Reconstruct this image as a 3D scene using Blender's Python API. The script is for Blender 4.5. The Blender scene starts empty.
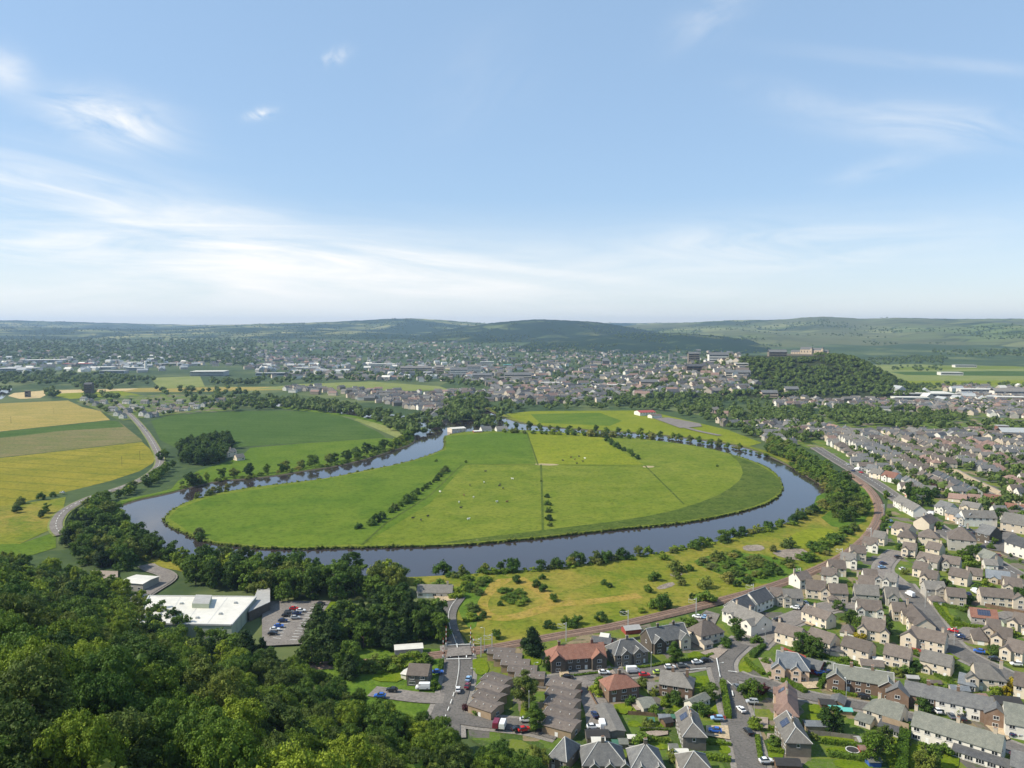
import bpy, bmesh, math, random
import numpy as np
from mathutils import Vector, Matrix
R = math.radians
sc = bpy.context.scene
COL = sc.collection
rnd = random.Random(7)
nr = np.random.default_rng(11)

# ------------------------------------------------------------------ camera and pixel -> ground
CH, FPX, HZ = 130.0, 790.0, 330.0
PITCH = math.atan((384 - HZ) / FPX)
CP, SP = math.cos(PITCH), math.sin(PITCH)

def sstep(a, b, x):
    t = np.clip((np.asarray(x, float) - a) / (b - a), 0, 1)
    return t * t * (3 - 2 * t)

def terrain(x, y):
    """height of the land: flat carse, wooded hill under the viewpoint, castle crag, rise behind the town"""
    x = np.asarray(x, float); y = np.asarray(y, float)
    d = (x - 17) * -0.6 + (y - 234) * -0.8
    hill = 64 * sstep(20, 182, d)
    hill = np.maximum(hill, 0)
    crag = 70 * sstep(230, 540, x) * (1 - sstep(720, 868, x)) * sstep(1445, 1725, y) * (1 - sstep(1850, 2300, y))
    dist = np.hypot(x, y)
    rise = 62 * sstep(3300, 5800, dist)
    return hill + crag + rise

def ray(px, py):
    a = (px - 512) / FPX; b = -(py - 384) / FPX
    return np.array([a, CP + b * SP, -SP + b * CP])

def G(px, py, z=0.0):
    d = ray(px, py)
    t = (z - CH) / d[2]
    return Vector((d[0] * t, d[1] * t, z))

def GT(px, py):
    """hit of a pixel ray with the terrain (for far ground that is not flat)"""
    d = ray(px, py); d = d / math.hypot(d[0], d[1])
    t = np.concatenate([np.arange(60, 2600, 12.0), np.arange(2600, 9000, 40.0)])
    zz = CH + d[2] * t
    hh = terrain(d[0] * t, d[1] * t)
    k = np.argmax(zz <= hh)
    if zz[k] > hh[k]: return None
    return Vector((d[0] * t[k], d[1] * t[k], float(hh[k])))

def P(v):
    """world point -> pixel"""
    x, y, z = v[0], v[1], v[2] - CH
    f = y * CP - z * SP; u = y * SP + z * CP
    if f < 1: return (-9999, -9999)
    return (512 + FPX * x / f, 384 - FPX * u / f)

# ------------------------------------------------------------------ materials
MATS = {}
class NT:
    def __init__(s, m):
        m.use_nodes = True
        s.t = m.node_tree; s.t.nodes.clear()
    def n(s, typ, **kw):
        nd = s.t.nodes.new(typ)
        for k, v in kw.items():
            if hasattr(nd, k): setattr(nd, k, v)
        return nd
    def l(s, a, b): s.t.links.new(a, b)
    def mix(s, fac, a, b, mode='MIX'):
        nd = s.n('ShaderNodeMix', data_type='RGBA', blend_type=mode)
        for sock, v in ((nd.inputs[0], fac), (nd.inputs[6], a), (nd.inputs[7], b)):
            if hasattr(v, 'is_output'): s.l(v, sock)
            elif isinstance(v, (int, float)): sock.default_value = v
            else: sock.default_value = (*v[:3], 1)
        return nd.outputs[2]
    def math(s, op, a, b=0.0, c=None):
        nd = s.n('ShaderNodeMath', operation=op)
        for sock, v in zip(nd.inputs, (a, b, c)):
            if v is None: continue
            if hasattr(v, 'is_output'): s.l(v, sock)
            else: sock.default_value = v
        return nd.outputs[0]
    def noise(s, vec, scale, detail=4, rough=.6, dist=0):
        nd = s.n('ShaderNodeTexNoise'); nd.inputs['Scale'].default_value = scale
        nd.inputs['Detail'].default_value = detail; nd.inputs['Roughness'].default_value = rough
        nd.inputs['Distortion'].default_value = dist
        if vec is not None: s.l(vec, nd.inputs['Vector'])
        return nd.outputs[0]
    def ramp(s, v, lo, hi):
        nd = s.n('ShaderNodeMapRange'); nd.inputs[1].default_value = lo; nd.inputs[2].default_value = hi
        s.l(v, nd.inputs[0]); return nd.outputs[0]
    def out(s, col, rough=.8, spec=.3, metal=0, bump=None, bstr=.3, bdist=.2, trans=None):
        b = s.n('ShaderNodeBsdfPrincipled'); o = s.n('ShaderNodeOutputMaterial')
        if hasattr(col, 'is_output'): s.l(col, b.inputs['Base Color'])
        else: b.inputs['Base Color'].default_value = (*col, 1)
        if hasattr(rough, 'is_output'): s.l(rough, b.inputs['Roughness'])
        else: b.inputs['Roughness'].default_value = rough
        b.inputs['Specular IOR Level'].default_value = spec
        b.inputs['Metallic'].default_value = metal
        if bump is not None:
            bn = s.n('ShaderNodeBump'); bn.inputs['Strength'].default_value = bstr; bn.inputs['Distance'].default_value = bdist
            s.l(bump, bn.inputs['Height']); s.l(bn.outputs[0], b.inputs['Normal'])
        if trans:
            tr = s.n('ShaderNodeBsdfTranslucent'); mx = s.n('ShaderNodeMixShader'); mx.inputs[0].default_value = trans
            s.l(col, tr.inputs[0]); s.l(b.outputs[0], mx.inputs[1]); s.l(tr.outputs[0], mx.inputs[2]); s.l(mx.outputs[0], o.inputs[0])
        else: s.l(b.outputs[0], o.inputs[0])

def newmat(name):
    m = bpy.data.materials.new(name); MATS[name] = m
    return m, NT(m)

def plain(name, c, rough=.6, var=.12, scale=1.5, metal=0, spec=.4, objvar=.0, bump=.0):
    m, t = newmat(name)
    co = t.n('ShaderNodeTexCoord').outputs['Object']
    n1 = t.noise(co, scale, 5); n2 = t.noise(co, scale * .17, 3)
    f = t.math('ADD', t.math('MULTIPLY', n1, .6), t.math('MULTIPLY', n2, .5))
    lo = [x * (1 - var * 1.6) for x in c]; hi = [min(1, x * (1 + var * 1.4)) for x in c]
    col = t.mix(t.ramp(f, .3, .8), lo, hi)
    if objvar:
        r = t.n('ShaderNodeObjectInfo').outputs['Random']
        col = t.mix(1.0, col, t.mix(r, [1 - objvar] * 3, [1 + objvar * .7] * 3), 'MULTIPLY')
    t.out(col, rough, spec, metal, n1 if bump else None, bump, .05)
    return m

def roofmat(name, c, c2, objvar=.18):
    """tiled or slated roof: courses, patchy weathering, lichen"""
    m, t = newmat(name)
    co = t.n('ShaderNodeTexCoord').outputs['Object']
    br = t.n('ShaderNodeTexBrick'); t.l(co, br.inputs['Vector']); br.inputs['Scale'].default_value = 1.0
    br.inputs['Brick Width'].default_value = .45; br.inputs['Row Height'].default_value = .32; br.inputs['Mortar Size'].default_value = .025
    br.inputs['Color1'].default_value = (.75, .75, .75, 1); br.inputs['Color2'].default_value = (1.12, 1.12, 1.12, 1); br.inputs['Mortar'].default_value = (.5, .5, .5, 1)
    n1 = t.noise(co, .55, 6, .65); n2 = t.noise(co, 2.6, 4, .7)
    col = t.mix(t.ramp(n1, .36, .66), c, c2)
    col = t.mix(t.math('MULTIPLY', t.ramp(n2, .55, .8), .35), col, (.30, .29, .24))
    col = t.mix(.6, col, br.outputs[0], 'MULTIPLY')
    r = t.n('ShaderNodeObjectInfo').outputs['Random']
    col = t.mix(1.0, col, t.mix(r, [1 - objvar] * 3, [1 + objvar] * 3), 'MULTIPLY')
    t.out(col, .75, .3, 0, br.outputs[1], .3, .05)
    return m

def brickmat(name, c, c2, mortar, w=.24, h=.09):
    m, t = newmat(name)
    co = t.n('ShaderNodeTexCoord').outputs['Object']
    mp = t.n('ShaderNodeVectorMath', operation='DOT_PRODUCT'); t.l(co, mp.inputs[0]); mp.inputs[1].default_value = (1, 1, 0)
    sx = t.n('ShaderNodeSeparateXYZ'); t.l(co, sx.inputs[0])
    cx = t.n('ShaderNodeCombineXYZ'); t.l(mp.outputs['Value'], cx.inputs[0]); t.l(sx.outputs[2], cx.inputs[1])
    br = t.n('ShaderNodeTexBrick'); t.l(cx.outputs[0], br.inputs['Vector']); br.inputs['Scale'].default_value = 1
    br.inputs['Brick Width'].default_value = w; br.inputs['Row Height'].default_value = h; br.inputs['Mortar Size'].default_value = .012
    for k, v in (('Color1', c), ('Color2', c2), ('Mortar', mortar)): br.inputs[k].default_value = (*v, 1)
    n = t.noise(co, .5, 5)
    col = t.mix(t.ramp(n, .35, .75), br.outputs[0], [x * .68 for x in c])
    r = t.n('ShaderNodeObjectInfo').outputs['Random']
    col = t.mix(1.0, col, t.mix(r, [.85] * 3, [1.12] * 3), 'MULTIPLY')
    t.out(col, .85, .2)
    return m

def groundmat(name, a, b, c, s1=.012, s2=.07, s3=.6, stripe=None, fleck=None, bump=.5):
    """grass, crops, soil: three colours mixed by noise of three sizes; stripe = (angle, period m, colour, amount)"""
    m, t = newmat(name)
    co = t.n('ShaderNodeTexCoord').outputs['Object']
    n1 = t.noise(co, s1, 5, .6, .6); n2 = t.noise(co, s2, 6, .68, .4); n3 = t.noise(co, s3, 4, .7)
    col = t.mix(t.ramp(n1, .38, .64), a, b)
    col = t.mix(t.ramp(n2, .44, .66), col, c)
    n4 = t.noise(co, s2 * 3.3, 5, .75, 1.2)
    col = t.mix(t.math('MULTIPLY', t.ramp(n4, .56, .70), .55), col, [x * .72 for x in c])
    if stripe:
        ang, per, sc_, amt = stripe
        dp = t.n('ShaderNodeVectorMath', operation='DOT_PRODUCT'); t.l(co, dp.inputs[0]); dp.inputs[1].default_value = (math.cos(R(ang)), math.sin(R(ang)), 0)
        v = t.math('ADD', dp.outputs['Value'], t.math('MULTIPLY', n1, 8))
        w = t.math('PINGPONG', v, per / 2)
        w = t.ramp(w, per * .12, per * .03)
        w = t.math('MULTIPLY', w, amt)
        col = t.mix(w, col, sc_)
    if fleck: col = t.mix(t.ramp(t.noise(co, s3 * .5, 3, .8), .62, .74), col, fleck)
    col = t.mix(t.ramp(n3, .3, .75), col, t.mix(1.0, col, (1.35, 1.3, 1.25), 'MULTIPLY'))
    col = t.mix(t.ramp(n3, .5, .28), col, t.mix(1.0, col, (.62, .66, .6), 'MULTIPLY'))
    t.out(col, .95, .03, 0, n3, bump, .5)
    return m

def leafmat(name, c, var=.5):
    m, t = newmat(name)
    g = t.n('ShaderNodeNewGeometry').outputs['Random Per Island']
    r = t.n('ShaderNodeObjectInfo').outputs['Random']
    col = t.mix(g, [x * (1 - var * .6) for x in c], [x * (1 + var * .7) for x in c])
    col = t.mix(1.0, col, t.mix(r, (.58, .68, .64), (1.42, 1.26, 1.0)), 'MULTIPLY')
    t.out(col, .65, .15, trans=.28)
    return m

leafmat('leaf_dark', (.056, .104, .021)); leafmat('leaf_mid', (.090, .156, .025))
leafmat('leaf_light', (.160, .228, .026)); leafmat('leaf_olive', (.118, .158, .034)); leafmat('leaf_conifer', (.036, .068, .020))
leafmat('leaf_gold', (0.254, 0.215, 0.016)); leafmat('leaf_copper', (0.109, 0.037, 0.043)); leafmat('leaf_far', (0.078, 0.119, 0.032), .8)
leafmat('leaf_grey', (0.187, 0.198, 0.052)); leafmat('leaf_hedge', (0.101, 0.165, 0.016))
plain('bark', (.09, .07, .05), .9, .3)
plain('white_render', (.69, .65, .57), .8, .06, .6, objvar=.06); plain('cream_render', (.64, .545, .42), .85, .08, .6, objvar=.08)
plain('buff_render', (.50, .42, .32), .85, .1, .6, objvar=.1); plain('peach_render', (.58, .43, .31), .85, .1, .6)
plain('grey_render', (.40, .37, .32), .85, .12, .6, objvar=.1); plain('dark_render', (.15, .135, .115), .85, .2, .6, objvar=.12)
brickmat('brown_brick', (.23, .145, .095), (.19, .115, .075), (.24, .2, .16)); brickmat('red_brick', (.28, .115, .07), (.23, .09, .06), (.25, .2, .16))
brickmat('tan_brick', (.40, .29, .18), (.35, .25, .16), (.36, .3, .24)); brickmat('stone', (.25, .215, .17), (.19, .165, .13), (.26, .23, .19), .5, .25)
brickmat('dark_stone', (.14, .115, .09), (.10, .085, .07), (.15, .13, .11), .5, .25)
brickmat('pink_stone', (.66, .53, .38), (.58, .45, .32), (.45, .35, .27), .6, .3)
roofmat('brown_tile', (.125, .10, .083), (.165, .135, .112)); roofmat('red_tile', (.21, .092, .062), (.26, .13, .09))
roofmat('slate', (.115, .115, .115), (.17, .168, .16)); roofmat('green_slate', (.15, .155, .13), (.20, .20, .165)); roofmat('dark_slate', (.065, .066, .07), (.10, .10, .10))
roofmat('grey_tile', (.155, .143, .126), (.205, .19, .168)); roofmat('blue_slate', (.16, .18, .20), (.22, .235, .25)); roofmat('pinkish_tile', (.23, .145, .115), (.28, .185, .145))
plain('lead', (.50, .49, .46), .6, .1); plain('white_paint', (.78, .77, .74), .4, .05); plain('dark_glass', (.02, .025, .03), .08, .3, .8, 0, .9)
plain('white_roof', (.60, .57, .50), .7, .12, .35); plain('metal_grey', (.36, .37, .36), .5, .1, .4); plain('pale_green_clad', (.40, .44, .33), .6, .08)
plain('pole_grey', (.42, .43, .42), .5, .1); plain('tyre', (.02, .02, .02), .9, .1); plain('chrome', (.5, .5, .5), .25, .05, metal=.8)
plain('red_light', (.35, .02, .02), .3, .1); plain('lamp_glass', (.7, .7, .66), .2, .05)
plain('timber', (.16, .10, .06), .85, .3, 2); plain('grey_timber', (.20, .18, .15), .85, .25, 2); plain('pale_timber', (.36, .27, .17), .85, .2, 2)
plain('green_paint', (.05, .14, .09), .6, .1); plain('turquoise', (.12, .42, .36), .6, .08); plain('rust_red', (.30, .06, .045), .7, .12)
plain('blue_paint', (.05, .12, .40), .5, .1); plain('concrete', (.34, .33, .31), .9, .15, .5); plain('black_felt', (.035, .033, .032), .9, .2)
plain('pot', (.36, .20, .12), .8, .15); plain('rail_steel', (.28, .19, .14), .45, .15, metal=.5); plain('animal_white', (.7, .68, .62), .9, .1); plain('animal_black', (.04, .035, .03), .9, .1); plain('animal_brown', (.16, .08, .04), .9, .1)
m, t = newmat('solar'); co = t.n('ShaderNodeTexCoord').outputs['Object']
ck = t.n('ShaderNodeTexBrick'); t.l(co, ck.inputs[0]); ck.offset = 0
ck.inputs['Scale'].default_value = 1; ck.inputs['Brick Width'].default_value = 1.0; ck.inputs['Row Height'].default_value = 1.6; ck.inputs['Mortar Size'].default_value = .04
for k, v in (('Color1', (.03, .04, .07, 1)), ('Color2', (.04, .05, .09, 1)), ('Mortar', (.12, .13, .15, 1))): ck.inputs[k].default_value = v
t.out(ck.outputs[0], .2, .6)

CARCOL = {'white': (.75, .75, .74), 'silver': (.46, .48, .50), 'black': (.018, .018, .02), 'red': (.50, .02, .02), 'blue': (.03, .11, .42), 'dark blue': (.02, .035, .10), 'grey': (.15, .16, .17), 'maroon': (.17, .02, .04), 'light blue': (.26, .42, .62), 'lime green': (.45, .58, .10)}
for k, v in CARCOL.items():
    m, t = newmat('car ' + k); t.out(v, .28, .6, .15 if k in ('silver', 'grey') else 0)

# ground materials
groundmat('grass_meadow', (.116, .148, .018), (.148, .170, .026), (.090, .130, .014), .006, .035, .35, fleck=(.085, .120, .015))
groundmat('grass_lush', (.077, .126, .014), (.104, .146, .018), (.062, .110, .012), .006, .03, .35, fleck=(.055, .10, .012))
groundmat('grass_olive', (0.145, 0.170, 0.014), (0.180, 0.195, 0.019), (0.118, 0.152, 0.012), .006, .04, .35)
groundmat('reeds', (.062, .092, .016), (.085, .11, .022), (.042, .068, .012), .02, .12, .5, fleck=(.14, .14, .06))
groundmat('rough_grass', (.140, .155, .018), (.225, .178, .040), (.090, .128, .014), .012, .05, .35, fleck=(.20, .15, .06))
groundmat('dry_grass', (.24, .175, .04), (.28, .20, .055), (.17, .16, .02), .03, .1, .5)
groundmat('lawn', (0.105, 0.150, 0.010), (0.140, 0.170, 0.015), (0.080, 0.128, 0.008), .05, .3, 1.2)
groundmat('green_scrub', (0.070, 0.130, 0.015), (0.100, 0.150, 0.021), (0.050, 0.100, 0.013), .02, .15, .7)
groundmat('barley', (.175, .160, .018), (.215, .185, .026), (.135, .140, .016), .004, .02, .3, (73, 26, (.115, .125, .016), .75))
groundmat('wheat_gold', (.255, .200, .058), (.30, .235, .072), (.215, .185, .05), .004, .02, .3, (78, 30, (.19, .17, .045), .6))
groundmat('stubble', (.40, .31, .16), (.44, .34, .18), (.36, .28, .14), .006, .03, .3)
groundmat('crop_dark', (.052, .092, .020), (.066, .105, .024), (.044, .082, .016), .004, .02, .3, (80, 24, (.038, .070, .014), .6))
groundmat('fallow', (.135, .125, .05), (.165, .14, .065), (.11, .122, .04), .006, .025, .3, (80, 28, (.10, .115, .038), .6))
groundmat('field_pale', (.155, .180, .055), (.195, .205, .075), (.135, .165, .045), .004, .02, .3)
groundmat('tan_gravel', (.40, .31, .20), (.44, .35, .24), (.34, .27, .18), .05, .3, 1.5)
groundmat('paving', (.27, .22, .18), (.30, .25, .21), (.23, .19, .16), .1, .5, 2)
groundmat('asphalt', (.120, .112, .105), (.145, .135, .125), (.10, .094, .088), .02, .12, 1.2, fleck=(.16, .15, .14), bump=.1)
groundmat('asphalt_worn', (.17, .155, .14), (.20, .18, .165), (.145, .13, .12), .03, .15, 1.0, fleck=(.22, .20, .18), bump=.1)
groundmat('pavement_stone', (.20, .185, .165), (.23, .21, .19), (.18, .165, .15), .05, .3, 1.5, bump=.1)
plain('bank_mud', (.085, .065, .042), .95, .3, .3)
groundmat('ballast', (.20, .135, .105), (.24, .165, .125), (.15, .105, .08), .05, .5, 2)
groundmat('rubble', (.22, .18, .15), (.28, .24, .20), (.13, .11, .09), .1, .4, 1.4)
groundmat('woodfloor', (.03, .045, .015), (.04, .05, .02), (.05, .04, .02), .05, .3, 1)
groundmat('plain_ground', (0.085, 0.125, 0.015), (0.120, 0.150, 0.021), (0.060, 0.100, 0.013), .003, .015, .2)
plain('line_white', (.70, .70, .66), .7, .12, .7)
m, t = newmat('garden_patches')
co = t.n('ShaderNodeTexCoord').outputs['Object']
vo = t.n('ShaderNodeTexVoronoi', distance='CHEBYCHEV'); t.l(co, vo.inputs['Vector']); vo.inputs['Scale'].default_value = .10
s = t.n('ShaderNodeSeparateColor'); t.l(vo.outputs['Color'], s.inputs[0])
rp = t.n('ShaderNodeValToRGB'); rp.color_ramp.interpolation = 'CONSTANT'
cols = [(0, (.085, .135, .016)), (.36, (.125, .155, .02)), (.58, (.16, .135, .105)), (.66, (.05, .085, .014)), (.84, (.22, .17, .10)), (.91, (.11, .10, .09))]
rp.color_ramp.elements[0].color = (*cols[0][1], 1); rp.color_ramp.elements[1].position = cols[1][0]; rp.color_ramp.elements[1].color = (*cols[1][1], 1)
for p_, c_ in cols[2:]:
    e = rp.color_ramp.elements.new(p_); e.color = (*c_, 1)
t.l(s.outputs[0], rp.inputs[0])
n1 = t.noise(co, .35, 6, .7)
col = t.mix(t.ramp(n1, .5, .7), rp.outputs[0], (.055, .09, .022))
col = t.mix(t.math('MULTIPLY', t.ramp(t.noise(co, 1.3, 4, .75), .5, .8), .7), col, (.20, .17, .12))
t.out(col, .95, .1, 0, n1, .5, .5)
# hill country: patchwork of fields, woods and moor
def hillmat(name, field, field2, wood, lo, hi, moor=None, fscale=.0045, ws=.0016):
    m, t = newmat(name)
    co = t.n('ShaderNodeTexCoord').outputs['Object']
    vo = t.n('ShaderNodeTexVoronoi'); t.l(co, vo.inputs['Vector']); vo.inputs['Scale'].default_value = fscale
    s = t.n('ShaderNodeSeparateColor'); t.l(vo.outputs['Color'], s.inputs[0])
    col = t.mix(t.ramp(s.outputs[0], .3, .8), field, field2)
    n1 = t.noise(co, ws, 7, .62, .5); n2 = t.noise(co, .02, 4, .7)
    edge = t.n('ShaderNodeTexVoronoi', feature='DISTANCE_TO_EDGE'); t.l(co, edge.inputs['Vector']); edge.inputs['Scale'].default_value = fscale
    col = t.mix(t.ramp(edge.outputs[0], .05, .02), col, wood)
    col = t.mix(t.ramp(n1, lo, hi), col, t.mix(n2, [x * .6 for x in wood], [x * 1.5 for x in wood]))
    if moor: col = t.mix(t.ramp(t.noise(co, .0007, 5), .42, .6), col, moor)
    t.out(col, .95, .05, 0, n2, .8, 6)
    return m
hillmat('hill_far', (.12, .145, .055), (.26, .25, .10), (.022, .042, .018), .42, .52)
hillmat('hill_wood', (.10, .13, .045), (.18, .18, .06), (.018, .034, .014), .34, .44, ws=.0022)
hillmat('hill_moor', (.12, .155, .05), (.22, .23, .09), (.024, .044, .018), .50, .58, (.11, .12, .055), .0032)
# water
m, t = newmat('river_water')
co = t.n('ShaderNodeTexCoord').outputs['Object']
n1 = t.noise(co, .9, 3, .6); n2 = t.noise(co, .02, 4, .6)
col = t.mix(n2, (.030, .024, .024), (.044, .034, .032))
t.out(col, t.mix(t.ramp(n2, .4, .65), (.04,) * 3, (.10,) * 3), .5, 0, n1, .08, .05)

# ------------------------------------------------------------------ object helpers
def tag(o, label=None, cat=None, group=None, kind=None):
    if label: o['label'] = label
    if cat: o['category'] = cat
    if group: o['group'] = group
    if kind: o['kind'] = kind
    return o

THINGS = []
def thing(name, label, cat, loc, rz=0, group=None, scale=None):
    o = bpy.data.objects.new(name, None); COL.objects.link(o)
    o.empty_display_size = .5
    o.location = loc; o.rotation_euler = (0, 0, rz)
    if scale: o.scale = (scale,) * 3
    tag(o, label, cat, group); THINGS.append(o)
    return o

class MB:
    def __init__(s): s.v = []; s.f = []; s.m = []; s.mats = []
    def mi(s, m):
        if m not in s.mats: s.mats.append(m)
        return s.mats.index(m)
    def poly(s, pts, m):
        k = len(s.v); s.v += [tuple(p) for p in pts]; s.f.append(tuple(range(k, k + len(pts)))); s.m.append(s.mi(m))
    def box(s, x0, x1, y0, y1, z0, z1, m, taper=0):
        k = len(s.v); t = taper
        s.v += [(x0, y0, z0), (x1, y0, z0), (x1, y1, z0), (x0, y1, z0), (x0 + t, y0 + t, z1), (x1 - t, y0 + t, z1), (x1 - t, y1 - t, z1), (x0 + t, y1 - t, z1)]
        for f in ((3, 2, 1, 0), (4, 5, 6, 7), (0, 1, 5, 4), (1, 2, 6, 5), (2, 3, 7, 6), (3, 0, 4, 7)):
            s.f.append(tuple(k + i for i in f)); s.m.append(s.mi(m))
    def solid(s, top, m, th):
        """a slab: polygon top (ccw from above) pushed down by th"""
        n = len(top); bot = [(p[0], p[1], p[2] - th) for p in top]
        k = len(s.v); s.v += [tuple(p) for p in top] + bot
        s.f.append(tuple(range(k, k + n))); s.f.append(tuple(range(k + 2 * n - 1, k + n - 1, -1)))
        for i in range(n): s.f.append((k + i, k + n + i, k + n + (i + 1) % n, k + (i + 1) % n))
        s.m += [s.mi(m)] * (n + 2)
    def bar(s, a, b, r, m, seg=6, r2=None):
        a = Vector(a); b = Vector(b); d = (b - a).normalized(); r2 = r if r2 is None else r2
        u = d.orthogonal().normalized(); w = d.cross(u)
        k = len(s.v)
        for c, rr in ((a, r), (b, r2)):
            for i in range(seg):
                an = 2 * math.pi * i / seg
                s.v.append(tuple(c + u * (rr * math.cos(an)) + w * (rr * math.sin(an))))
        for i in range(seg): s.f.append((k + i, k + (i + 1) % seg, k + seg + (i + 1) % seg, k + seg + i)); s.m.append(s.mi(m))
        s.f.append(tuple(range(k + seg - 1, k - 1, -1))); s.f.append(tuple(range(k + seg, k + 2 * seg))); s.m += [s.mi(m)] * 2
    def mesh(s, name):
        me = bpy.data.meshes.new(name); me.from_pydata(s.v, [], s.f)
        for m in s.mats: me.materials.append(MATS[m])
        me.polygons.foreach_set('material_index', s.m); me.update()
        return me
    def build(s, name, parent=None, loc=None):
        o = bpy.data.objects.new(name, s.mesh(name)); COL.objects.link(o)
        if parent: o.parent = parent
        if loc: o.location = loc
        return o

def link(name, me, parent=None, loc=(0, 0, 0), rz=0, scale=None):
    o = bpy.data.objects.new(name, me); COL.objects.link(o)
    o.parent = parent; o.location = loc; o.rotation_euler = (0, 0, rz)
    if scale: o.scale = scale
    return o

ZC = [0.0]
def znext(step=.012):
    ZC[0] += step; return ZC[0]

def smooth_line(pts, it=2, closed=False):
    pts = [Vector(p) for p in pts]
    for _ in range(it):
        q = []
        n = len(pts)
        rng = range(n) if closed else range(n - 1)
        if not closed: q.append(pts[0])
        for i in rng:
            a, b = pts[i], pts[(i + 1) % n]
            q += [a.lerp(b, .25), a.lerp(b, .75)]
        if not closed: q.append(pts[-1])
        pts = q
    return pts

def sheet(name, px, mat, z=None, skirt=0, smooth=0, kind='structure', world=None, skirt_mat=None):
    z = znext() + .04 if z is None else z
    pts = world if world else [G(*p) for p in px]
    if smooth: pts = smooth_line(pts, smooth, True)
    bm = bmesh.new()
    vs = [bm.verts.new((p[0], p[1], z)) for p in pts]
    f = bm.faces.new(vs)
    if f.normal.z == 0: bm.normal_update()
    if f.normal.z < 0: f.normal_flip()
    es = list(bm.edges)
    if skirt:
        r = bmesh.ops.extrude_edge_only(bm, edges=es)
        for v in [g for g in r['geom'] if isinstance(g, bmesh.types.BMVert)]:
            v.co.z = z - skirt
        if skirt_mat:
            for q in bm.faces:
                if q is not f: q.material_index = 1
    bmesh.ops.triangulate(bm, faces=[f], ngon_method='EAR_CLIP')
    bmesh.ops.recalc_face_normals(bm, faces=[q for q in bm.faces if abs(q.normal.z) < .5])
    me = bpy.data.meshes.new(name); bm.to_mesh(me); bm.free()
    me.materials.append(MATS[mat])
    if skirt_mat: me.materials.append(MATS[skirt_mat])
    o = bpy.data.objects.new(name, me); COL.objects.link(o)
    if kind: o['kind'] = kind
    return o

def offset_line(pts, d):
    out = []
    for i, p in enumerate(pts):
        a = pts[max(0, i - 1)]; b = pts[min(len(pts) - 1, i + 1)]
        t_ = (b - a); t_.z = 0; t_.normalize()
        out.append(p + Vector((-t_.y, t_.x, 0)) * d)
    return out

def ribbon(name, pts, width, mat, z, kind='structure', z2=None):
    l, r = offset_line(pts, width / 2), offset_line(pts, -width / 2)
    mb = MB()
    zz = z if z2 is None else z2
    for i in range(len(pts) - 1):
        mb.poly([(l[i].x, l[i].y, z), (r[i].x, r[i].y, zz), (r[i + 1].x, r[i + 1].y, zz), (l[i + 1].x, l[i + 1].y, z)], mat)
    o = mb.build(name)
    if kind: o['kind'] = kind
    return o
# ------------------------------------------------------------------ ground sheet to the horizon
def axis(stops):
    out = []
    for a, b, st in stops: out += list(np.arange(a, b, st))
    return np.array(out + [stops[-1][1]])
gx = axis([(-16000, -4000, 1500), (-4000, -1200, 200), (-1200, -400, 40), (-400, 120, 10), (120, 900, 20), (900, 4000, 200), (4000, 16000, 1500)])
gy = axis([(-3000, -400, 400), (-400, 560, 12), (560, 1540, 40), (1540, 2400, 20), (2400, 6000, 150), (6000, 17000, 1000)])
X, Y = np.meshgrid(gx, gy); Z = terrain(X, Y)
Z = np.where(np.hypot(X, Y) > 6500, Z - (np.hypot(X, Y) - 6500) * .004, Z)
nxg, nyg = len(gx), len(gy)
verts = np.stack([X, Y, Z], -1).reshape(-1, 3)
idx = np.arange(nxg * nyg).reshape(nyg, nxg)
faces = np.stack([idx[:-1, :-1], idx[:-1, 1:], idx[1:, 1:], idx[1:, :-1]], -1).reshape(-1, 4)
me = bpy.data.meshes.new('ground'); me.from_pydata(verts.tolist(), [], faces.tolist())
m, t = newmat('ground_cover')
co = t.n('ShaderNodeTexCoord').outputs['Object']
vo = t.n('ShaderNodeTexVoronoi'); t.l(co, vo.inputs['Vector']); vo.inputs['Scale'].default_value = .006
s = t.n('ShaderNodeSeparateColor'); t.l(vo.outputs['Color'], s.inputs[0])
n1 = t.noise(co, .003, 6, .65); n2 = t.noise(co, .05, 5, .7)
col = t.mix(t.ramp(s.outputs[0], .25, .85), (.055, .085, .028), (.12, .14, .05))
col = t.mix(t.ramp(n1, .42, .55), col, (.04, .066, .024))
col = t.mix(t.ramp(n2, .5, .75), col, (.08, .11, .035))
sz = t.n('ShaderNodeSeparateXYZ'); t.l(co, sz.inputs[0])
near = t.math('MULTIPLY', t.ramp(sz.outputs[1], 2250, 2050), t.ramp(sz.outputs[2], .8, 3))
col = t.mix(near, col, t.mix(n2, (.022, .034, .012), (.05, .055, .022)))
t.out(col, .95, .1, 0, n2, .6, 1)
me.materials.append(MATS['ground_cover'])
for p in me.polygons: p.use_smooth = True
g = bpy.data.objects.new('ground', me); COL.objects.link(g); g['kind'] = 'structure'

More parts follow.
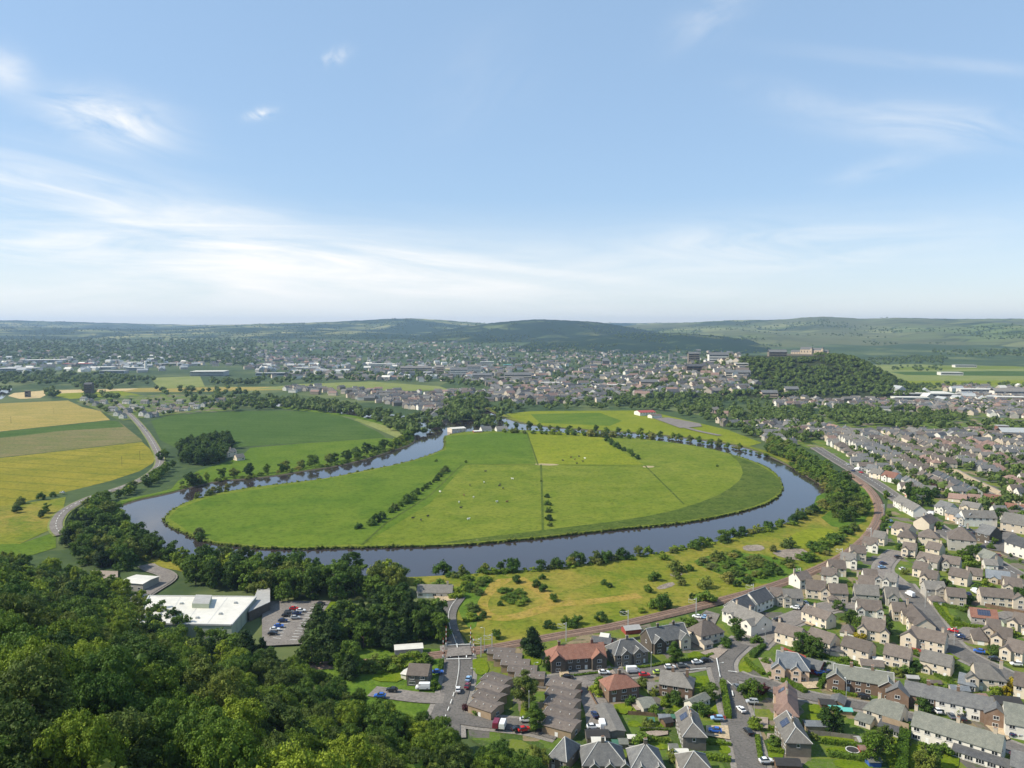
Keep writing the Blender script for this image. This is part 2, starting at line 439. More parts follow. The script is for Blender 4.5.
# ------------------------------------------------------------------ hills on the skyline
def hills(name, sky, D, front, mat, seed, amp=.10):
    rg = np.random.default_rng(seed)
    px = np.array([p[0] for p in sky]); py = np.array([p[1] for p in sky])
    q = np.linspace(px[0], px[-1], 170); yy = np.interp(q, px, py)
    k = np.ones(7) / 7; yy = np.convolve(np.pad(yy, 3, 'edge'), k, 'valid')
    tt = np.concatenate([np.linspace(0, 1, 26), [1.12, 1.35]])
    V = []
    ph = rg.uniform(0, 6.28, 24)
    for j, tv in enumerate(tt):
        for i, a in enumerate(q):
            d = ray(a, yy[i]); h = math.hypot(d[0], d[1])
            zc = CH + d[2] / h * D
            dist = D - front * (1 - tv)
            x, y = d[0] / h * dist, d[1] / h * dist
            b = float(terrain(x, y)) - 6 if dist < 6500 else 45
            s_ = tv ** 1.25 if tv <= 1 else max(0, 1 - (tv - 1) * 1.5)
            w = math.sin(tv * math.pi) if tv < 1 else 0
            nz = sum(math.sin(i * f * .05 + ph[n] + tv * (4 + n)) / (1 + n * .6) for n, f in enumerate((1, 2.1, 3.7, 6.3)))
            jag = .0009 * D * math.sin(i * 1.9 + ph[9]) * math.sin(i * .73 + ph[10]) * .35 if tv > .9 else 0
            V.append((x, y, b + (zc - b) * s_ + nz * w * amp * (zc - b) + jag))
    n = len(q)
    F = [(j * n + i, j * n + i + 1, (j + 1) * n + i + 1, (j + 1) * n + i) for j in range(len(tt) - 1) for i in range(n - 1)]
    me = bpy.data.meshes.new(name); me.from_pydata(V, [], F); me.materials.append(MATS[mat])
    for p in me.polygons: p.use_smooth = True
    o = bpy.data.objects.new(name, me); COL.objects.link(o); o['kind'] = 'structure'; HILLS.append((V, F))
    return o
HILLS = []
hills('hills', [(-260, 320), (0, 320), (60, 321.5), (130, 323.5), (200, 325), (300, 324), (400, 325), (520, 323), (640, 323), (800, 322), (1290, 320)], 12500, 2500, 'hill_far', 1, .05)
hills('hills', [(-300, 332), (-60, 326), (60, 327.5), (140, 329), (200, 327), (250, 324), (300, 323), (340, 321.5), (380, 319.2), (412, 318), (450, 320.5), (485, 323.5), (520, 325), (600, 329), (680, 336)], 9300, 3600, 'hill_far', 2)
hills('hills', [(560, 334), (610, 327), (650, 324), (700, 322), (738, 319.8), (778, 320), (815, 316.4), (838, 317), (862, 319), (900, 317.6), (930, 318.5), (960, 319), (1010, 318.6), (1080, 319), (1300, 321)], 8800, 4300, 'hill_moor', 3)
hills('hills', [(400, 338), (450, 329), (490, 323), (515, 320.8), (538, 319.2), (570, 320.5), (598, 322), (620, 325.5), (645, 330), (690, 336), (740, 344)], 6900, 1900, 'hill_wood', 4)
hills('hills', [(480, 349), (540, 341), (590, 336), (630, 333), (680, 333), (720, 336), (752, 340), (785, 349), (810, 358)], 5200, 1300, 'hill_wood', 5)

# ------------------------------------------------------------------ river and its banks
inner = [(446, 436), (444, 440), (445, 447), (441, 452), (418, 460), (396, 466), (368, 471), (331, 479), (293, 484), (256, 488), (215, 495), (190, 502), (174, 510), (166, 517), (165, 523), (172, 529), (185, 534), (195, 539), (212, 544), (235, 546.5), (256, 549), (298, 550), (331, 549), (381, 548), (443, 547), (481, 544.5), (512, 541.5), (542, 539), (574, 535), (612, 531), (652, 527), (687, 523.5), (727, 516), (762, 506.5), (775, 500), (781, 494), (783, 487), (778, 477), (769, 470), (760, 465), (737, 457), (712, 450), (687, 445.5), (652, 441), (620, 437.5), (580, 435), (540, 432), (505, 430), (470, 432)]
outer_lo = [(106, 507), (112, 515), (125, 529), (145, 545), (175, 560), (215, 568), (260, 573), (330, 578), (400, 578.5), (450, 576), (512, 572), (537, 571), (574, 566.5), (612, 560.5), (650, 555.5), (687, 549), (724, 540.5), (762, 531), (793, 522), (813, 512), (827, 498), (826, 488), (808, 477), (790, 466.5), (768, 456), (745, 447.5), (710, 441), (670, 436.5), (640, 433.5), (600, 431), (560, 428.5), (520, 424), (492, 413), (478, 405), (455, 400)]
outer_up = [(106, 507), (114, 509.5), (135, 501), (170, 494), (185, 489.5), (207, 484), (225, 481), (256, 478.5), (281, 475.5), (306, 471), (338, 466.5), (368, 459), (396, 450), (413, 444), (416, 437), (406, 429), (380, 421), (352, 415.5), (313, 410.5), (280, 407), (240, 404)]
river = outer_up[::-1] + outer_lo[1:] + [(462, 398), (470, 404), (482, 413), (470, 420), (440, 420), (410, 416.5), (366, 411.5), (320, 407.5), (280, 404), (240, 401)]
sheet('river', river, 'river_water', .12)
sheet('river', [(-60, 389), (12, 388.6), (10, 393), (2, 399), (-20, 404), (-60, 408)], 'river_water', .14)
inw = smooth_line([G(*p) for p in inner], 1, True)
sheet('meadow', None, 'grass_meadow', 1.25, 1.2, world=inw, skirt_mat='reeds')
for ln, nm in ((outer_lo, 'riverbank'), (outer_up, 'riverbank')):
    w = smooth_line([G(*p) for p in ln], 1)
    sd = -1 if ln is outer_lo else 1
    cl = [offset_line(w, sd * d) for d in (-1.0, .6, 2.2, 6, 13)]
    zs = [.05, .7, 1.2, 1.1, .1]
    mb = MB()
    for k in range(4):
        for i in range(len(w) - 1):
            a, b, c, d = cl[k][i], cl[k][i + 1], cl[k + 1][i + 1], cl[k + 1][i]
            mb.poly([(a.x, a.y, zs[k]), (b.x, b.y, zs[k]), (c.x, c.y, zs[k + 1]), (d.x, d.y, zs[k + 1])], 'bank_mud' if k == 0 else 'reeds' if k < 2 else 'rough_grass' if ln is outer_lo else 'grass_lush')
    tag(mb.build(nm), kind='structure')
# the meadow's own pieces, each a few centimetres above the next
def mead(px, mat, z, sm=1): return sheet('meadow', px, mat, z, 0, sm)
mead([(446, 437), (500, 433.5), (527, 434), (536, 465), (466, 465.5), (430, 505), (385, 533), (362, 546), (298, 548.5), (256, 547.5), (215, 543), (187, 532), (169, 520), (178, 510), (215, 497), (293, 486), (368, 473), (420, 461), (446, 451)], 'grass_lush', 1.30, 0)
mead([(528, 433.2), (595, 434), (645, 466), (537, 465.6)], 'grass_olive', 1.31, 0)
mead([(783, 487), (780, 494), (762, 505.5), (727, 515), (687, 522.5), (612, 530), (542, 538), (480, 543.5), (430, 546), (470, 541), (560, 530), (640, 520), (690, 508), (725, 494), (744, 478), (740, 464), (728, 454.5), (737, 458), (760, 466.5), (777, 478)], 'reeds', 1.34)
mead([(546, 436), (563, 437), (600, 440), (640, 442.5), (700, 452), (726, 463), (733, 475), (718, 490), (684, 504), (660, 490), (644, 466), (600, 440)], 'grass_meadow', 1.32, 0)
mead([(536, 464.8), (560, 465.6), (556, 467), (534, 466.4)], 'tan_gravel', 1.37)
mead([(644, 467), (656, 467.6), (652, 469), (642, 468.6)], 'tan_gravel', 1.37)
for ln in ([(458, 465.5), (540, 466), (660, 468)], [(541, 466), (542, 500), (543, 537)], [(527, 434), (538, 466)], [(645, 467), (684, 506)], [(362, 547), (386, 525), (430, 497), (462, 466)]):
    pts = [G(*p) for p in ln]
    q = []
    for a, b in zip(pts[:-1], pts[1:]): q += [a.lerp(b, k / 8) for k in range(8)]
    tag(ribbon('path', q + [pts[-1]], 1.6, 'reeds', 1.39), kind='structure')

# ------------------------------------------------------------------ fields, rough ground, gardens
def field(px, mat, sm=0, name='field'): return sheet(name, px, mat, None, 0, sm)
field([(-200, 470), (0, 458), (142, 442), (150, 449), (155, 458), (153, 463), (140, 471), (110, 481), (62, 493), (0, 508), (-200, 540)], 'barley', 0)
field([(-200, 448), (0, 437), (112, 421.5), (118, 421), (142, 440), (142, 441.5), (0, 457.5), (-200, 469)], 'fallow')
field([(-200, 441), (0, 432), (108, 420.8), (118, 421), (124, 427), (60, 431), (0, 438), (-200, 449)], 'crop_dark')
field([(-200, 407), (0, 403.5), (68, 400.5), (82, 407), (100, 411), (110, 420), (0, 431.5), (-200, 441)], 'wheat_gold')
field([(8, 396), (14, 393), (44, 390.5), (64, 390), (140, 388.2), (180, 387.5), (180, 389), (120, 391), (80, 393), (46, 395), (40, 398), (20, 399)], 'stubble')
field([(140, 388), (300, 386.5), (300, 389.5), (190, 392), (120, 392)], 'wheat_gold')
field([(46, 394), (120, 391), (140, 395), (70, 399)], 'grass_olive')
field([(151, 421), (170, 415.5), (232, 411.5), (285, 410.5), (332, 413), (354, 420.5), (378, 432), (386, 437.5), (300, 443), (240, 447), (182, 451), (160, 440)], 'crop_dark')
field([(386, 437.8), (400, 440.5), (400, 447), (368, 457), (338, 464), (306, 469), (256, 476), (226, 479.5), (207, 482), (186, 488), (170, 491), (178, 481), (200, 470), (240, 458), (250, 448), (300, 443.6)], 'grass_lush')
field([(354, 420), (372, 427), (404, 441), (410, 437), (398, 430), (376, 423), (358, 418)], 'field_pale')
field([(-120, 512), (0, 506), (50, 500), (66, 497), (62, 515), (50, 530), (20, 544), (-120, 568)], 'rough_grass')
field([(-160, 548), (20, 544), (56, 532), (56, 548), (30, 556), (-160, 590)], 'grass_lush')
field([(506, 414), (532, 411.2), (640, 410.5), (660, 414), (690, 421), (728, 430), (762, 443), (748, 446.5), (712, 440), (672, 435.5), (640, 432.5), (600, 430), (560, 427.5), (522, 423)], 'grass_olive')
field([(530, 414), (600, 413), (622, 421), (610, 426), (540, 423)], 'grass_lush')
field([(255, 389), (300, 384), (370, 381.5), (440, 386.5), (450, 390), (390, 391.5), (310, 390)], 'field_pale')
field([(872, 365), (960, 363.2), (1100, 363.2), (1100, 389), (900, 390), (880, 376)], 'field_pale'); field([(900, 367), (1100, 365), (1100, 368), (896, 370)], 'grass_meadow'); field([(890, 372), (1000, 371), (1100, 372), (1100, 377), (905, 375)], 'crop_dark'); field([(905, 381), (1100, 380), (1100, 385), (910, 386)], 'grass_olive')
field([(964, 420), (990, 419), (994, 427), (966, 428)], 'field_pale'); field([(792, 398), (848, 396.5), (852, 401), (796, 402)], 'grass_olive')
field([(1000, 421), (1024, 421), (1040, 427), (1004, 428)], 'field_pale'); field([(150, 378), (200, 376), (205, 387), (160, 389)], 'field_pale')
# rough ground between river and railway
field([(452, 580), (512, 574), (574, 569), (650, 558), (724, 543.5), (793, 525), (815, 514), (832, 498), (850, 486), (868, 484), (878, 500), (876, 524), (866, 540), (846, 555), (800, 577), (740, 596), (690, 609), (640, 621), (560, 636), (500, 646), (470, 645), (455, 625), (452, 600)], 'rough_grass')
field([(690, 560), (730, 552), (770, 556), (800, 566), (806, 574), (770, 586), (736, 580), (706, 570)], 'green_scrub', 1)
for q in ([(512, 577), (498, 584), (486, 593), (479, 604), (482, 614), (496, 619), (516, 618), (538, 611), (556, 604), (590, 603), (640, 596)], [(516, 578), (530, 586), (545, 594), (556, 603)]):
    tag(ribbon('path', smooth_line([G(*p) for p in q], 2), 7.5, 'dry_grass', znext() + .04), kind='structure')
field([(462, 582), (478, 576), (494, 578), (484, 592), (476, 606), (478, 626), (470, 632), (458, 612), (456, 596)], 'green_scrub', 1)
field([(770, 552), (800, 548), (812, 555), (806, 562), (780, 558)], 'rubble', 1); field([(742, 546), (762, 545), (766, 551), (744, 552)], 'rubble', 1)
field([(668, 576), (676, 572), (684, 574), (678, 578)], 'rubble', 1); field([(655, 588), (672, 582), (676, 586), (660, 591)], 'rubble', 1)
field([(780, 545), (800, 530), (828, 528), (842, 536), (830, 546), (800, 550)], 'grass_olive', 1)
field([(810, 500), (835, 488), (862, 486), (872, 500), (868, 520), (850, 530), (826, 526)], 'green_scrub', 1)
# ground of the housing
field([(455, 662), (500, 650), (560, 640), (640, 627), (690, 615), (740, 602), (800, 582), (850, 560), (872, 543), (884, 524), (888, 500), (876, 480), (850, 464), (800, 446), (770, 436), (770, 414), (1100, 414), (1180, 800), (560, 800), (470, 740)], 'garden_patches', 0, 'garden_ground')
field([(75, 401), (120, 396), (180, 394), (236, 396), (236, 410.5), (170, 415), (120, 421), (100, 411)], 'garden_patches', 0, 'garden_ground')
field([(300, 647), (450, 650), (450, 745), (330, 730)], 'green_scrub', 0, 'garden_ground')
# lawns
for q in ([(691, 678), (710, 676.5), (719, 680), (722, 692), (706, 696), (697, 692), (689, 680)], [(706, 716), (715, 706), (723, 698), (725, 716)], [(667, 712), (676, 705), (683, 708), (688, 716), (684, 716.5), (668, 715)],
          [(739, 690), (740, 680), (752, 677), (764, 681), (768, 690), (766, 700), (744, 698)], [(737, 670), (742, 663), (747, 662), (754, 670), (750, 674), (740, 674)], [(628, 714), (634, 707), (640, 712), (640, 716)], [(685, 657), (696, 651), (708, 658), (696, 664)],
          [(628, 722), (640, 723), (640, 729), (628, 728)], [(640, 723.5), (664, 723), (664, 731), (640, 730)], [(640, 743), (668, 746), (668, 752), (640, 750)], [(719, 747), (730, 748), (731, 756), (719, 755)], [(819, 737), (853, 739), (855, 745), (820, 743)],
          [(825, 748), (862, 752), (866, 760), (826, 755)], [(832, 760), (870, 765), (876, 775), (836, 770)], [(886, 740), (897, 738), (900, 768), (886, 770)], [(908, 745), (926, 748), (930, 772), (906, 772)], [(940, 754), (960, 756), (958, 772), (938, 770)],
          [(768, 752), (784, 755), (782, 764), (768, 760)], [(767, 744), (783, 746), (783, 752), (767, 749)], [(808, 705), (822, 707), (824, 716), (808, 714)], [(806, 715), (824, 717), (826, 726), (806, 722)], [(374, 675), (400, 670), (405, 684), (372, 683)],
          [(470, 661), (486, 660), (490, 674), (478, 678), (472, 670)], [(522, 703), (532, 703), (534, 720), (519, 722)], [(521, 659), (534, 655), (542, 660), (540, 668), (528, 666)], [(934, 604), (944, 604), (953, 622), (966, 625), (962, 628), (950, 627)], [(946, 654), (958, 655), (962, 660), (955, 662), (944, 660)],
          [(958, 568), (976, 572), (972, 580), (952, 578)], [(300, 604), (322, 603), (360, 604), (358, 618), (334, 630), (326, 612)], [(1000, 690), (1012, 684), (1020, 690)], [(610, 707), (628, 705), (634, 712), (622, 718)], [(596, 682), (603, 680), (604, 690), (598, 694)], [(980, 650), (998, 653), (1012, 664), (1006, 664), (984, 654)]):
    field(q, 'lawn', 1, 'lawn')
for q in ([(646, 734), (668, 732), (668, 737), (646, 740)], [(706, 728), (728, 728), (730, 742), (706, 738)], [(752, 719), (768, 720), (768, 731), (752, 730)], [(767, 736), (782, 737), (781, 743), (767, 742)], [(798, 682), (818, 680), (820, 690), (806, 691)], [(822, 688), (834, 680), (840, 682), (832, 694)], [(758, 660), (770, 660), (784, 680), (770, 682)],
          [(559, 673), (568, 672), (570, 680), (560, 681)], [(598, 672), (610, 668), (616, 676), (602, 678)], [(630, 705), (640, 704), (640, 713), (636, 713)], [(804, 625), (815, 620), (822, 625), (812, 628)], [(700, 655), (716, 650), (728, 652), (716, 662)], [(985, 728), (1000, 726), (1010, 742), (1002, 744)], [(432, 596), (452, 596), (455, 602), (438, 604)], [(92, 572), (118, 573), (118, 584), (92, 583)]):
    field(q, 'paving' if q[0][0] < 300 else rnd.choice(['tan_gravel', 'paving', 'paving']), 0, 'paving')

# ------------------------------------------------------------------ roads, pavements, markings
RZ = [.75]
PZ = [.55]
def road(px, w, mat='asphalt', pav=1.8, sm=2, pavm='pavement_stone'):
    pts = smooth_line([G(*p) for p in px], sm)
    if pav:
        PZ[0] += .006; ribbon('pavement', pts, w + 2 * pav, pavm, PZ[0])
    RZ[0] += .006
    return ribbon('road', pts, w, mat, RZ[0]), pts
def dashes(pts, off, w, on, gap, s0=0, s1=1e9):
    mb = MB(); acc = 0; ln = offset_line(pts, off)
    for a, b in zip(ln[:-1], ln[1:]):
        L = (b - a).length; n = max(1, int(L / .5)); d = (b - a) / n; u = d.normalized(); v = Vector((-u.y, u.x, 0)) * w / 2
        for k in range(n):
            if acc % (on + gap) < on and s0 <= acc <= s1:
                p, q = a + d * k, a + d * (k + 1)
                mb.poly([(p + v).to_tuple()[:2] + (1.25,), (p - v).to_tuple()[:2] + (1.25,), (q - v).to_tuple()[:2] + (1.25,), (q + v).to_tuple()[:2] + (1.25,)], 'line_white')
            acc += L / n
    if mb.f: tag(mb.build('road_marking'), kind='structure')
_, p = road([(459, 598), (448, 612), (449, 628), (456, 645), (458, 654)], 7, 'asphalt', 0)
dashes(p, 0, .16, 60, .01, 0, 300)
_, p = road([(457, 646), (459, 662), (459, 672), (456, 690), (450, 708), (444, 722), (444, 740)], 10.5)
dashes(p, 0, .16, 60, .01, 0, 40); dashes(p, 0, .25, 3, 2.5, 42, 300); 
road([(446, 716), (470, 722), (500, 725), (530, 728), (560, 736)], 8)
road([(444, 700), (425, 700), (400, 697), (372, 693)], 8, 'asphalt_worn', 0)
_, p = road([(541, 690), (545, 684), (565, 680), (600, 677), (640, 672.5), (680, 669), (705, 664), (720, 661)], 8)
_, p = road([(745, 640), (738, 646), (722, 660), (722, 672), (729, 690), (735, 710), (742, 735), (750, 762), (756, 790)], 8.5)
road([(735, 676), (750, 682), (764, 684), (785, 692), (812, 699), (840, 704), (868, 709), (900, 717), (940, 726), (975, 736), (1010, 748), (1050, 764)], 6.5)
road([(575, 680), (586, 690), (596, 706), (600, 722), (600, 738)], 9, 'asphalt_worn', 0)
_, p = road([(752, 648), (768, 632), (790, 622), (815, 612), (840, 606), (856, 607)], 10, 'asphalt_worn')
road([(902, 584), (908, 592), (920, 606), (930, 620), (938, 632), (952, 648), (966, 658), (985, 667), (1004, 676), (1040, 694)], 9)
road([(905, 590), (890, 578), (880, 570), (892, 556), (898, 552)], 8, 'asphalt_worn')
road([(934, 636), (952, 640), (968, 634), (1000, 616), (1040, 612)], 6, 'asphalt_worn', 1)
_, p = road([(816, 448), (838, 462), (868, 479), (890, 494), (912, 510), (936, 527), (960, 543), (985, 558), (1010, 573), (1060, 600)], 10)
dashes(p, 0, .3, 4, 3)
road([(952, 470), (968, 479), (985, 487), (1002, 496), (1040, 514)], 8, 'tan_gravel', 2)
road([(960, 541), (980, 534), (1000, 530), (1008, 540), (990, 551)], 14, 'asphalt', 0)
_, p = road([(62, 536), (56, 530), (56, 522), (64, 511), (90, 498), (120, 489), (143, 480), (157, 470), (161, 461), (156, 449), (149, 437), (139, 424), (128, 413), (118, 404), (113, 400)], 7.5, 'asphalt_worn', 1.2, 2, 'field_pale')
dashes(p, 0, .3, 4, 4)
road([(130, 605), (150, 592), (170, 580), (166, 574), (152, 570), (146, 566)], 7, 'asphalt_worn', 1)
road([(660, 418), (690, 430), (720, 436)], 8, 'asphalt_worn', 0)
sheet('car_park', [(262, 603), (331, 602.5), (302, 646), (262, 648)], 'asphalt_worn', .9)
sheet('car_park', [(654, 419), (668, 418), (700, 424), (702, 427), (680, 428.5)], 'asphalt_worn', .9)
sheet('car_park', [(690, 625), (706, 612), (720, 616), (714, 628), (700, 630)], 'asphalt_worn', .9)
mb = MB()
for side in (0, 1):
    for k in range(13):
        a, b = (Vector(G(291, 607)).lerp(G(273, 640), k / 12), Vector(G(297, 607.3)).lerp(G(281, 640.5), k / 12)) if side == 0 else (Vector(G(316, 610)).lerp(G(297, 642), k / 12), Vector(G(310, 609.5)).lerp(G(290, 641.5), k / 12))
        u = (b - a).normalized(); v = Vector((-u.y, u.x, 0)) * .12
        mb.poly([(*(a + v)[:2], .96), (*(a - v)[:2], .96), (*(b - v)[:2], .96), (*(b + v)[:2], .96)], 'line_white')
tag(mb.build('road_marking'), kind='structure')
# stop lines, give-way markings and arrows by the level crossing and the junction
mb = MB()
def stripe(a, b, w):
    a, b = G(*a), G(*b); u = (b - a).normalized(); v = Vector((-u.y, u.x, 0)) * w / 2
    mb.poly([(*(a + v)[:2], 1.27), (*(a - v)[:2], 1.27), (*(b - v)[:2], 1.27), (*(b + v)[:2], 1.27)], 'line_white')
stripe((446, 662), (471, 661.5), .4); stripe((446, 648), (470, 647), .4); stripe((450.5, 651), (450.5, 660), .4); stripe((466, 650), (466.5, 660.5), .4)
stripe((716.5, 661), (720, 680), .35); stripe((690, 672.5), (706, 671), .3); stripe((728, 674), (737, 675), .35); stripe((732, 694), (733, 699), .4); stripe((727, 684), (734, 690), .25)
tag(mb.build('road_marking'), kind='structure')

# ------------------------------------------------------------------ railway
rail_px = [(250, 672), (300, 668), (360, 665), (400, 661), (440, 656), (476, 652), (512, 646), (560, 636.5), (600, 630.5), (640, 621.5), (690, 609.5), (740, 596.5), (768, 588.5), (800, 577.5), (830, 564), (850, 552.5), (866, 539.5), (876, 526), (880.5, 513), (877, 499), (867, 487), (856, 479), (846, 472)]
rp = smooth_line([G(*p) for p in rail_px], 2)
l0, l1, r1, r0 = (offset_line(rp, d) for d in (3.6, 2.5, -2.5, -3.6))
mb = MB()
for i in range(len(rp) - 1):
    for a, b, za, zb in ((l0, l1, .3, 1.15), (l1, r1, 1.15, 1.15), (r1, r0, 1.15, .3)):
        mb.poly([(*a[i][:2], za), (*b[i][:2], zb), (*b[i + 1][:2], zb), (*a[i + 1][:2], za)], 'ballast')
tag(mb.build('railway_ballast'), kind='structure')
mb = MB()
for off in (-.74, .74):
    ln = offset_line(rp, off); la, lb = offset_line(ln, .09), offset_line(ln, -.09)
    for i in range(len(rp) - 1):
        mb.poly([(*la[i][:2], 1.32), (*lb[i][:2], 1.32), (*lb[i + 1][:2], 1.32), (*la[i + 1][:2], 1.32)], 'rail_steel')
        mb.poly([(*la[i][:2], 1.32), (*la[i + 1][:2], 1.32), (*la[i + 1][:2], 1.15), (*la[i][:2], 1.15)], 'rail_steel')
        mb.poly([(*lb[i + 1][:2], 1.32), (*lb[i][:2], 1.32), (*lb[i][:2], 1.15), (*lb[i + 1][:2], 1.15)], 'rail_steel')
tag(mb.build('railway_track'), kind='structure')
sheet('level_crossing_deck', [(448, 651.5), (470, 649), (472, 658), (446, 660)], 'asphalt_worn', 1.335)

# ------------------------------------------------------------------ sun, sky, camera
AZ, EL = R(180 + 8), R(43)      # sun on the left, a little beyond the scene
sd = Vector((math.cos(AZ) * math.cos(EL), math.sin(AZ) * math.cos(EL), math.sin(EL)))
L = bpy.data.lights.new('sun', 'SUN'); L.energy = 5.0; L.angle = R(.55); L.color = (1, .93, .79)
so = bpy.data.objects.new('sun', L); COL.objects.link(so); so.rotation_euler = sd.to_track_quat('Z', 'Y').to_euler(); so.location = (0, 0, 400)
w = bpy.data.worlds.new('World'); sc.world = w; t = NT(w)
sky = t.n('ShaderNodeTexSky', sky_type='NISHITA'); sky.sun_disc = False; sky.sun_elevation = EL
sky.sun_rotation = math.atan2(sd.x, sd.y); sky.air_density = 1.0; sky.dust_density = .35; sky.ozone_density = 1.1; sky.altitude = 150
# thin cirrus high in the sky: streaks of stretched noise in a few patches, on the plane of the cloud layer
tc = t.n('ShaderNodeTexCoord').outputs['Generated']
sx = t.n('ShaderNodeSeparateXYZ'); t.l(tc, sx.inputs[0])
yy = t.math('MAXIMUM', t.math('ABSOLUTE', sx.outputs[1]), .15)
U = t.math('DIVIDE', sx.outputs[0], yy); V = t.math('DIVIDE', sx.outputs[2], yy)
def uv(px, py):
    d = ray(px, py); return d[0] / d[1], d[2] / d[1]
def wisp(px, py, a, b, ang, amt, sx_, sy_, seed, dist=1.5, lo=.45, hi=.75):
    u0, v0 = uv(px, py); c, s_ = math.cos(R(ang)), math.sin(R(ang))
    du = t.math('SUBTRACT', U, u0); dv = t.math('SUBTRACT', V, v0)
    p = t.math('ADD', t.math('MULTIPLY', du, c), t.math('MULTIPLY', dv, s_))
    q = t.math('SUBTRACT', t.math('MULTIPLY', dv, c), t.math('MULTIPLY', du, s_))
    e = t.math('ADD', t.math('POWER', t.math('ABSOLUTE', t.math('DIVIDE', p, a / FPX)), 2), t.math('POWER', t.math('ABSOLUTE', t.math('DIVIDE', q, b / FPX)), 2))
    g = t.math('POWER', 2.718, t.math('MULTIPLY', e, -1))
    cv = t.n('ShaderNodeCombineXYZ'); t.l(t.math('MULTIPLY', p, sx_), cv.inputs[0]); t.l(t.math('MULTIPLY', q, sy_), cv.inputs[1]); cv.inputs[2].default_value = seed
    n = t.ramp(t.noise(cv.outputs[0], 1, 7, .6, dist), lo, hi)
    return t.math('MULTIPLY', t.math('MULTIPLY', g, n), amt)
dens = None
for a in ((112, 122, 58, 22, -12, 1.25, 7, 24, 1.3, .9, .30, .68), (215, 216, 60, 13, -6, .75, 6, 28, 2.1, .8, .30, .68), (6, 72, 26, 18, -30, .8, 8, 20, 3.3, .9, .32, .68), (335, 57, 13, 7, 25, .5, 16, 30, 4.2, 2, .36, .64), (261, 114, 14, 5, 12, .7, 20, 30, 5.2, 2, .35, .64),
          (930, 124, 95, 19, -4, .75, 5, 22, 6.4, .8, .30, .75), (712, 14, 42, 16, 30, .42, 7, 20, 7.7, .8, .32, .74), (880, 168, 50, 9, 16, .36, 6, 24, 8.1, .8, .32, .74), (790, 98, 50, 13, -12, .26, 6, 24, 9.4, .8, .32, .74), (930, 62, 120, 7, -5, .34, 4, 30, 10.1, .6, .32, .75), (470, 85, 60, 40, 40, .14, 6, 14, 11.4, .8, .34, .8),
          (130, 250, 330, 40, -4, .95, 3, 26, 12.2, 1.0, .36, .70), (60, 190, 180, 30, -12, .75, 3, 24, 13.5, 1.0, .38, .7), (350, 262, 260, 26, -5, .8, 3, 30, 14.8, 1.0, .38, .7), (740, 250, 230, 26, 3, .60, 4, 26, 15.3, 1.5, .36, .7), (560, 296, 420, 16, -1, .45, 3, 24, 16.3, 1, .3, .7), (120, 296, 380, 30, 0, .60, 3, 18, 17.3, 1, .25, .65)):
    v = wisp(*a); dens = v if dens is None else t.math('ADD', dens, v)
dens = t.math('MINIMUM', t.math('MULTIPLY', dens, .85), .92)
el = t.ramp(sx.outputs[2], .0, .16)
base = t.mix(.58, sky.outputs[0], t.mix(el, (5.0, 5.3, 5.65), (2.4, 3.65, 5.3)))
sk = t.mix(dens, base, (6.95, 6.8, 6.5))
bg = t.n('ShaderNodeBackground'); bg.inputs[1].default_value = .130
t.l(sk, bg.inputs[0]); wo = t.n('ShaderNodeOutputWorld'); t.l(bg.outputs[0], wo.inputs[0])
cam = bpy.data.cameras.new('camera'); cam.sensor_width = 36; cam.lens = FPX / 1024 * 36; cam.clip_start = .5; cam.clip_end = 60000
cobj = bpy.data.objects.new('camera', cam); COL.objects.link(cobj); cobj.location = (0, 0, CH); cobj.rotation_euler = (math.pi / 2 - PITCH, 0, 0)
sc.camera = cobj
sc.view_settings.view_transform = 'Standard'; sc.view_settings.look = 'None'; sc.view_settings.exposure = .36; sc.view_settings.gamma = 1
sc.render.engine = 'CYCLES'; sc.cycles.use_denoising = True
try: sc.cycles.denoiser = 'OPENIMAGEDENOISE'
except Exception: pass
sc.cycles.max_bounces = 5; sc.cycles.diffuse_bounces = 2; sc.cycles.glossy_bounces = 2; sc.cycles.transmission_bounces = 2; sc.cycles.volume_bounces = 0; sc.cycles.transparent_max_bounces = 4
sc.cycles.caustics_reflective = sc.cycles.caustics_refractive = False
def make_haze():
    mb = MB(); mb.box(-15500, 15500, -2500, 15500, -8, 360, 'white_paint')
    o = mb.build('haze'); o['kind'] = 'stuff'
    m = bpy.data.materials.new('haze_air'); tt = NT(m)
    v = tt.n('ShaderNodeVolumePrincipled'); v.inputs['Color'].default_value = (.50, .70, 1, 1); v.inputs['Density'].default_value = HAZE; v.inputs['Anisotropy'].default_value = .2
    ov = tt.n('ShaderNodeOutputMaterial'); tt.l(v.outputs[0], ov.inputs[1])
    o.data.materials.clear(); o.data.materials.append(m)
HAZE = 5.4e-5
# ------------------------------------------------------------------ trees
def quads_mesh(name, C, N, S, mat, rg, extra=None, asp=.62):
    """many leaf clumps: centres C, normals N, sizes S -> rhombic folded quads in one mesh"""
    n = len(C)
    N = N / np.linalg.norm(N, axis=1, keepdims=True)
    r = rg.normal(size=(n, 3)); U = np.cross(N, r); U /= np.linalg.norm(U, axis=1, keepdims=True); W = np.cross(N, U)
    S = S[:, None]
    fold = N * S * rg.uniform(-.25, .25, (n, 1))
    V = np.stack([C - U * S, C - W * S * asp + fold, C + U * S, C + W * S * asp + fold], 1).reshape(-1, 3)
    F = np.arange(4 * n).reshape(n, 4)
    V = V.tolist(); F = F.tolist()
    if extra:
        k = len(V); V += extra[0]; F += [[k + i for i in f] for f in extra[1]]
    me = bpy.data.meshes.new(name); me.from_pydata(V, [], F); me.materials.append(MATS[mat]); me.update()
    return me

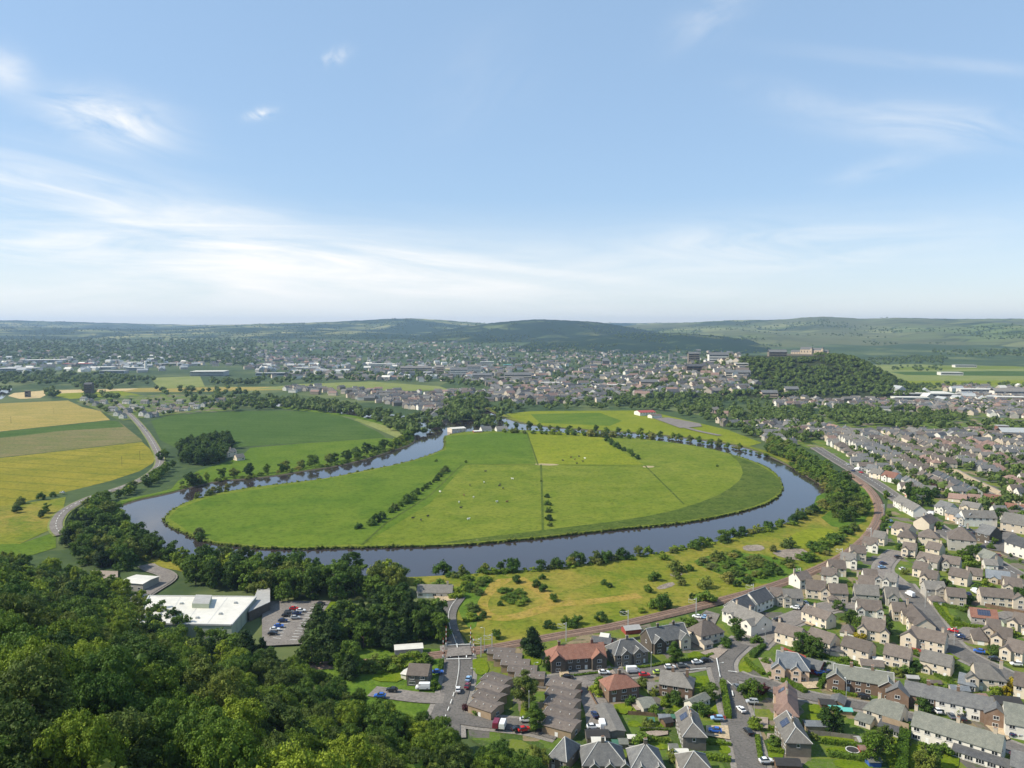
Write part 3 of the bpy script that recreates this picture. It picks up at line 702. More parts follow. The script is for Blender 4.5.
def ico(c, r, rg, jit=.12, sub=1):
    bm = bmesh.new(); bmesh.ops.create_icosphere(bm, subdivisions=sub, radius=1)
    V = [tuple(np.array(c) + np.array(v.co) * np.array(r) * (1 + rg.uniform(-jit, jit))) for v in bm.verts]
    F = [[v.index for v in f.verts] for f in bm.faces]; bm.free()
    return V, F

def crown_mesh(name, mat, seed, H=1.0, Rr=.42, base=.22, nl=34, leaves=5000, leaf=.030, lobe=(.20, .34), kind='round'):
    """broad crown of unit height: lobes of leaf clumps round an ellipsoid with gaps between"""
    rg = np.random.default_rng(seed)
    lob = []
    tries = 0
    while len(lob) < nl and tries < 3000:
        tries += 1
        z = rg.uniform(0, 1) ** .85
        prof = math.sin(math.pi * (0.12 + z * .80)) ** .65 if kind == 'round' else (1 - z) ** .8 * .95 + .05 if kind == 'cone' else math.sin(math.pi * (.2 + z * .72)) ** .9
        a = rg.uniform(0, 6.283); rr = Rr * prof * math.sqrt(rg.uniform(.12, 1)) * rg.uniform(.8, 1.12)
        lr = rg.uniform(*lobe) * Rr * (1.15 if z < .7 else .9)
        c = np.array([math.cos(a) * rr, math.sin(a) * rr, base + (1 - base) * z * .90 + .02])
        if all(np.linalg.norm(c - q[0]) > .55 * min(lr, q[1]) for q in lob): lob.append((c, lr))
    cs = np.array([l[0] for l in lob]); rs = np.array([l[1] for l in lob])
    pr = rs ** 2 / (rs ** 2).sum()
    k = rg.choice(len(lob), size=leaves, p=pr)
    d = rg.normal(size=(leaves, 3)); d[:, 2] = d[:, 2] * .9 + .25; d /= np.linalg.norm(d, axis=1, keepdims=True)
    C = cs[k] + d * rs[k][:, None] * rg.uniform(.72, 1.16, (leaves, 1)) * np.array([1, 1, .82])
    dist = np.linalg.norm(C[:, None, :] - cs[None], axis=2) / rs[None]
    dist[np.arange(leaves), k] = 9
    keep = dist.min(1) > .62
    C = C[keep]; d = d[keep]
    N = d + rg.normal(size=d.shape) * .4 + np.array([0, 0, .15])
    S = leaf * rg.uniform(.6, 1.35, len(C))
    ev, ef = [], []
    for c, r in lob:
        v, f = ico(c, (r * .70, r * .70, r * .58), rg)
        kk = len(ev); ev += v; ef += [[kk + i for i in q] for q in f]
    return quads_mesh(name, C, N, S, mat, rg, (ev, ef)), lob

def clump_crown(name, mat, seed, Rr=.46, base=.14, nl=24, per=9, leaves=15000, leaf=.012, lobe=(.26, .44)):
    """crown in two levels: big boughs, each covered in small rounded clumps of leaves"""
    rg = np.random.default_rng(seed); big = []; tries = 0
    while len(big) < nl and tries < 3000:
        tries += 1; z = rg.uniform(0, 1) ** .8; prof = math.sin(math.pi * (.14 + z * .76)) ** .6
        a = rg.uniform(0, 6.283); rr = Rr * prof * math.sqrt(rg.uniform(.15, 1)) * rg.uniform(.75, 1.1); lr = rg.uniform(*lobe) * Rr
        c = np.array([math.cos(a) * rr, math.sin(a) * rr, base + (1 - base) * z * .86 + .03])
        if all(np.linalg.norm(c - q[0]) > .62 * min(lr, q[1]) for q in big): big.append((c, lr))
    cs, rs = [], []
    for c, r in big:
        for _ in range(per):
            d = rg.normal(size=3); d[2] = d[2] * .8 + .35; d /= np.linalg.norm(d)
            p = c + d * r * rg.uniform(.72, 1.0) * np.array([1, 1, .85])
            if all(np.linalg.norm(p - q[0]) > .72 * q[1] for q in big if q[0] is not c): cs.append(p); rs.append(r * rg.uniform(.26, .46))
    cs = np.array(cs); rs = np.array(rs); pr = rs ** 2 / (rs ** 2).sum(); k = rg.choice(len(cs), size=leaves, p=pr)
    nb = leaves // 4; bc = np.array([b[0] for b in big]); br = np.array([b[1] for b in big]); kb = rg.choice(len(big), size=nb)
    cs = np.concatenate([cs, bc]); rs = np.concatenate([rs, br * .92]); k[:nb] = len(cs) - len(big) + kb
    d = rg.normal(size=(leaves, 3)); d[:, 2] = d[:, 2] * .85 + .35; d /= np.linalg.norm(d, axis=1, keepdims=True)
    C = cs[k] + d * rs[k][:, None] * rg.uniform(.78, 1.15, (leaves, 1)) * np.array([1, 1, .8])
    N = d + rg.normal(size=d.shape) * .34; S = leaf * rg.uniform(.6, 1.4, leaves)
    ev, ef = [], []
    for q, f_ in [(b, .45) for b in big] + [((c, r), .5) for c, r in zip(cs[:-len(big)], rs)]:
        v, f = ico(q[0], (q[1] * f_,) * 3, rg, .12, 1); kk = len(ev); ev += v; ef += [[kk + i for i in t_] for t_ in f]
    return quads_mesh(name, C, N, S, mat, rg, (ev, ef), .7), big

def trunk_mesh(lob, seed, base=.22, r=.022):
    rg = random.Random(seed); mb = MB()
    top = .62
    mb.bar((0, 0, -.06), (.005, .004, base), r, 'bark', 8, r * .8); mb.bar((.005, .004, base), (0, 0, top), r * .8, 'bark', 7, r * .35)
    for c, lr in rg.sample(lob, min(9, len(lob))):
        z0 = max(base * .7, min(top - .05, c[2] - .18)); mb.bar((0, 0, z0), tuple(c), r * .42, 'bark', 5, r * .12)
    return mb.mesh('trunk')

TP = {}
def proto(key, **kw):
    mat = kw.pop('mat'); seed = kw.pop('seed')
    me, lob = (clump_crown if kw.pop('clump', 0) else crown_mesh)('crown', mat, seed, **kw)
    TP.setdefault(key, []).append((me, trunk_mesh(lob, seed, kw.get('base', .22), .028 if kw.get('kind') == 'cone' else .022)))
BL = [('dark', 'leaf_dark'), ('mid', 'leaf_mid'), ('light', 'leaf_light'), ('olive', 'leaf_olive')]
for i, (k, m_) in enumerate(BL):
    for j in range(2):
        proto('big_' + k, mat=m_, seed=20 + i * 5 + j, clump=1, Rr=.43 + .05 * j, base=.14, nl=26, per=11, leaves=17000, leaf=.0125)
        proto('mid_' + k, mat=m_, seed=60 + i * 5 + j, clump=1, Rr=.40 + .08 * j, base=.06, nl=13 + 4 * j, per=8, leaves=3200, leaf=.027, lobe=(.30, .52))
for i, (k, m_) in enumerate(BL + [('gold', 'leaf_gold'), ('copper', 'leaf_copper'), ('grey', 'leaf_grey')]):
    proto('bush_' + k, mat=m_, seed=100 + i, Rr=.62, base=.0, nl=14, leaves=750, leaf=.075, lobe=(.32, .5))
for j in range(2):
    proto('conifer', mat='leaf_conifer', seed=130 + j, Rr=.32 + .06 * j, base=.06, nl=44, leaves=3000, leaf=.030, lobe=(.22, .40), kind='cone')
proto('birch', mat='leaf_mid', seed=140, Rr=.27, base=.10, nl=46, leaves=7000, leaf=.016, lobe=(.22, .38), kind='oval')
proto('birch', mat='leaf_olive', seed=141, Rr=.27, base=.10, nl=46, leaves=7000, leaf=.016, lobe=(.22, .38), kind='oval')

KIND = {'big': ('broadleaf_tree', 'tree'), 'mid': ('broadleaf_tree', 'tree'), 'bush': ('bush', 'bush'), 'conifer': ('conifer_tree', 'conifer'), 'birch': ('slender_tree', 'tree')}
ADJ = {'dark': 'dark green', 'mid': 'mid-green', 'light': 'bright yellow-green', 'olive': 'olive green', 'gold': 'golden yellow', 'copper': 'dark copper-red', 'grey': 'pale grey-green'}
def tree(key, loc, h, where, group, label=None, wide=1.0):
    if key not in TP: key = key.split('_')[0]
    k = key.split('_'); nm, cat = KIND[k[0]]
    pr_ = rnd.choice(TP[key])
    if label is None:
        adj = ADJ[k[1]] if len(k) > 1 else ''
        noun = {'conifer': 'dark pointed conifer', 'bush': adj + ' bush', 'birch': 'slender feathery tree'}.get(k[0], adj + ' leafy tree')
        label = noun + ' ' + where
    o = thing(nm, label, cat, loc, rnd.uniform(0, 6.28), group)
    w = h * wide * rnd.uniform(.92, 1.1)
    o.scale = (w, w, h)
    link('crown', pr_[0], o)
    if k[0] != 'bush': link('trunk', pr_[1], o)
    return o

def in_poly(x, y, poly):
    c = False; n = len(poly); j = n - 1
    for i in range(n):
        xi, yi = poly[i][0], poly[i][1]; xj, yj = poly[j][0], poly[j][1]
        if (yi > y) != (yj > y) and x < (xj - xi) * (y - yi) / (yj - yi) + xi: c = not c
        j = i
    return c

def scatter(poly, spacing, jit=.42, rg=rnd):
    """points on a jittered hexagonal lattice inside a ground polygon (world xy)"""
    xs = [p[0] for p in poly]; ys = [p[1] for p in poly]
    out = []; y = min(ys); row = 0
    while y < max(ys):
        x = min(xs) + (spacing / 2 if row % 2 else 0)
        while x < max(xs):
            px, py = x + rg.uniform(-jit, jit) * spacing, y + rg.uniform(-jit, jit) * spacing
            if in_poly(px, py, poly): out.append((px, py))
            x += spacing
        y += spacing * .87; row += 1
    return out
def wpoly(px): return [G(*p) for p in px]
def along(px, spacing, jit=2.0, world=False):
    pts = px if world else [G(*p) for p in px]
    out = []; acc = 0; nxt = 0
    for a, b in zip(pts[:-1], pts[1:]):
        L_ = (b - a).length
        while nxt <= acc + L_:
            p = a.lerp(b, (nxt - acc) / L_); out.append(Vector((p.x + rnd.uniform(-jit, jit), p.y + rnd.uniform(-jit, jit), 0))); nxt += spacing * rnd.uniform(.8, 1.2)
        acc += L_
    return out

# ------------------------------------------------------------------ houses
def window_mesh(w, h, bars=1, mat='white_paint', door=None):
    mb = MB(); t_ = .09
    # outer face of the wall is y = 0, outside is -y
    mb.box(-w / 2, w / 2, -.05, .06, 0, t_, mat); mb.box(-w / 2, w / 2, -.05, .06, h - t_, h, mat)
    mb.box(-w / 2, -w / 2 + t_, -.05, .06, t_, h - t_, mat); mb.box(w / 2 - t_, w / 2, -.05, .06, t_, h - t_, mat)
    for k in range(bars):
        x = -w / 2 + w * (k + 1) / (bars + 1); mb.box(x - .04, x + .04, -.045, .055, t_, h - t_, mat)
    mb.box(-w / 2 + t_, w / 2 - t_, -.02, .05, t_, h - t_, door or 'dark_glass')
    mb.box(-w / 2 - .08, w / 2 + .08, -.12, .05, -.09, -.004, 'concrete')
    return mb.mesh('door' if door else 'window')
WM = {'w': window_mesh(1.7, 1.25, 1), 's': window_mesh(1.0, 1.15, 0), 'b': window_mesh(2.3, 1.35, 2), 'd': window_mesh(1.05, 2.1, 0, 'white_paint', 'white_paint'), 'dr': window_mesh(1.05, 2.1, 0, 'white_paint', 'rust_red'), 'db': window_mesh(1.05, 2.1, 0, 'white_paint', 'timber'), 'g': window_mesh(2.3, 2.1, 0, 'white_paint', 'white_paint')}

def chimney_mesh(wall, h=1.5, w=1.0, d=.6, pots=3):
    mb = MB(); mb.box(-w / 2, w / 2, -d / 2, d / 2, -1.2, h, wall); mb.box(-w / 2 - .06, w / 2 + .06, -d / 2 - .06, d / 2 + .06, h, h + .12, 'concrete')
    for k in range(pots):
        x = (k - (pots - 1) / 2) * w / max(1, pots) * .95
        mb.bar((x, 0, h + .12), (x, 0, h + .55), .13, 'pot', 8, .10)
    return mb.mesh('chimney')
CHM = {}
def wallbox(mb, L, W, eave, rise, gable, wall, x0=None, hipf=None):
    x0, x1 = -L / 2, L / 2; y0, y1 = -W / 2, W / 2
    mb.box(x0, x1, y0, y1, -.3, eave, wall)
    if gable:
        for x, s_ in ((x0, 1), (x1, -1)):
            k = len(mb.v); mb.v += [(x, y0, eave), (x, y1, eave), (x, 0, eave + rise), (x + .25 * s_, y0, eave), (x + .25 * s_, y1, eave), (x + .25 * s_, 0, eave + rise)]
            for f in ((0, 1, 2), (5, 4, 3), (0, 2, 5, 3), (1, 4, 5, 2)): mb.f.append(tuple(k + i for i in f)); mb.m.append(mb.mi(wall))
def roofgeom(mb, L, W, eave, rise, hip0, hip1, mat, ov=.35, vg=.25, th=.16, caps=None):
    """gable (hip = 0) or hipped roof as slabs a hand thick"""
    s_ = rise / (W / 2); ze = eave - ov * s_ + th; zr = eave + rise + th
    ye = W / 2 + ov
    xa = -L / 2 - (ov if hip0 else vg); xb = L / 2 + (ov if hip1 else vg)
    ra = -L / 2 + W / 2 * .95 if hip0 else xa; rb = L / 2 - W / 2 * .95 if hip1 else xb
    if ra > rb: ra = rb = (ra + rb) / 2
    mb.solid([(xa, -ye, ze), (xb, -ye, ze), (rb, 0, zr), (ra, 0, zr)], mat, th)
    mb.solid([(xb, ye, ze), (xa, ye, ze), (ra, 0, zr), (rb, 0, zr)], mat, th)
    if hip0: mb.solid([(xa, ye, ze), (xa, -ye, ze), (ra, 0, zr)], mat, th)
    if hip1: mb.solid([(xb, -ye, ze), (xb, ye, ze), (rb, 0, zr)], mat, th)
    if caps is not None:
        z = .06
        caps.bar((ra, 0, zr + z), (rb + .01, 0, zr + z), .14, 'lead', 5)
        for h_, x_, r_ in ((hip0, xa, ra), (hip1, xb, rb)):
            if h_:
                for y in (-ye, ye): caps.bar((x_, y, ze + z), (r_, 0, zr + z), .13, 'lead', 5)
            else:
                for y in (-ye, ye): caps.bar((x_, y, ze + .03), (x_, 0, zr + .03), .09, 'lead', 5)

HOUSES = []
def house(label, c, rot, L, W, eave=5.0, pitch=36, hip=(0, 0), wall='cream_render', roof='brown_tile', wings=(), chim=(), caps=False, cat='house', name='house', group=None, detail=2, wall2=None, solar=None, lean=(), door='d', nwin=None, z=0, chwall=None):
    """wings: (x, width, projection, eave, gable 1 / hip 0); lean: (x, width, projection, roof) single-storey lean-to at the front"""
    o = thing(name, label, cat, (c[0], c[1], z), rot, group)
    HOUSES.append((o, L, W))
    rise = W / 2 * math.tan(R(pitch))
    mb = MB(); wallbox(mb, L, W, eave, rise, not (hip[0] and hip[1]), wall)
    if hip[0] != hip[1]:  # one gable only: rebuild
        mb = MB(); mb.box(-L / 2, L / 2, -W / 2, W / 2, -.3, eave, wall)
        x, s_ = (-L / 2, 1) if not hip[0] else (L / 2, -1)
        k = len(mb.v); mb.v += [(x, -W / 2, eave), (x, W / 2, eave), (x, 0, eave + rise), (x + .25 * s_, -W / 2, eave), (x + .25 * s_, W / 2, eave), (x + .25 * s_, 0, eave + rise)]
        for f in ((0, 1, 2), (5, 4, 3), (0, 2, 5, 3), (1, 4, 5, 2)): mb.f.append(tuple(k + i for i in f)); mb.m.append(mb.mi(wall))
    rb = MB(); cp = MB() if caps else None
    roofgeom(rb, L, W, eave, rise, hip[0], hip[1], roof, caps=cp)
    for wg in wings:
        x, ww, pr_, we, gb = wg[:5]
        wm = wg[5] if len(wg) > 5 else wall
        wr = ww / 2 * math.tan(R(pitch)) * (1.0 if gb else .8)
        y0, y1 = -W / 2 - pr_, -W / 2 + .02
        mb.box(x - ww / 2, x + ww / 2, y0, y1, -.3, we, wm)
        ridge = we + wr
        yin = -W / 2 + max(0, (ridge - eave)) / (rise / (W / 2)) + .15      # where the wing's ridge meets the main slope
        yin = min(yin, 0)
        if gb:
            k = len(mb.v); mb.v += [(x - ww / 2, y0, we), (x + ww / 2, y0, we), (x, y0, we + wr), (x - ww / 2, y0 + .25, we), (x + ww / 2, y0 + .25, we), (x, y0 + .25, we + wr)]
            for f in ((0, 1, 2), (5, 4, 3), (0, 2, 5, 3), (1, 4, 5, 2)): mb.f.append(tuple(k + i for i in f)); mb.m.append(mb.mi(wm))
        s_ = wr / (ww / 2); th = .16; ov = .3; yf = y0 - (.25 if gb else .3)
        rf = yf if gb else y0 + ww * .45
        zt = we + wr + th; ze = we - ov * s_ + th
        for sg in (-1, 1):
            q = [(x + sg * (ww / 2 + ov), yf, ze), (x, rf, zt), (x, yin, zt), (x + sg * (ww / 2 + ov), max(y1, -W / 2 + .3), ze)]
            rb.solid(q if sg < 0 else q[::-1], roof, th) if False else rb.solid(q[::-1] if sg < 0 else q, roof, th)
            if cp is not None: cp.bar((x + sg * (ww / 2 + ov), yf, ze + .03), (x, rf, zt + .03), .09, 'lead', 5)
        if not gb: rb.solid([(x - ww / 2 - ov, yf, ze), (x + ww / 2 + ov, yf, ze), (x, rf, zt)], roof, th)
        if cp is not None: cp.bar((x, rf, zt + .05), (x, yin, zt + .05), .1, 'lead', 5)
        if detail:
            wy = y0 - .004
            if we > 4.2: link('window', WM['w'], o, (x, wy, we - 1.55)); link('window', WM['w'], o, (x - .2, wy, 1.0))
            elif name == 'garage' or wg[3] < 2.5: link('garage_door', WM['g'], o, (x, wy, .05))
            else: link('window', WM['w'], o, (x, wy, 1.0))
    for (x, ww, pr_, rm) in lean:
        y0 = -W / 2 - pr_
        mb.box(x - ww / 2, x + ww / 2, y0, -W / 2 + .02, -.3, 2.3, wall)
        rb.solid([(x - ww / 2 - .2, y0 - .25, 2.4), (x + ww / 2 + .2, y0 - .25, 2.4), (x + ww / 2 + .2, -W / 2 + .05, 3.5), (x - ww / 2 - .2, -W / 2 + .05, 3.5)], rm, .14)
        if detail:
            for k in range(max(1, int(ww / 3))): link('window', WM['b'], o, (x - ww / 2 + ww * (k + .5) / max(1, int(ww / 3)), y0 - .004, .85))
    if wall2:
        mb.box(wall2[0], wall2[1], -W / 2 - .03, -W / 2 + .1, -.2, eave - .02, wall2[2])
    mb.build('wall', o); ro = rb.build('roof', o)
    if cp is not None and cp.f: cp.build('ridge_cap', ro)
    for x in chim:
        ck = chwall or (wall if 'brick' in wall or 'stone' in wall else 'buff_render')
        if ck not in CHM: CHM[ck] = chimney_mesh(ck)
        hz = eave + rise
        link('chimney', CHM[ck], ro, (x, 0, hz))
    if solar:
        x, w_, side = solar
        sp = MB(); a = math.atan2(rise, W / 2); n_ = (0, side * math.sin(a), math.cos(a))
        def sp_(xx, q):      # q 0..1 from eave to ridge
            y = side * (W / 2) * (1 - q); return (xx, y + n_[1] * .28, eave + rise * q + n_[2] * .28)
        q = [sp_(x - w_ / 2, .22), sp_(x + w_ / 2, .22), sp_(x + w_ / 2, .82), sp_(x - w_ / 2, .82)]
        sp.solid(q if side < 0 else q[::-1], 'solar', .06); sp.build('solar_panel', ro)
    if detail and name not in ('shed',):
        st = [.95] if eave < 4.2 else [.95, eave - 1.6]
        blocked = [(wg[0] - wg[1] / 2 - .6, wg[0] + wg[1] / 2 + .6) for wg in wings]
        blow = blocked + [(l[0] - l[1] / 2 - .6, l[0] + l[1] / 2 + .6) for l in lean]
        n = nwin or max(2, int(L / (2.9 if detail > 1 else 4)))
        dn = rnd.randrange(n)
        wy = -W / 2 - .004 - (.03 if wall2 else 0)
        for k in range(n):
            x = -L / 2 + L * (k + .5) / n
            for si, zz in enumerate(st):
                bl = blow if si == 0 else blocked
                if any(a < x < b for a, b in bl): continue
                if si == 0 and (k == dn or (L > 15 and k % 3 == 1)): link('door', WM[door], o, (x, wy, .05))
                else: link('window', WM[rnd.choice('wwsb' if si == 0 else 'wws')], o, (x, wy, zz))
        if detail > 1:
            for k in range(n):
                x = -L / 2 + L * (k + .5) / n
                for zz in st: link('window', WM[rnd.choice('ws')], o, (x, W / 2 + .004, zz), math.pi)
            for sx_ in (-1, 1):
                for zz in st[-1:]: link('window', WM['s'], o, (sx_ * (L / 2 + .004), rnd.uniform(-1, 1), zz), sx_ * math.pi / 2)
    return o

def HF(label, p1, p2, depth, eave=5.0, deep=False, **kw):
    """house from the two ends of its front wall at ground level (pixels), going back by depth"""
    a, b = G(*p1), G(*p2); d = b - a; L = d.length; d.normalize(); n = Vector((-d.y, d.x, 0))
    c = (a + b) / 2 + n * depth / 2; rot = math.atan2(d.y, d.x)
    if deep: return house(label, c, rot - math.pi / 2, depth, L, eave, **kw)   # ridge runs away from the front: local +x is the near end
    return house(label, c, rot, L, depth, eave, **kw)

def HR(label, p1, p2, width, zr, eave, extra=0, **kw):
    """house from the two ends of its ridge"""
    a, b = G(p1[0], p1[1], zr), G(p2[0], p2[1], zr); d = b - a; L = d.length + extra; rot = math.atan2(d.y, d.x); c = (a + b) / 2
    pitch = math.degrees(math.atan((zr - eave) / (width / 2)))
    return house(label, (c.x, c.y), rot, L, width, eave, pitch, **kw)

def shed(label, px, L, W, rot, h=2.1, wall='grey_timber', roof='black_felt', name='shed', cat='shed', pitch=22, hip=(0, 0)):
    p = G(*px); return house(label, p, R(rot), L, W, h, pitch, hip, wall, roof, name=name, cat=cat, detail=0, group='garden sheds' if name == 'shed' else None)

# ------------------------------------------------------------------ vehicles
def loft(secs, mat, cap=True):
    """sections (x, half width bottom, half width top, z0, z1)"""
    mb = MB(); k0 = None
    for (x, wb, wt, z0, z1) in secs:
        k = len(mb.v); mb.v += [(x, -wb, z0), (x, -wb * 1.02, (z0 + z1) / 2), (x, -wt, z1), (x, wt, z1), (x, wb * 1.02, (z0 + z1) / 2), (x, wb, z0)]
        if k0 is not None:
            for i in range(6): mb.f.append((k0 + i, k0 + (i + 1) % 6, k + (i + 1) % 6, k + i)[::-1]); mb.m.append(mb.mi(mat))
        else: mb.f.append(tuple(range(k, k + 6))); mb.m.append(mb.mi(mat))
        k0 = k
    mb.f.append(tuple(range(k0 + 5, k0 - 1, -1))); mb.m.append(mb.mi(mat))
    return mb
def wheel_mesh():
    mb = MB(); mb.bar((0, -.11, 0), (0, .11, 0), .33, 'tyre', 14); mb.bar((0, -.125, 0), (0, .125, 0), .20, 'chrome', 10)
    return mb.mesh('wheel')
WH = wheel_mesh()
def lightmesh(m_):
    mb = MB(); mb.box(-.05, .05, -.18, .18, -.07, .07, m_, .015); return mb.mesh('light')
HL, TL = lightmesh('lamp_glass'), lightmesh('red_light')
CARM = {}
def carmesh(kind, colour):
    key = (kind, colour)
    if key in CARM: return CARM[key]
    c = 'car ' + colour
    if kind == 'van':
        body = loft([(-2.6, .88, .80, .45, 1.95), (-2.5, .96, .86, .3, 2.25), (1.1, .96, .86, .3, 2.25), (1.45, .96, .84, .3, 2.1), (1.9, .95, .84, .3, 1.25), (2.55, .90, .78, .32, 1.05), (2.66, .8, .7, .4, .85)], c)
        glass = MB()
        glass.poly([(1.50, -.78, 2.08), (1.94, -.80, 1.28), (1.94, .80, 1.28), (1.50, .78, 2.08)][::-1], 'dark_glass')
        for s_ in (-1, 1): glass.box(.75, 1.5, s_ * .915 - .025, s_ * .915 + .025, 1.25, 1.95, 'dark_glass', .05)
        roof = None; wb = 1.65
    else:
        e = .25 if kind == 'estate' else 0
        body = loft([(-2.12, .74, .66, .42, .78), (-2.05, .85, .78, .28, .92), (-1.3, .88, .82, .24, .95), (.8, .88, .82, .24, .93), (1.6, .86, .78, .25, .84), (2.05, .80, .70, .30, .70), (2.14, .70, .6, .4, .6)], c)
        back = -1.95 if kind == 'estate' else -1.75
        glass = loft([(back, .76, .72, .90, .96), (back + .55 - e * 1.4, .78, .62, .90, 1.38), (.15, .78, .62, .90, 1.40), (.95, .78, .74, .90, .95)], 'dark_glass')
        roof = loft([(back + .58 - e * 1.4, .63, .58, 1.375, 1.43), (-.4, .635, .6, 1.39, 1.49), (.12, .63, .58, 1.385, 1.44)], c); wb = 1.28
    CARM[key] = (body.mesh('body'), glass.mesh('glass'), roof.mesh('roof_panel') if roof else None, wb)
    return CARM[key]
def car(px, ang, colour='silver', kind='car', where='', label=None, cat=None, z=1.2):
    p = px if hasattr(px, 'z') else G(*px)
    if label is None: label = f"{colour} {kind} {where}"
    cat = 'van' if kind == 'van' else 'car'
    o = thing('parked_van' if kind == 'van' else 'parked_car', label, cat, (p.x, p.y, z), R(ang), 'cars and vans in the streets and drives')
    b, g_, r_, wb = carmesh(kind, colour)
    body = link('body', b, o); link('glass', g_, o)
    if r_: link('roof_panel', r_, o)
    for sx_ in (-1, 1):
        for sy in (-1, 1):
            link('wheel', WH, o, (sx_ * wb, sy * (.80 if kind != 'van' else .86), .33))
            xx = (2.08 if kind != 'van' else 2.58) if sx_ > 0 else (-2.09 if kind != 'van' else -2.56)
            link('headlight' if sx_ > 0 else 'tail_light', HL if sx_ > 0 else TL, o, (xx, sy * .55, .66 if kind != 'van' else .85))
    return o

# ------------------------------------------------------------------ hedges, fences, posts
def hedge(label, px, w=1.2, h=1.6, mat='leaf_hedge', z=0.1, group='garden hedges', dens=9):
    pts = [G(*p) for p in px]; c = sum(pts, Vector()) / len(pts)
    rg = np.random.default_rng(len(THINGS))
    o = None; V = []; F = []; C = []; N = []
    l, r = offset_line(pts, w * .42), offset_line(pts, -w * .42)
    for i, (a, b) in enumerate(zip(l, r)):
        V += [(a.x - c.x, a.y - c.y, 0), (a.x - c.x, a.y - c.y, h * .9), (b.x - c.x, b.y - c.y, h * .9), (b.x - c.x, b.y - c.y, 0)]
    for i in range(len(pts) - 1):
        k = 4 * i; F += [[k + j, k + 4 + j, k + 5 + j, k + 1 + j] for j in range(3)]
    F += [[0, 1, 2, 3], [len(V) - 1, len(V) - 2, len(V) - 3, len(V) - 4]]
    for a, b in zip(pts[:-1], pts[1:]):
        Ls = (b - a).length; n = int(Ls * (w + 2 * h) * dens)
        u = (b - a).normalized(); v = Vector((-u.y, u.x, 0))
        for k in range(n):
            s_ = rg.uniform(0, Ls); q = rg.uniform(-1, 1) * (w / 2 + h)
            if abs(q) < w / 2: p = a + u * s_ + v * q; zz = h * rg.uniform(.9, 1.08); nn = (0, 0, 1)
            else:
                sg = 1 if q > 0 else -1; p = a + u * s_ + v * sg * w * rg.uniform(.44, .56); zz = h - (abs(q) - w / 2); nn = (v.x * sg, v.y * sg, .2)
            C.append((p.x - c.x, p.y - c.y, zz)); N.append(nn)
    C = np.array(C); N = np.array(N, float) + rg.normal(size=C.shape) * .5
    me = quads_mesh('hedge', C, N, .30 * rg.uniform(.7, 1.3, len(C)), mat, rg, (V, F))
    o = bpy.data.objects.new('hedge', me); COL.objects.link(o); o.location = (c.x, c.y, z)
    tag(o, label, 'hedge', group); THINGS.append(o); return o

def fence(label, px, h=1.7, mat='timber', z=0.1, group='garden fences'):
    pts = [G(*p) for p in px]; c = sum(pts, Vector()) / len(pts)
    o = thing('fence', label, 'fence', (c.x, c.y, z), 0, group)
    pn, ps = MB(), MB()
    for a, b in zip(pts[:-1], pts[1:]):
        n = max(1, int((b - a).length / 2.4)); u = (b - a) / n; v = Vector((-u.y, u.x, 0)).normalized() * .03
        for k in range(n):
            p, q = a + u * k - c, a + u * (k + 1) - c
            pn.solid([(*(p - v)[:2], h), (*(q - v)[:2], h), (*(q + v)[:2], h), (*(p + v)[:2], h)], mat, h - .05)
            ps.box(p.x - .07, p.x + .07, p.y - .07, p.y + .07, -.1, h + .12, mat)
    pn.build('panel', o); ps.build('post', o); return o
# ------------------------------------------------------------------ near houses, one by one
def stepped(label, units, u, v, L, W, **kw):
    """a terrace of low brown-tiled units, each stepped sideways from the last: one building"""
    c0 = G(*units[0]); o = thing('terraced_house', label, 'terrace', (c0.x, c0.y, 0), 0, 'stepped brown terraces')
    vv = (G(*v[1]) - G(*v[0])).normalized(); rot = math.atan2(vv.y, vv.x)
    for i, q in enumerate(units):
        c = G(q[0], q[1], 0) - c0
        e = 3.4 + .012 * i; rise = W / 2 * math.tan(R(9))
        mb = MB(); wallbox(mb, L, W - .02, e, rise, True, 'tan_brick')
        wo = mb.build('wall', o, (c.x, c.y, 0)); wo.rotation_euler.z = rot
        rb, cp = MB(), None
        roofgeom(rb, L, W, e, rise, 0, 0, 'brown_tile', .25, .3, .16)
        for s_ in (-1, 1):
            rb.solid([(-L / 2 - .3, -W / 2 - .2, e + .2), (-L / 2 - .12, -W / 2 - .2, e + .2), (-L / 2 - .12, 0, e + rise + .25), (-L / 2 - .3, 0, e + rise + .25)], 'lead', .12)
        ro = rb.build('roof', o, (c.x, c.y, 0)); ro.rotation_euler.z = rot
        for k in range(3):
            x = -L / 2 + L * (k + .5) / 3; vb = MB(); vb.box(x - .16, x + .16, -1.6, -1.3, e + rise * .55, e + rise * .58 + .5, 'lead'); vb.build('roof_vent', ro)
        for k in (-1, 1):
            for zz in (.9,):
                link('window', WM['w'], o, (c.x + (k * (L / 2 + .004)) * math.cos(rot), c.y + k * (L / 2 + .004) * math.sin(rot), zz), rot + k * math.pi / 2)
        link('door', WM['d'], o, (c.x + (W / 2) * math.sin(rot), c.y - (W / 2) * math.cos(rot), .05), rot)
    return o
stepped('long stepped terrace of low brown-tiled roofs beside the parking lane', [(561.5, 733), (562, 722), (562.5, 711.5), (563, 702), (564, 693)], None, ((546, 729), (571, 735.5)), 10.2, 8.2)
stepped('stepped terrace of low brown-tiled roofs right beside the main road junction', [(486, 714), (489.5, 705), (493, 696), (497, 688)], None, ((474, 709), (495, 716)), 9.5, 7.6)
stepped('stepped terrace of brown-tiled roofs nearest the railway signal', [(530, 684), (522.5, 677.5), (515.5, 671), (508, 665), (501.5, 659.5)], None, ((516, 683), (541, 684)), 10.5, 6.0)

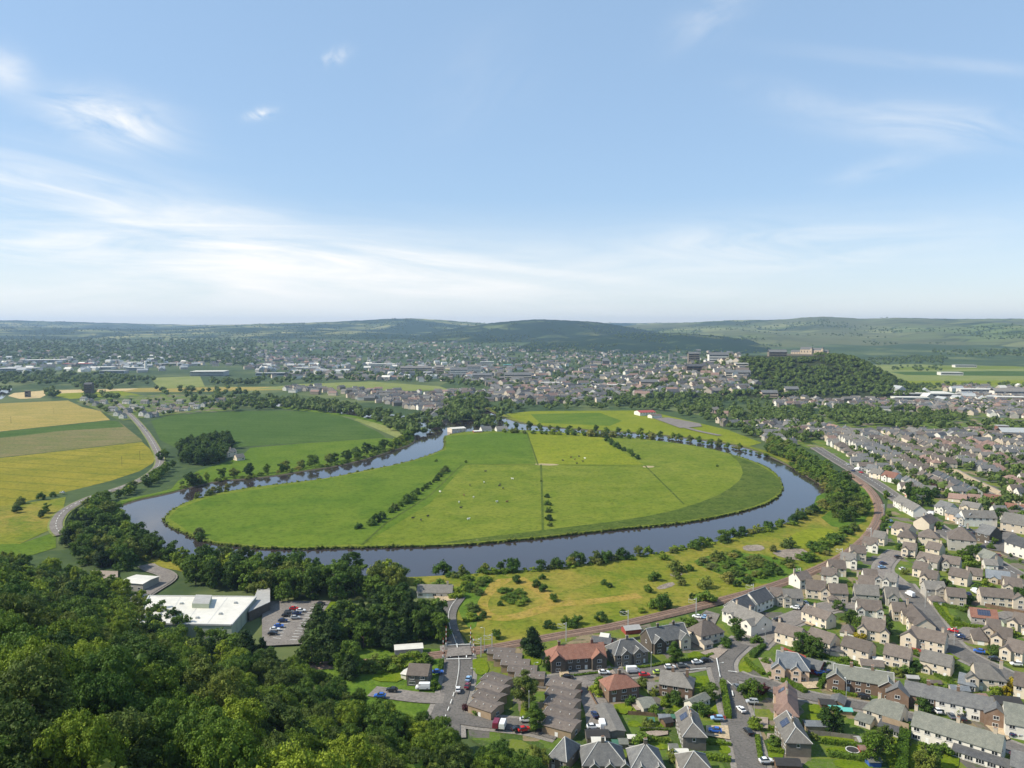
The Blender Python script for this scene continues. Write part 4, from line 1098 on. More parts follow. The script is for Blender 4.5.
DS = 'dark_stone'
HF('dark brick semi-detached house with red hipped roof behind the carport', (609, 704), (639, 699.5), 8.4, hip=(1, 1), wall='brown_brick', roof='red_tile', chim=(0,), pitch=38)
HF('brown brick house with grey slate roof beside the lawn at the street corner', (659, 697), (692, 702), 8.2, hip=(0, 1), wall='brown_brick', roof='grey_tile', chim=(-1.5, 3.5), pitch=38)
HF('single-storey annexe with white gable and greenish roof behind the tall hedge', (684, 709), (694, 713.5), 9, 2.7, deep=True, wall='white_render', roof='green_slate', pitch=30, name='annexe')
HF('dark rendered semi with white hip lines and blue car in drive', (683, 752), (706, 752.6), 14.5, hip=(0, 1), deep=True, wall='dark_render', roof='grey_tile', chim=(0, -2.5), caps=True, solar=(-2.5, 3.2, -1), pitch=37)
HF('grey-slated villa with three front gables at the bottom edge beside the carport', (583, 779), (626, 779), 10, 4.2, hip=(1, 1), wall='stone', roof='slate', wings=[(-3, 2.4, .8, 4.0, 1), (1.5, 2.4, .8, 4.0, 1), (6, 2.4, .8, 4.0, 1)], chim=(0,), caps=True, pitch=40)
HF('half-hidden slate-roofed villa with white roof edge behind the roadside treetops', (549, 770), (566, 775), 10, 4.2, hip=(1, 1), wall='stone', roof='slate', caps=True, pitch=40)
HF('slate villa at the bottom edge left of the dark rendered semi', (632, 782), (664, 782), 10, 4.4, hip=(1, 1), wall='stone', roof='slate', caps=True, chim=(0,), wings=[(-2, 2.4, .8, 4.2, 1), (3, 2.4, .8, 4.2, 1)], pitch=40)
HF('grey hipped villa roof at the bottom edge in front of the low hedge', (682, 786), (712, 786), 9, 4.4, hip=(1, 1), wall='buff_render', roof='grey_tile', caps=True, pitch=36)
# right of the street
HF('long pink-walled semi with red hipped roof and solar panel', (777, 728), (798, 731), 19, deep=True, hip=(0, 1), wall='peach_render', roof='pinkish_tile', chim=(-6, 0), chwall='buff_render', solar=(-5, 2.4, -1), wings=[(-7, 3.4, .9, 5, 1), (6, 3.4, .9, 5, 1)], pitch=40)
HF('dark stone semi with white hip lines and solar panels below the red roof', (786, 758), (811, 759), 14, deep=True, hip=(0, 1), wall='stone', roof='grey_tile', caps=True, chim=(0,), solar=(-2, 3.4, -1), pitch=38)
HF('brown brick block with two front gables and greenish slate roof beside the lane', (833.5, 690), (893, 700), 8.2, wall='brown_brick', roof='green_slate', wings=[(-9, 6, 2.2, 5, 1), (8, 6, 2.2, 5, 1)], chim=(-4, 3), caps=True, pitch=36)
HF('white-walled grey-slated block with lean-to front below the lane', (863, 723), (899, 735), 8.6, hip=(1, 0), wall='cream_render', roof='green_slate', lean=[(-4.5, 5, 4, 'green_slate'), (3.6, 7, 3.2, 'dark_slate')], chim=(-2,), pitch=38)
HF('peach house with blue-grey slate roof and three wings at the lane corner', (776, 679), (809, 684), 9, wall='peach_render', roof='blue_slate', hip=(0, 1), wings=[(-5, 4.6, 2.5, 5, 1), (1.2, 3.6, 1.6, 5, 1)], caps=True, chim=(-4,), pitch=42)
HF('cream pebbledash terrace with dark brown roof left of the trio above the slate villa', (774.5, 643), (798, 650), 8, wall='cream_render', roof='brown_tile', chim=(-5,), wall2=None)
HF('cream pebbledash terrace with dark brown roof in the middle of the trio', (806, 648), (829.5, 656), 8, wall='cream_render', roof='brown_tile', chim=())
HF('cream pebbledash terrace with dark brown roof and white porch right of the trio', (840.5, 657), (868, 665), 8, wall='cream_render', roof='brown_tile', chim=(-5,))
HF('cream pebbledash house with brown roof between the slate blocks and the estate', (883, 666), (909, 672), 8, wall='cream_render', roof='brown_tile', chim=(4,))
HF('cream house with grey-brown roof and white bay right of the estate road bend', (919.5, 672.5), (950, 680), 8, wall='cream_render', roof='grey_tile', chim=(-5,), wings=[(-3, 3, .8, 2.5, 1)])
HF('large cream house with broad hipped brown roof at the right of the estate road', (976, 691), (1006, 695), 10, wall='cream_render', roof='grey_tile', hip=(0, 1), wings=[(-6.2, 4, 1.5, 5, 1)], chim=(4,))
HF('cream house with brown roof cut by the right edge of the picture', (1013, 698), (1046, 706), 9, wall='cream_render', roof='brown_tile')
HF('cream garage-sided house with blue-grey hipped roof behind the brick and white block', (958, 690), (975, 694), 7, 2.8, wall='cream_render', roof='blue_slate', hip=(0, 1), name='bungalow', cat='bungalow')
HF('long block of brick and white fronts with two brick gables and slate roof', (904, 707), (992, 726), 8, wall='brown_brick', roof='slate', wings=[(-15, 7, 2.4, 5, 1), (14, 6.5, 2.4, 5, 1)], wall2=(-3.5, 9.5, 'white_render'), chim=(-6, 3), caps=False, pitch=36)
HF('long white and brick terrace with grey roof and dark lean-to at lower right', (911, 740), (1000, 768), 8.4, wall='white_render', roof='green_slate', lean=[(9, 18, 3, 'dark_slate')], wall2=(-21, -13, 'tan_brick'), chim=(-12, 0, 10), pitch=38)
HF('white gabled house with broad grey roof at the lower right edge', (1005, 738), (1046, 746), 12, 5, wall='white_render', roof='green_slate', pitch=36)
HF('cream house with grey roof cut by the lower right corner', (1010, 782), (1046, 792), 8, wall='buff_render', roof='slate')
# row along the near street and the railway
HF('long red-roofed brick block with two front gables and brick chimneys', (550, 673), (606, 669), 9, hip=(1, 0), wall=DS, roof='red_tile', wings=[(-8, 5.6, 1.6, 5, 1), (8, 5.6, 1.6, 5, 1)], chim=(-6.5, 6.5), chwall='red_brick', pitch=40)
HF('dark stone semi with twin small gables right of the red-roofed block', (615, 668), (648, 663.5), 9, hip=(1, 1), wall='stone', roof='slate', wings=[(-2.6, 4, .8, 5, 1), (2.6, 4, .8, 5, 1)], chim=(0,), caps=True, pitch=40)
HF('dark stone house with pale left gable and cream right wing behind the parked estate', (652, 655), (689, 648.5), 9, wall='dark_stone', roof='slate', wings=[(6, 4.8, 1.8, 5, 1, 'cream_render'), (-6, 4.6, 1.2, 5, 1)], chim=(-3.5, 4), caps=True, pitch=42)
HF('detached cream house with steep brown hipped roof at the street junction', (701, 648), (724, 643), 9, 5, hip=(1, 1), wall='cream_render', roof='brown_tile', chim=(1,), lean=[(-4.5, 4.5, 3, 'grey_tile')], pitch=42)
HF('big cream block of flats with brown roof beside the railway parking yard', (722, 622), (755, 637), 10, 5.4, wall='white_render', roof='grey_tile', hip=(0, 0), wings=[(7, 6, 2.5, 5.2, 1), (-4, 3, 1, 5.2, 1)], chim=(-6, 2), pitch=32)
HF('dark-roofed terrace with white verges nearest the railway, left unit', (741, 622), (755, 616), 9, wall='white_render', roof='dark_slate', caps=True, pitch=40)
HF('dark-roofed terrace with white verges nearest the railway, right unit', (757, 614.5), (773, 608), 9, wall='white_render', roof='dark_slate', caps=True, pitch=40)
# estate north of the cul-de-sac
EST = [('F', (784, 608), (803, 608.5), 8, 'cream', [(-3, 3.4, 1.2, 5, 1)]), ('F', (806, 599), (826, 601), 8, 'cream', [(4, 4, 1.5, 5, 1)]), ('F', (830, 603), (848, 604), 8, 'buff', [(-3, 4.4, 3, 2.6, 0)]), ('F', (855, 604), (879, 606), 8, 'grey', [(-5, 4, 2, 2.6, 0)]), ('F', (858, 620), (882, 622), 8, 'white', [(-4, 3.4, 1.2, 5, 1), (4, 3, .8, 5, 1)]),
       ('F', (861, 640), (884, 644), 8.5, 'cream', [(-4, 3.6, 1, 5, 1), (4.5, 3.6, 1.4, 5, 1)]), ('F', (886, 607), (899, 608), 8, 'grey', [(0, 4, 1.2, 5, 1)]), ('F', (893, 622), (906, 623), 8, 'buff', []), ('F', (770, 606), (782, 607), 8, 'grey', [(2, 3.2, 1, 5, 1)]),
       ('F', (826, 631), (836, 628), 13, 'cream', None), ('F', (821, 584), (836, 586), 8, 'white', [(3, 3.4, 1, 5, 1)]), ('F', (829, 577), (846, 578), 8, 'cream', [(-3, 3.6, 1, 5, 1)]), ('F', (840, 568), (855, 570), 8, 'white', [(3, 3.4, 1, 5, 1)]), ('F', (851, 561), (866, 562), 8, 'cream', [(-3, 3.4, 1, 5, 1)]), ('F', (862, 552), (876, 554), 8, 'white', [(3, 3.4, 1, 5, 1)]),
       ('F', (872, 545), (884, 547), 8, 'cream', []), ('F', (864, 587), (878, 588), 8, 'white', [(3, 3.6, 1.4, 5, 1)]), ('F', (858, 593), (874, 595), 7.5, 'cream', []), ('F', (884, 590), (896, 592), 8, 'white', [(-2, 3.2, 1, 5, 1)]), ('F', (800, 590), (812, 588), 8, 'white', [])]
WALLN = {'cream': 'cream', 'buff': 'buff', 'grey': 'grey', 'white': 'white'}
ORD = 'first second third fourth fifth sixth seventh eighth ninth tenth eleventh twelfth thirteenth fourteenth fifteenth sixteenth seventeenth eighteenth nineteenth twentieth twenty-first twenty-second twenty-third twenty-fourth twenty-fifth'.split()
for k, (t_, a, b, dp, wc, wg) in enumerate(EST):
    roofc = 'brown_tile' if k % 3 else 'grey_tile'
    if wg is None: HF('cream gable-end house standing alone at the mouth of the cul-de-sac', a, b, dp, deep=True, wall='cream_render', roof='brown_tile', chim=(-2,))
    else: HF(f"{wc} modern house with {'brown' if k % 3 else 'grey'} tiled roof inside the railway curve", a, b, dp, wall=wc + '_render', roof=roofc, wings=wg, chim=(rnd.choice((-4, 4)),) if k % 2 else (), pitch=rnd.choice((36, 40, 42)), group='estate houses inside the railway curve')
HF('white double garage with hipped brown roof in the cul-de-sac', (841, 637), (853, 639), 7, 2.6, hip=(1, 1), wall='white_render', roof='brown_tile', name='garage', cat='garage', wings=[(0, 5.6, .3, 2.4, 0)], pitch=32)
HF('cream terrace of gabled units stepping down the estate road', (901, 620), (915, 637), 8, wall='cream_render', roof='brown_tile', wings=[(-5, 4, 1.2, 5, 1), (4, 4, 1.2, 5, 1)])
HF('large cream gabled house with brown roof at the estate road bend', (909, 648), (944, 656), 8.5, wall='cream_render', roof='brown_tile', wings=[(-6.5, 6, 1.5, 5, 1)], chim=(5,))
HF('cream double garage with brown hipped roof beside the estate road', (973.5, 645), (988, 647), 10, 2.7, hip=(1, 1), wall='cream_render', roof='brown_tile', name='garage', cat='garage', pitch=34, wings=[(0, 5.2, .3, 2.45, 0)])
HF('red-brown roofed bungalow behind the square hedge', (971, 623), (998, 626), 8, 3, wall='grey_render', roof='red_tile', name='bungalow', cat='bungalow', solar=(0, 5, -1))
HF('cream house with brown roof and cross wing above the timber fence', (981, 606), (1014, 609), 8, wall='cream_render', roof='brown_tile', wings=[(9, 6, 1.5, 5, 1)])
HF('small cream house with brown roof left of the white van drive', (947, 606), (966, 608), 8, wall='buff_render', roof='brown_tile')
HF('grey gabled house at the top of the estate road', (926, 599), (946, 600), 8, wall='grey_render', roof='grey_tile', wings=[(2, 5, 1.5, 5, 1)])
HF('grey garage with hipped roof behind the square hedge', (931, 606), (945, 607), 6, 2.6, hip=(1, 1), wall='cream_render', roof='brown_tile', name='garage', cat='garage', pitch=30)
for k, (a, b) in enumerate((((987, 641), (1001, 643)), ((996, 649), (1011, 652)), ((1004, 661), (1022, 666)), ((1011, 633), (1028, 637)), ((1005, 596), (1022, 598)))):
    HF('cream staggered house with brown roof at the right picture edge', a, b, 9, wall='cream_render', roof='brown_tile', wings=[(-2.5, 4, 1.4, 5, 1)], group='staggered houses at the right edge')
MID = [((893, 506.5), (913, 518), 9, 5.2, 'white', 'grey', 0, 'long white terrace with grey-brown roof beside the main avenue'), ((913, 529), (929, 532), 14, 5.2, 'cream', 'brown', 1, 'cream gable-end house below the long white terrace'), ((891, 535), (907, 539), 9, 5, 'cream', 'brown', 0, 'cream house with wide brown roof at the railway curve'),
       ((918, 546), (939, 548.5), 10, 6, 'cream', 'brown', 2, 'cream flats with brown hipped roof left of the grey apartment block'), ((897, 545), (915, 547.5), 10, 5.4, 'cream', 'brown', 2, 'cream flats with brown hipped roof nearest the railway curve'), ((948, 551), (976, 554), 16, 7.6, 'grey', 'brown', 2, 'large three-storey apartment block with hipped brown roof'),
       ((976, 563), (988, 568), 9, 4.5, 'cream', 'green', 0, 'small house with pale greenish roof beside the main avenue'), ((985, 570), (998, 571), 7, 3, 'white', 'grey', 0, 'white bungalow with pale roof beside the main avenue'), ((902, 557), (915, 559), 8, 5, 'cream', 'brown', 0, None), ((925, 556), (939, 559), 8, 5, 'cream', 'brown', 0, None),
       ((941, 571), (959, 574), 8, 5, 'grey', 'brown', 0, None), ((948, 584), (967, 588), 8, 5, 'cream', 'brown', 0, None), ((916, 567), (937, 572), 8, 5, 'grey', 'brown', 0, None), ((912, 577), (926, 580), 8, 5, 'cream', 'brown', 0, None), ((920, 586), (936, 589), 8, 5, 'cream', 'brown', 0, None), ((968, 580), (982, 582), 8, 3, 'cream', 'brown', 0, 'cream bungalow with brown roof behind the avenue'),
       ((986, 583), (1010, 586), 9, 3, 'tan', 'blue', 0, 'bungalow with solar-panelled slate roof behind the avenue'), ((1001, 590), (1020, 593), 9, 3, 'tan', 'brown', 0, 'tan bungalow with brown roof at the right edge'), ((1004, 553), (1024, 560), 10, 7, 'white', 'dark', 0, 'bright white flats with stepped gables right of the car park'), ((1000, 531), (1034, 537), 14, 6, 'buff', 'grey', 0, 'large pale roof behind the car park'),
       ((989, 545), (1002, 543), 9, 6, 'stone', 'slate', 1, 'dark stone gable-end house beside the car park'), ((964, 527), (997, 528), 10, 6.5, 'white', 'grey', 0, 'white and grey flats behind the car park'), ((934, 513), (947, 517), 10, 5.2, 'white', 'slate', 0, None), ((945, 520), (957, 523), 9, 5.2, 'peach', 'slate', 0, None), ((955, 524), (965, 527), 9, 5.2, 'grey', 'blue', 0, None),
       ((948, 502), (966, 504), 9, 3.2, 'cream', 'pinkish', 0, None), ((968, 503), (980, 504), 9, 3.2, 'white', 'pinkish', 0, None), ((984, 503), (1006, 505), 9, 3.2, 'cream', 'red', 0, None), ((960, 510), (978, 513), 9, 3.2, 'cream', 'grey', 0, None), ((1003, 512), (1024, 515), 9, 3.2, 'cream', 'red', 0, None),
       ((851, 466), (874, 467), 9, 5, 'grey', 'slate', 0, 'long slate-roofed house where the avenue meets the riverside trees'), ((869, 478), (880, 480), 9, 5, 'cream', 'grey', 0, None), ((881, 481), (894, 484), 10, 5, 'white', 'red', 0, None), ((866, 474), (876, 475), 9, 5, 'white', 'slate', 0, None)]
WM_ = {'white': 'white_render', 'cream': 'cream_render', 'grey': 'grey_render', 'buff': 'buff_render', 'tan': 'buff_render', 'stone': 'dark_stone', 'peach': 'peach_render'}
RM_ = {'grey': 'grey_tile', 'brown': 'brown_tile', 'green': 'green_slate', 'dark': 'dark_slate', 'slate': 'slate', 'blue': 'blue_slate', 'pinkish': 'pinkish_tile', 'red': 'red_tile'}
for k, (a, b, dp, ev, wc, rc, md, lb) in enumerate(MID):
    if lb is None: lb = f"{wc} house with {rc} roof beside the main avenue" if a[1] < 530 else f"{wc} house with {rc} roof between estate and avenue"
    HF(lb, a, b, dp, ev, deep=(md == 1), hip=(1, 1) if md == 2 else (0, 0), wall=WM_[wc], roof=RM_[rc], detail=1, chim=(3,) if k % 2 else (), wings=[(rnd.choice((-2, 2)), 3.6, 1.2, min(ev, 5), 1)] if k % 2 == 0 and md == 0 and ev < 6 else (), group='houses beside the main avenue', pitch=34 if ev < 4 else 38)

# ------------------------------------------------------------------ terraces and bungalows of the far estate, street by street
from collections import Counter
HM = {}
def small_house(L, W, eave, pitch, wall, roof, hip):
    key = (L, W, eave, pitch, wall, roof, hip)
    if key not in HM:
        mb = MB(); rise = W / 2 * math.tan(R(pitch)); wallbox(mb, L, W, eave, rise, not hip, wall); w_ = mb.mesh('wall')
        rb = MB(); roofgeom(rb, L, W, eave, rise, hip, hip, roof); HM[key] = (w_, rb.mesh('roof'), eave + rise)
    return HM[key]
CH_S = chimney_mesh('buff_render', 1.2, .9, .6, 2)
NEARH = [(o.location.x, o.location.y, max(L, W) * .6 + 6.5) for o, L, W in HOUSES]
def free(x, y, r=0, lst=None):
    return all((x - a) ** 2 + (y - b) ** 2 > (r + c) ** 2 for a, b, c in (lst or NEARH))
roads_w = [o for o in bpy.data.objects if o.name.startswith(('road', 'railway_ballast')) and o.type == 'MESH' and 'marking' not in o.name]
RP = []
for o in roads_w:
    cs = np.array([v.co[:2] for v in o.data.vertices])
    RP.append(cs)
RPA = np.concatenate(RP)
def road_dist(x, y): return math.sqrt(((RPA - np.array([x, y])) ** 2).sum(1).min())
far_zone = [(840, 433), (1060, 433), (1070, 545), (1024, 545), (1000, 520), (940, 497), (906, 500), (878, 480), (852, 462), (828, 448)]
fz = far_zone
styles = [('white', 'dark_slate', 0), ('white', 'grey_tile', 0), ('cream', 'brown_tile', 0), ('cream', 'brown_tile', 1), ('grey', 'slate', 0), ('white', 'brown_tile', 0), ('white', 'slate', 0), ('cream', 'pinkish_tile', 1), ('buff', 'grey_tile', 0), ('grey', 'brown_tile', 0)]
RN = {'dark_slate': 'dark slate', 'grey_tile': 'grey', 'brown_tile': 'brown', 'red_tile': 'red', 'slate': 'slate', 'pinkish_tile': 'pinkish', 'green_slate': 'greenish', 'blue_slate': 'blue-grey'}
cand = []
ax, ay = .13, .99
for iu in range(-2, 40):
    st_r = random.Random(iu * 7 + 1)
    style = st_r.choice(styles); perp = st_r.random() < .75
    for iv in range(0, 60):
        u = 240 + iu * 17.5 + (5 if iu % 2 else 0); v = 480 + iv * 13.6
        x = u * .99 + (v - 480) * .13 + st_r.uniform(-1.2, 1.2); y = v * .99 - (u - 240) * .13 + st_r.uniform(-1.2, 1.2)
        px, py = P((x, y, 0))
        if not (750 < px < 1035 and 410 < py < 552): continue
        ok = in_poly(px, py, fz)
        if not ok or not free(x, y) or road_dist(x, y) < 9.5: continue
        if iv % 9 == 8: continue
        if iv % 6 == 0: style = st_r.choice(styles); perp = st_r.random() < .75
        cand.append((math.hypot(x, y), x, y, style, perp))
cand.sort()
band = lambda y: 'behind the grey-roofed avenue flats' if y < 640 else 'midway up the far estate' if y < 780 else 'near the estate tree belt'
def est_house(x, y, st, perp, where, group, rotbase=None):
    wc, rf, hp = st
    ev = 2.9 if hp and rnd.random() < .7 else 5.0
    L, W = rnd.choice(((8.5, 8.0), (10.5, 8.2), (12.5, 8.2))) if ev > 4 else rnd.choice(((10, 8.5), (12, 9)))
    w_, r_, hz = small_house(L, W, ev, 36, wc + '_render', rf, hp)
    rot = (math.atan2(.13, .99) * -1 if rotbase is None else rotbase) + (math.pi / 2 if not perp else 0) + rnd.uniform(-.06, .06)
    o = thing('bungalow' if ev < 4 else 'house', f"{wc} {'bungalow' if ev < 4 else 'house'} with {RN[rf]} roof {where}", 'bungalow' if ev < 4 else 'house', (x, y, 0), rot, group)
    link('wall', w_, o); ro = link('roof', r_, o)
    if ev > 4:
        link('chimney', CH_S, ro, (rnd.choice((-1, 1)) * L * .35, 0, hz))
        for k in (-1, 1):
            link('window', WM['w'], o, (k * L * .25, -W / 2 - .004, 3.4)); link('window', WM['w'], o, (k * L * .25, -W / 2 - .004, .95))
            link('window', WM['s'], o, (k * (L / 2 + .004), 0, 3.4), k * math.pi / 2)
    else:
        for k in (-1, 1): link('window', WM['b'], o, (k * L * .25, -W / 2 - .004, .95))
    return o
NF = 190
for d, x, y, st, perp in cand[:NF]:
    est_house(x, y, st, perp, band(y), 'houses of the far estate'); NEARH.append((x, y, 9))
rest = cand[NF:]

# village on the left: the larger houses along its street
vil = [(113, 411, 'white'), (118, 416, 'white'), (123, 418.5, 'white'), (128, 413, 'grey'), (134, 409, 'white'), (140, 411, 'grey'), (143, 416, 'white'), (149, 417.5, 'white'), (155, 417, 'grey'), (160, 412, 'cream'), (164, 409, 'white'), (167, 413, 'white'), (172, 408.5, 'grey'), (177, 411.5, 'cream'), (186, 411, 'white'), (192, 407, 'cream'), (197, 409, 'white'), (204, 407, 'white'), (211, 405, 'cream'), (216, 402.5, 'cream'), (222, 402, 'grey'), (96, 406, 'grey'), (104, 404, 'white'), (90, 403, 'grey'), (84, 401, 'white'), (180, 404, 'grey'), (156, 405, 'grey'), (127, 404, 'white'), (145, 404, 'grey')]
for a, b, wc in vil:
    p = G(a, b); est_house(p.x, p.y, (wc, rnd.choice(('grey_tile', 'slate', 'green_slate', 'slate', 'brown_tile')), 0), rnd.random() < .5, 'in the left village', 'houses of the village')
# house by the dark pines, boathouse and pavilion
HF('pale stone farmhouse beside the dark pines', (224, 458), (237, 456), 8, wall='cream_render', roof='grey_tile', chim=(3,), detail=1, wings=[(-2, 4, 1, 5, 1)])
HF('pale stone cottage right of the farmhouse', (237, 461), (245, 460), 8, 3.2, wall='cream_render', roof='grey_tile', detail=1)
HF('pale boathouse with flat cream roof at the river bend', (452, 433), (466, 432), 14, 5, wall='cream_render', roof='white_roof', pitch=10, detail=1, name='boathouse', cat='boathouse')
HF('white cottage right of the red-marked boat yard', (482, 432.5), (492, 432), 10, 3.5, wall='white_render', roof='slate', detail=1)
HF('white cottage furthest right by the river bend meadow', (497, 432.5), (508, 432), 10, 3.5, wall='white_render', roof='grey_tile', detail=1)
HF('low rust-red boat shed beside the river bend', (474, 433.5), (482, 433.2), 8, 2.6, wall='rust_red', roof='white_roof', pitch=12, detail=0, name='shed', cat='shed')
HF('long red and white clubhouse beside the playing field', (640, 416), (656, 415.5), 22, 5, wall='white_render', roof='rust_red', pitch=12, detail=1, name='clubhouse', cat='clubhouse')
HF('white clubhouse annexe at the corner of the playing field car park', (652, 418.5), (662, 418), 12, 4, wall='white_render', roof='brown_tile', pitch=16, detail=1, name='clubhouse', cat='clubhouse')
HF('white cottage with long grey roof among trees near the river', (417, 598), (452, 598.5), 7, 2.9, wall='white_render', roof='grey_tile', chim=(6,), pitch=38, nwin=5, name='cottage', cat='cottage')
HF('dark-walled house with brown roof beside the level crossing road', (407, 687), (427.5, 688), 8.5, 4.6, wall='dark_render', roof='brown_tile', pitch=30, lean=(), name='house')
HF('white porch-like annexe left of the house by the level crossing', (401, 680), (406, 681), 5, 2.4, wall='white_render', roof='white_roof', pitch=8, detail=0, name='annexe', cat='annexe')
HF('long grey container-like shed with white end among the railway trees', (395, 658), (423, 656), 5, 3.2, wall='metal_grey', roof='white_roof', pitch=6, detail=0, name='shed', cat='shed')
HF('small white-roofed building in the wood left of the big warehouse', (120, 590), (143, 592), 12, 4, wall='grey_render', roof='white_roof', pitch=4, detail=1, name='store', cat='building')
HF('low flat grey building by the road in the wood', (131, 612), (150, 600), 6, 2.4, wall='grey_render', roof='concrete', pitch=5, detail=0, name='store', cat='building')

# ------------------------------------------------------------------ white flat-roofed warehouse
zt = 6.4
q = [G(149, 596, zt), G(256, 597, zt), G(231.5, 625, zt), G(136, 623, zt)]
o = thing('warehouse', 'large warehouse with white flat roof at the edge of the wood', 'warehouse', (sum(q, Vector()) / 4)[:2] + (0,)) if False else None
c = sum(q, Vector()) / 4
o = thing('warehouse', 'large warehouse with white flat roof at the edge of the wood', 'warehouse', (c.x, c.y, 0))
def quad_prism(name, pts, z0, z1, mat, parent, c, top=None):
    mb = MB(); pts = [(p.x - c.x, p.y - c.y) for p in pts]
    n = len(pts)
    for i in range(n):
        a, b = pts[i], pts[(i + 1) % n]; mb.poly([(*a, z0), (*b, z0), (*b, z1), (*a, z1)], mat)
    mb.poly([(*p, z1) for p in pts], top or mat); return mb.build(name, parent)
q = q[::-1]
quad_prism('wall', q, 0, zt - .25, 'pale_green_clad', o, c, 'concrete')
qq = [c + (p - c) * .992 for p in q]
quad_prism('roof', qq, zt - .24, zt, 'white_roof', o, c)
mb = MB()
for i in range(4):
    a, b = q[i] - c, q[(i + 1) % 4] - c; u = (b - a).normalized(); v = Vector((-u.y, u.x, 0)) * .3
    mb.solid([(*(a - v)[:2], zt + .35), (*(b - v)[:2], zt + .35), (*(b + v)[:2], zt + .35), (*(a + v)[:2], zt + .35)], 'lead', .7)
    n = int((b - a).length / 6)
    for k in range(1, n):
        p = a + u * (6 * k); mb.solid([(*(p - u * .05 - v * 1.25)[:2], zt - .3), (*(p + u * .05 - v * 1.25)[:2], zt - .3), (*(p + u * .05 - v)[:2], zt - .3), (*(p - u * .05 - v)[:2], zt - .3)], 'metal_grey', zt - .6)
mb.build('parapet', o)
pb = [G(192, 608, zt) - c, G(209, 608.5, zt) - c, G(212, 599.5, zt) - c, G(196, 599, zt) - c]
for tq in (.30, .52, .74):      # seams across the roof and a few vents
    a_, b_ = q[0].lerp(q[1], tq) - c, q[3].lerp(q[2], tq) - c; u_ = (b_ - a_).normalized(); v_ = Vector((-u_.y, u_.x, 0)) * .12
    sm = MB(); sm.solid([(*(a_ + u_ - v_)[:2], zt + .05), (*(b_ - u_ - v_)[:2], zt + .05), (*(b_ - u_ + v_)[:2], zt + .05), (*(a_ + u_ + v_)[:2], zt + .05)], 'lead', .04); sm.build('roof_seam', o)
for fu, fv in ((.2, .3), (.35, .7), (.8, .35), (.86, .75), (.6, .2), (.15, .62)):
    p_ = q[0].lerp(q[1], fu).lerp(q[3].lerp(q[2], fu), fv) - c; vm = MB(); vm.box(p_.x - .7, p_.x + .7, p_.y - .7, p_.y + .7, zt, zt + .7, 'metal_grey', .12); vm.build('roof_vent', o)
rb = quad_prism('plant_room', [p + c for p in pb], zt, zt + 2.1, 'pale_green_clad', o, c, 'concrete')
an = [G(249, 622, 0), G(270, 612, 0), G(270, 598, 0), G(258, 599, 0)]
ca = sum(an, Vector()) / 4
o2 = thing('annexe', 'dark-walled lower annexe on the right end of the warehouse', 'annexe', (ca.x, ca.y, 0))
quad_prism('wall', an, 0, 4.6, 'dark_stone', o2, ca, 'concrete'); quad_prism('roof', [ca + (p - ca) * 1.03 for p in an], 4.61, 4.9, 'concrete', o2, ca)

# carport / workshop in the lane
HF('long grey carport with white front panel beside the parking lane', (608, 740), (625, 739), 18, 2.6, deep=True, wall='grey_timber', roof='grey_tile', pitch=9, detail=0, name='carport', cat='carport')
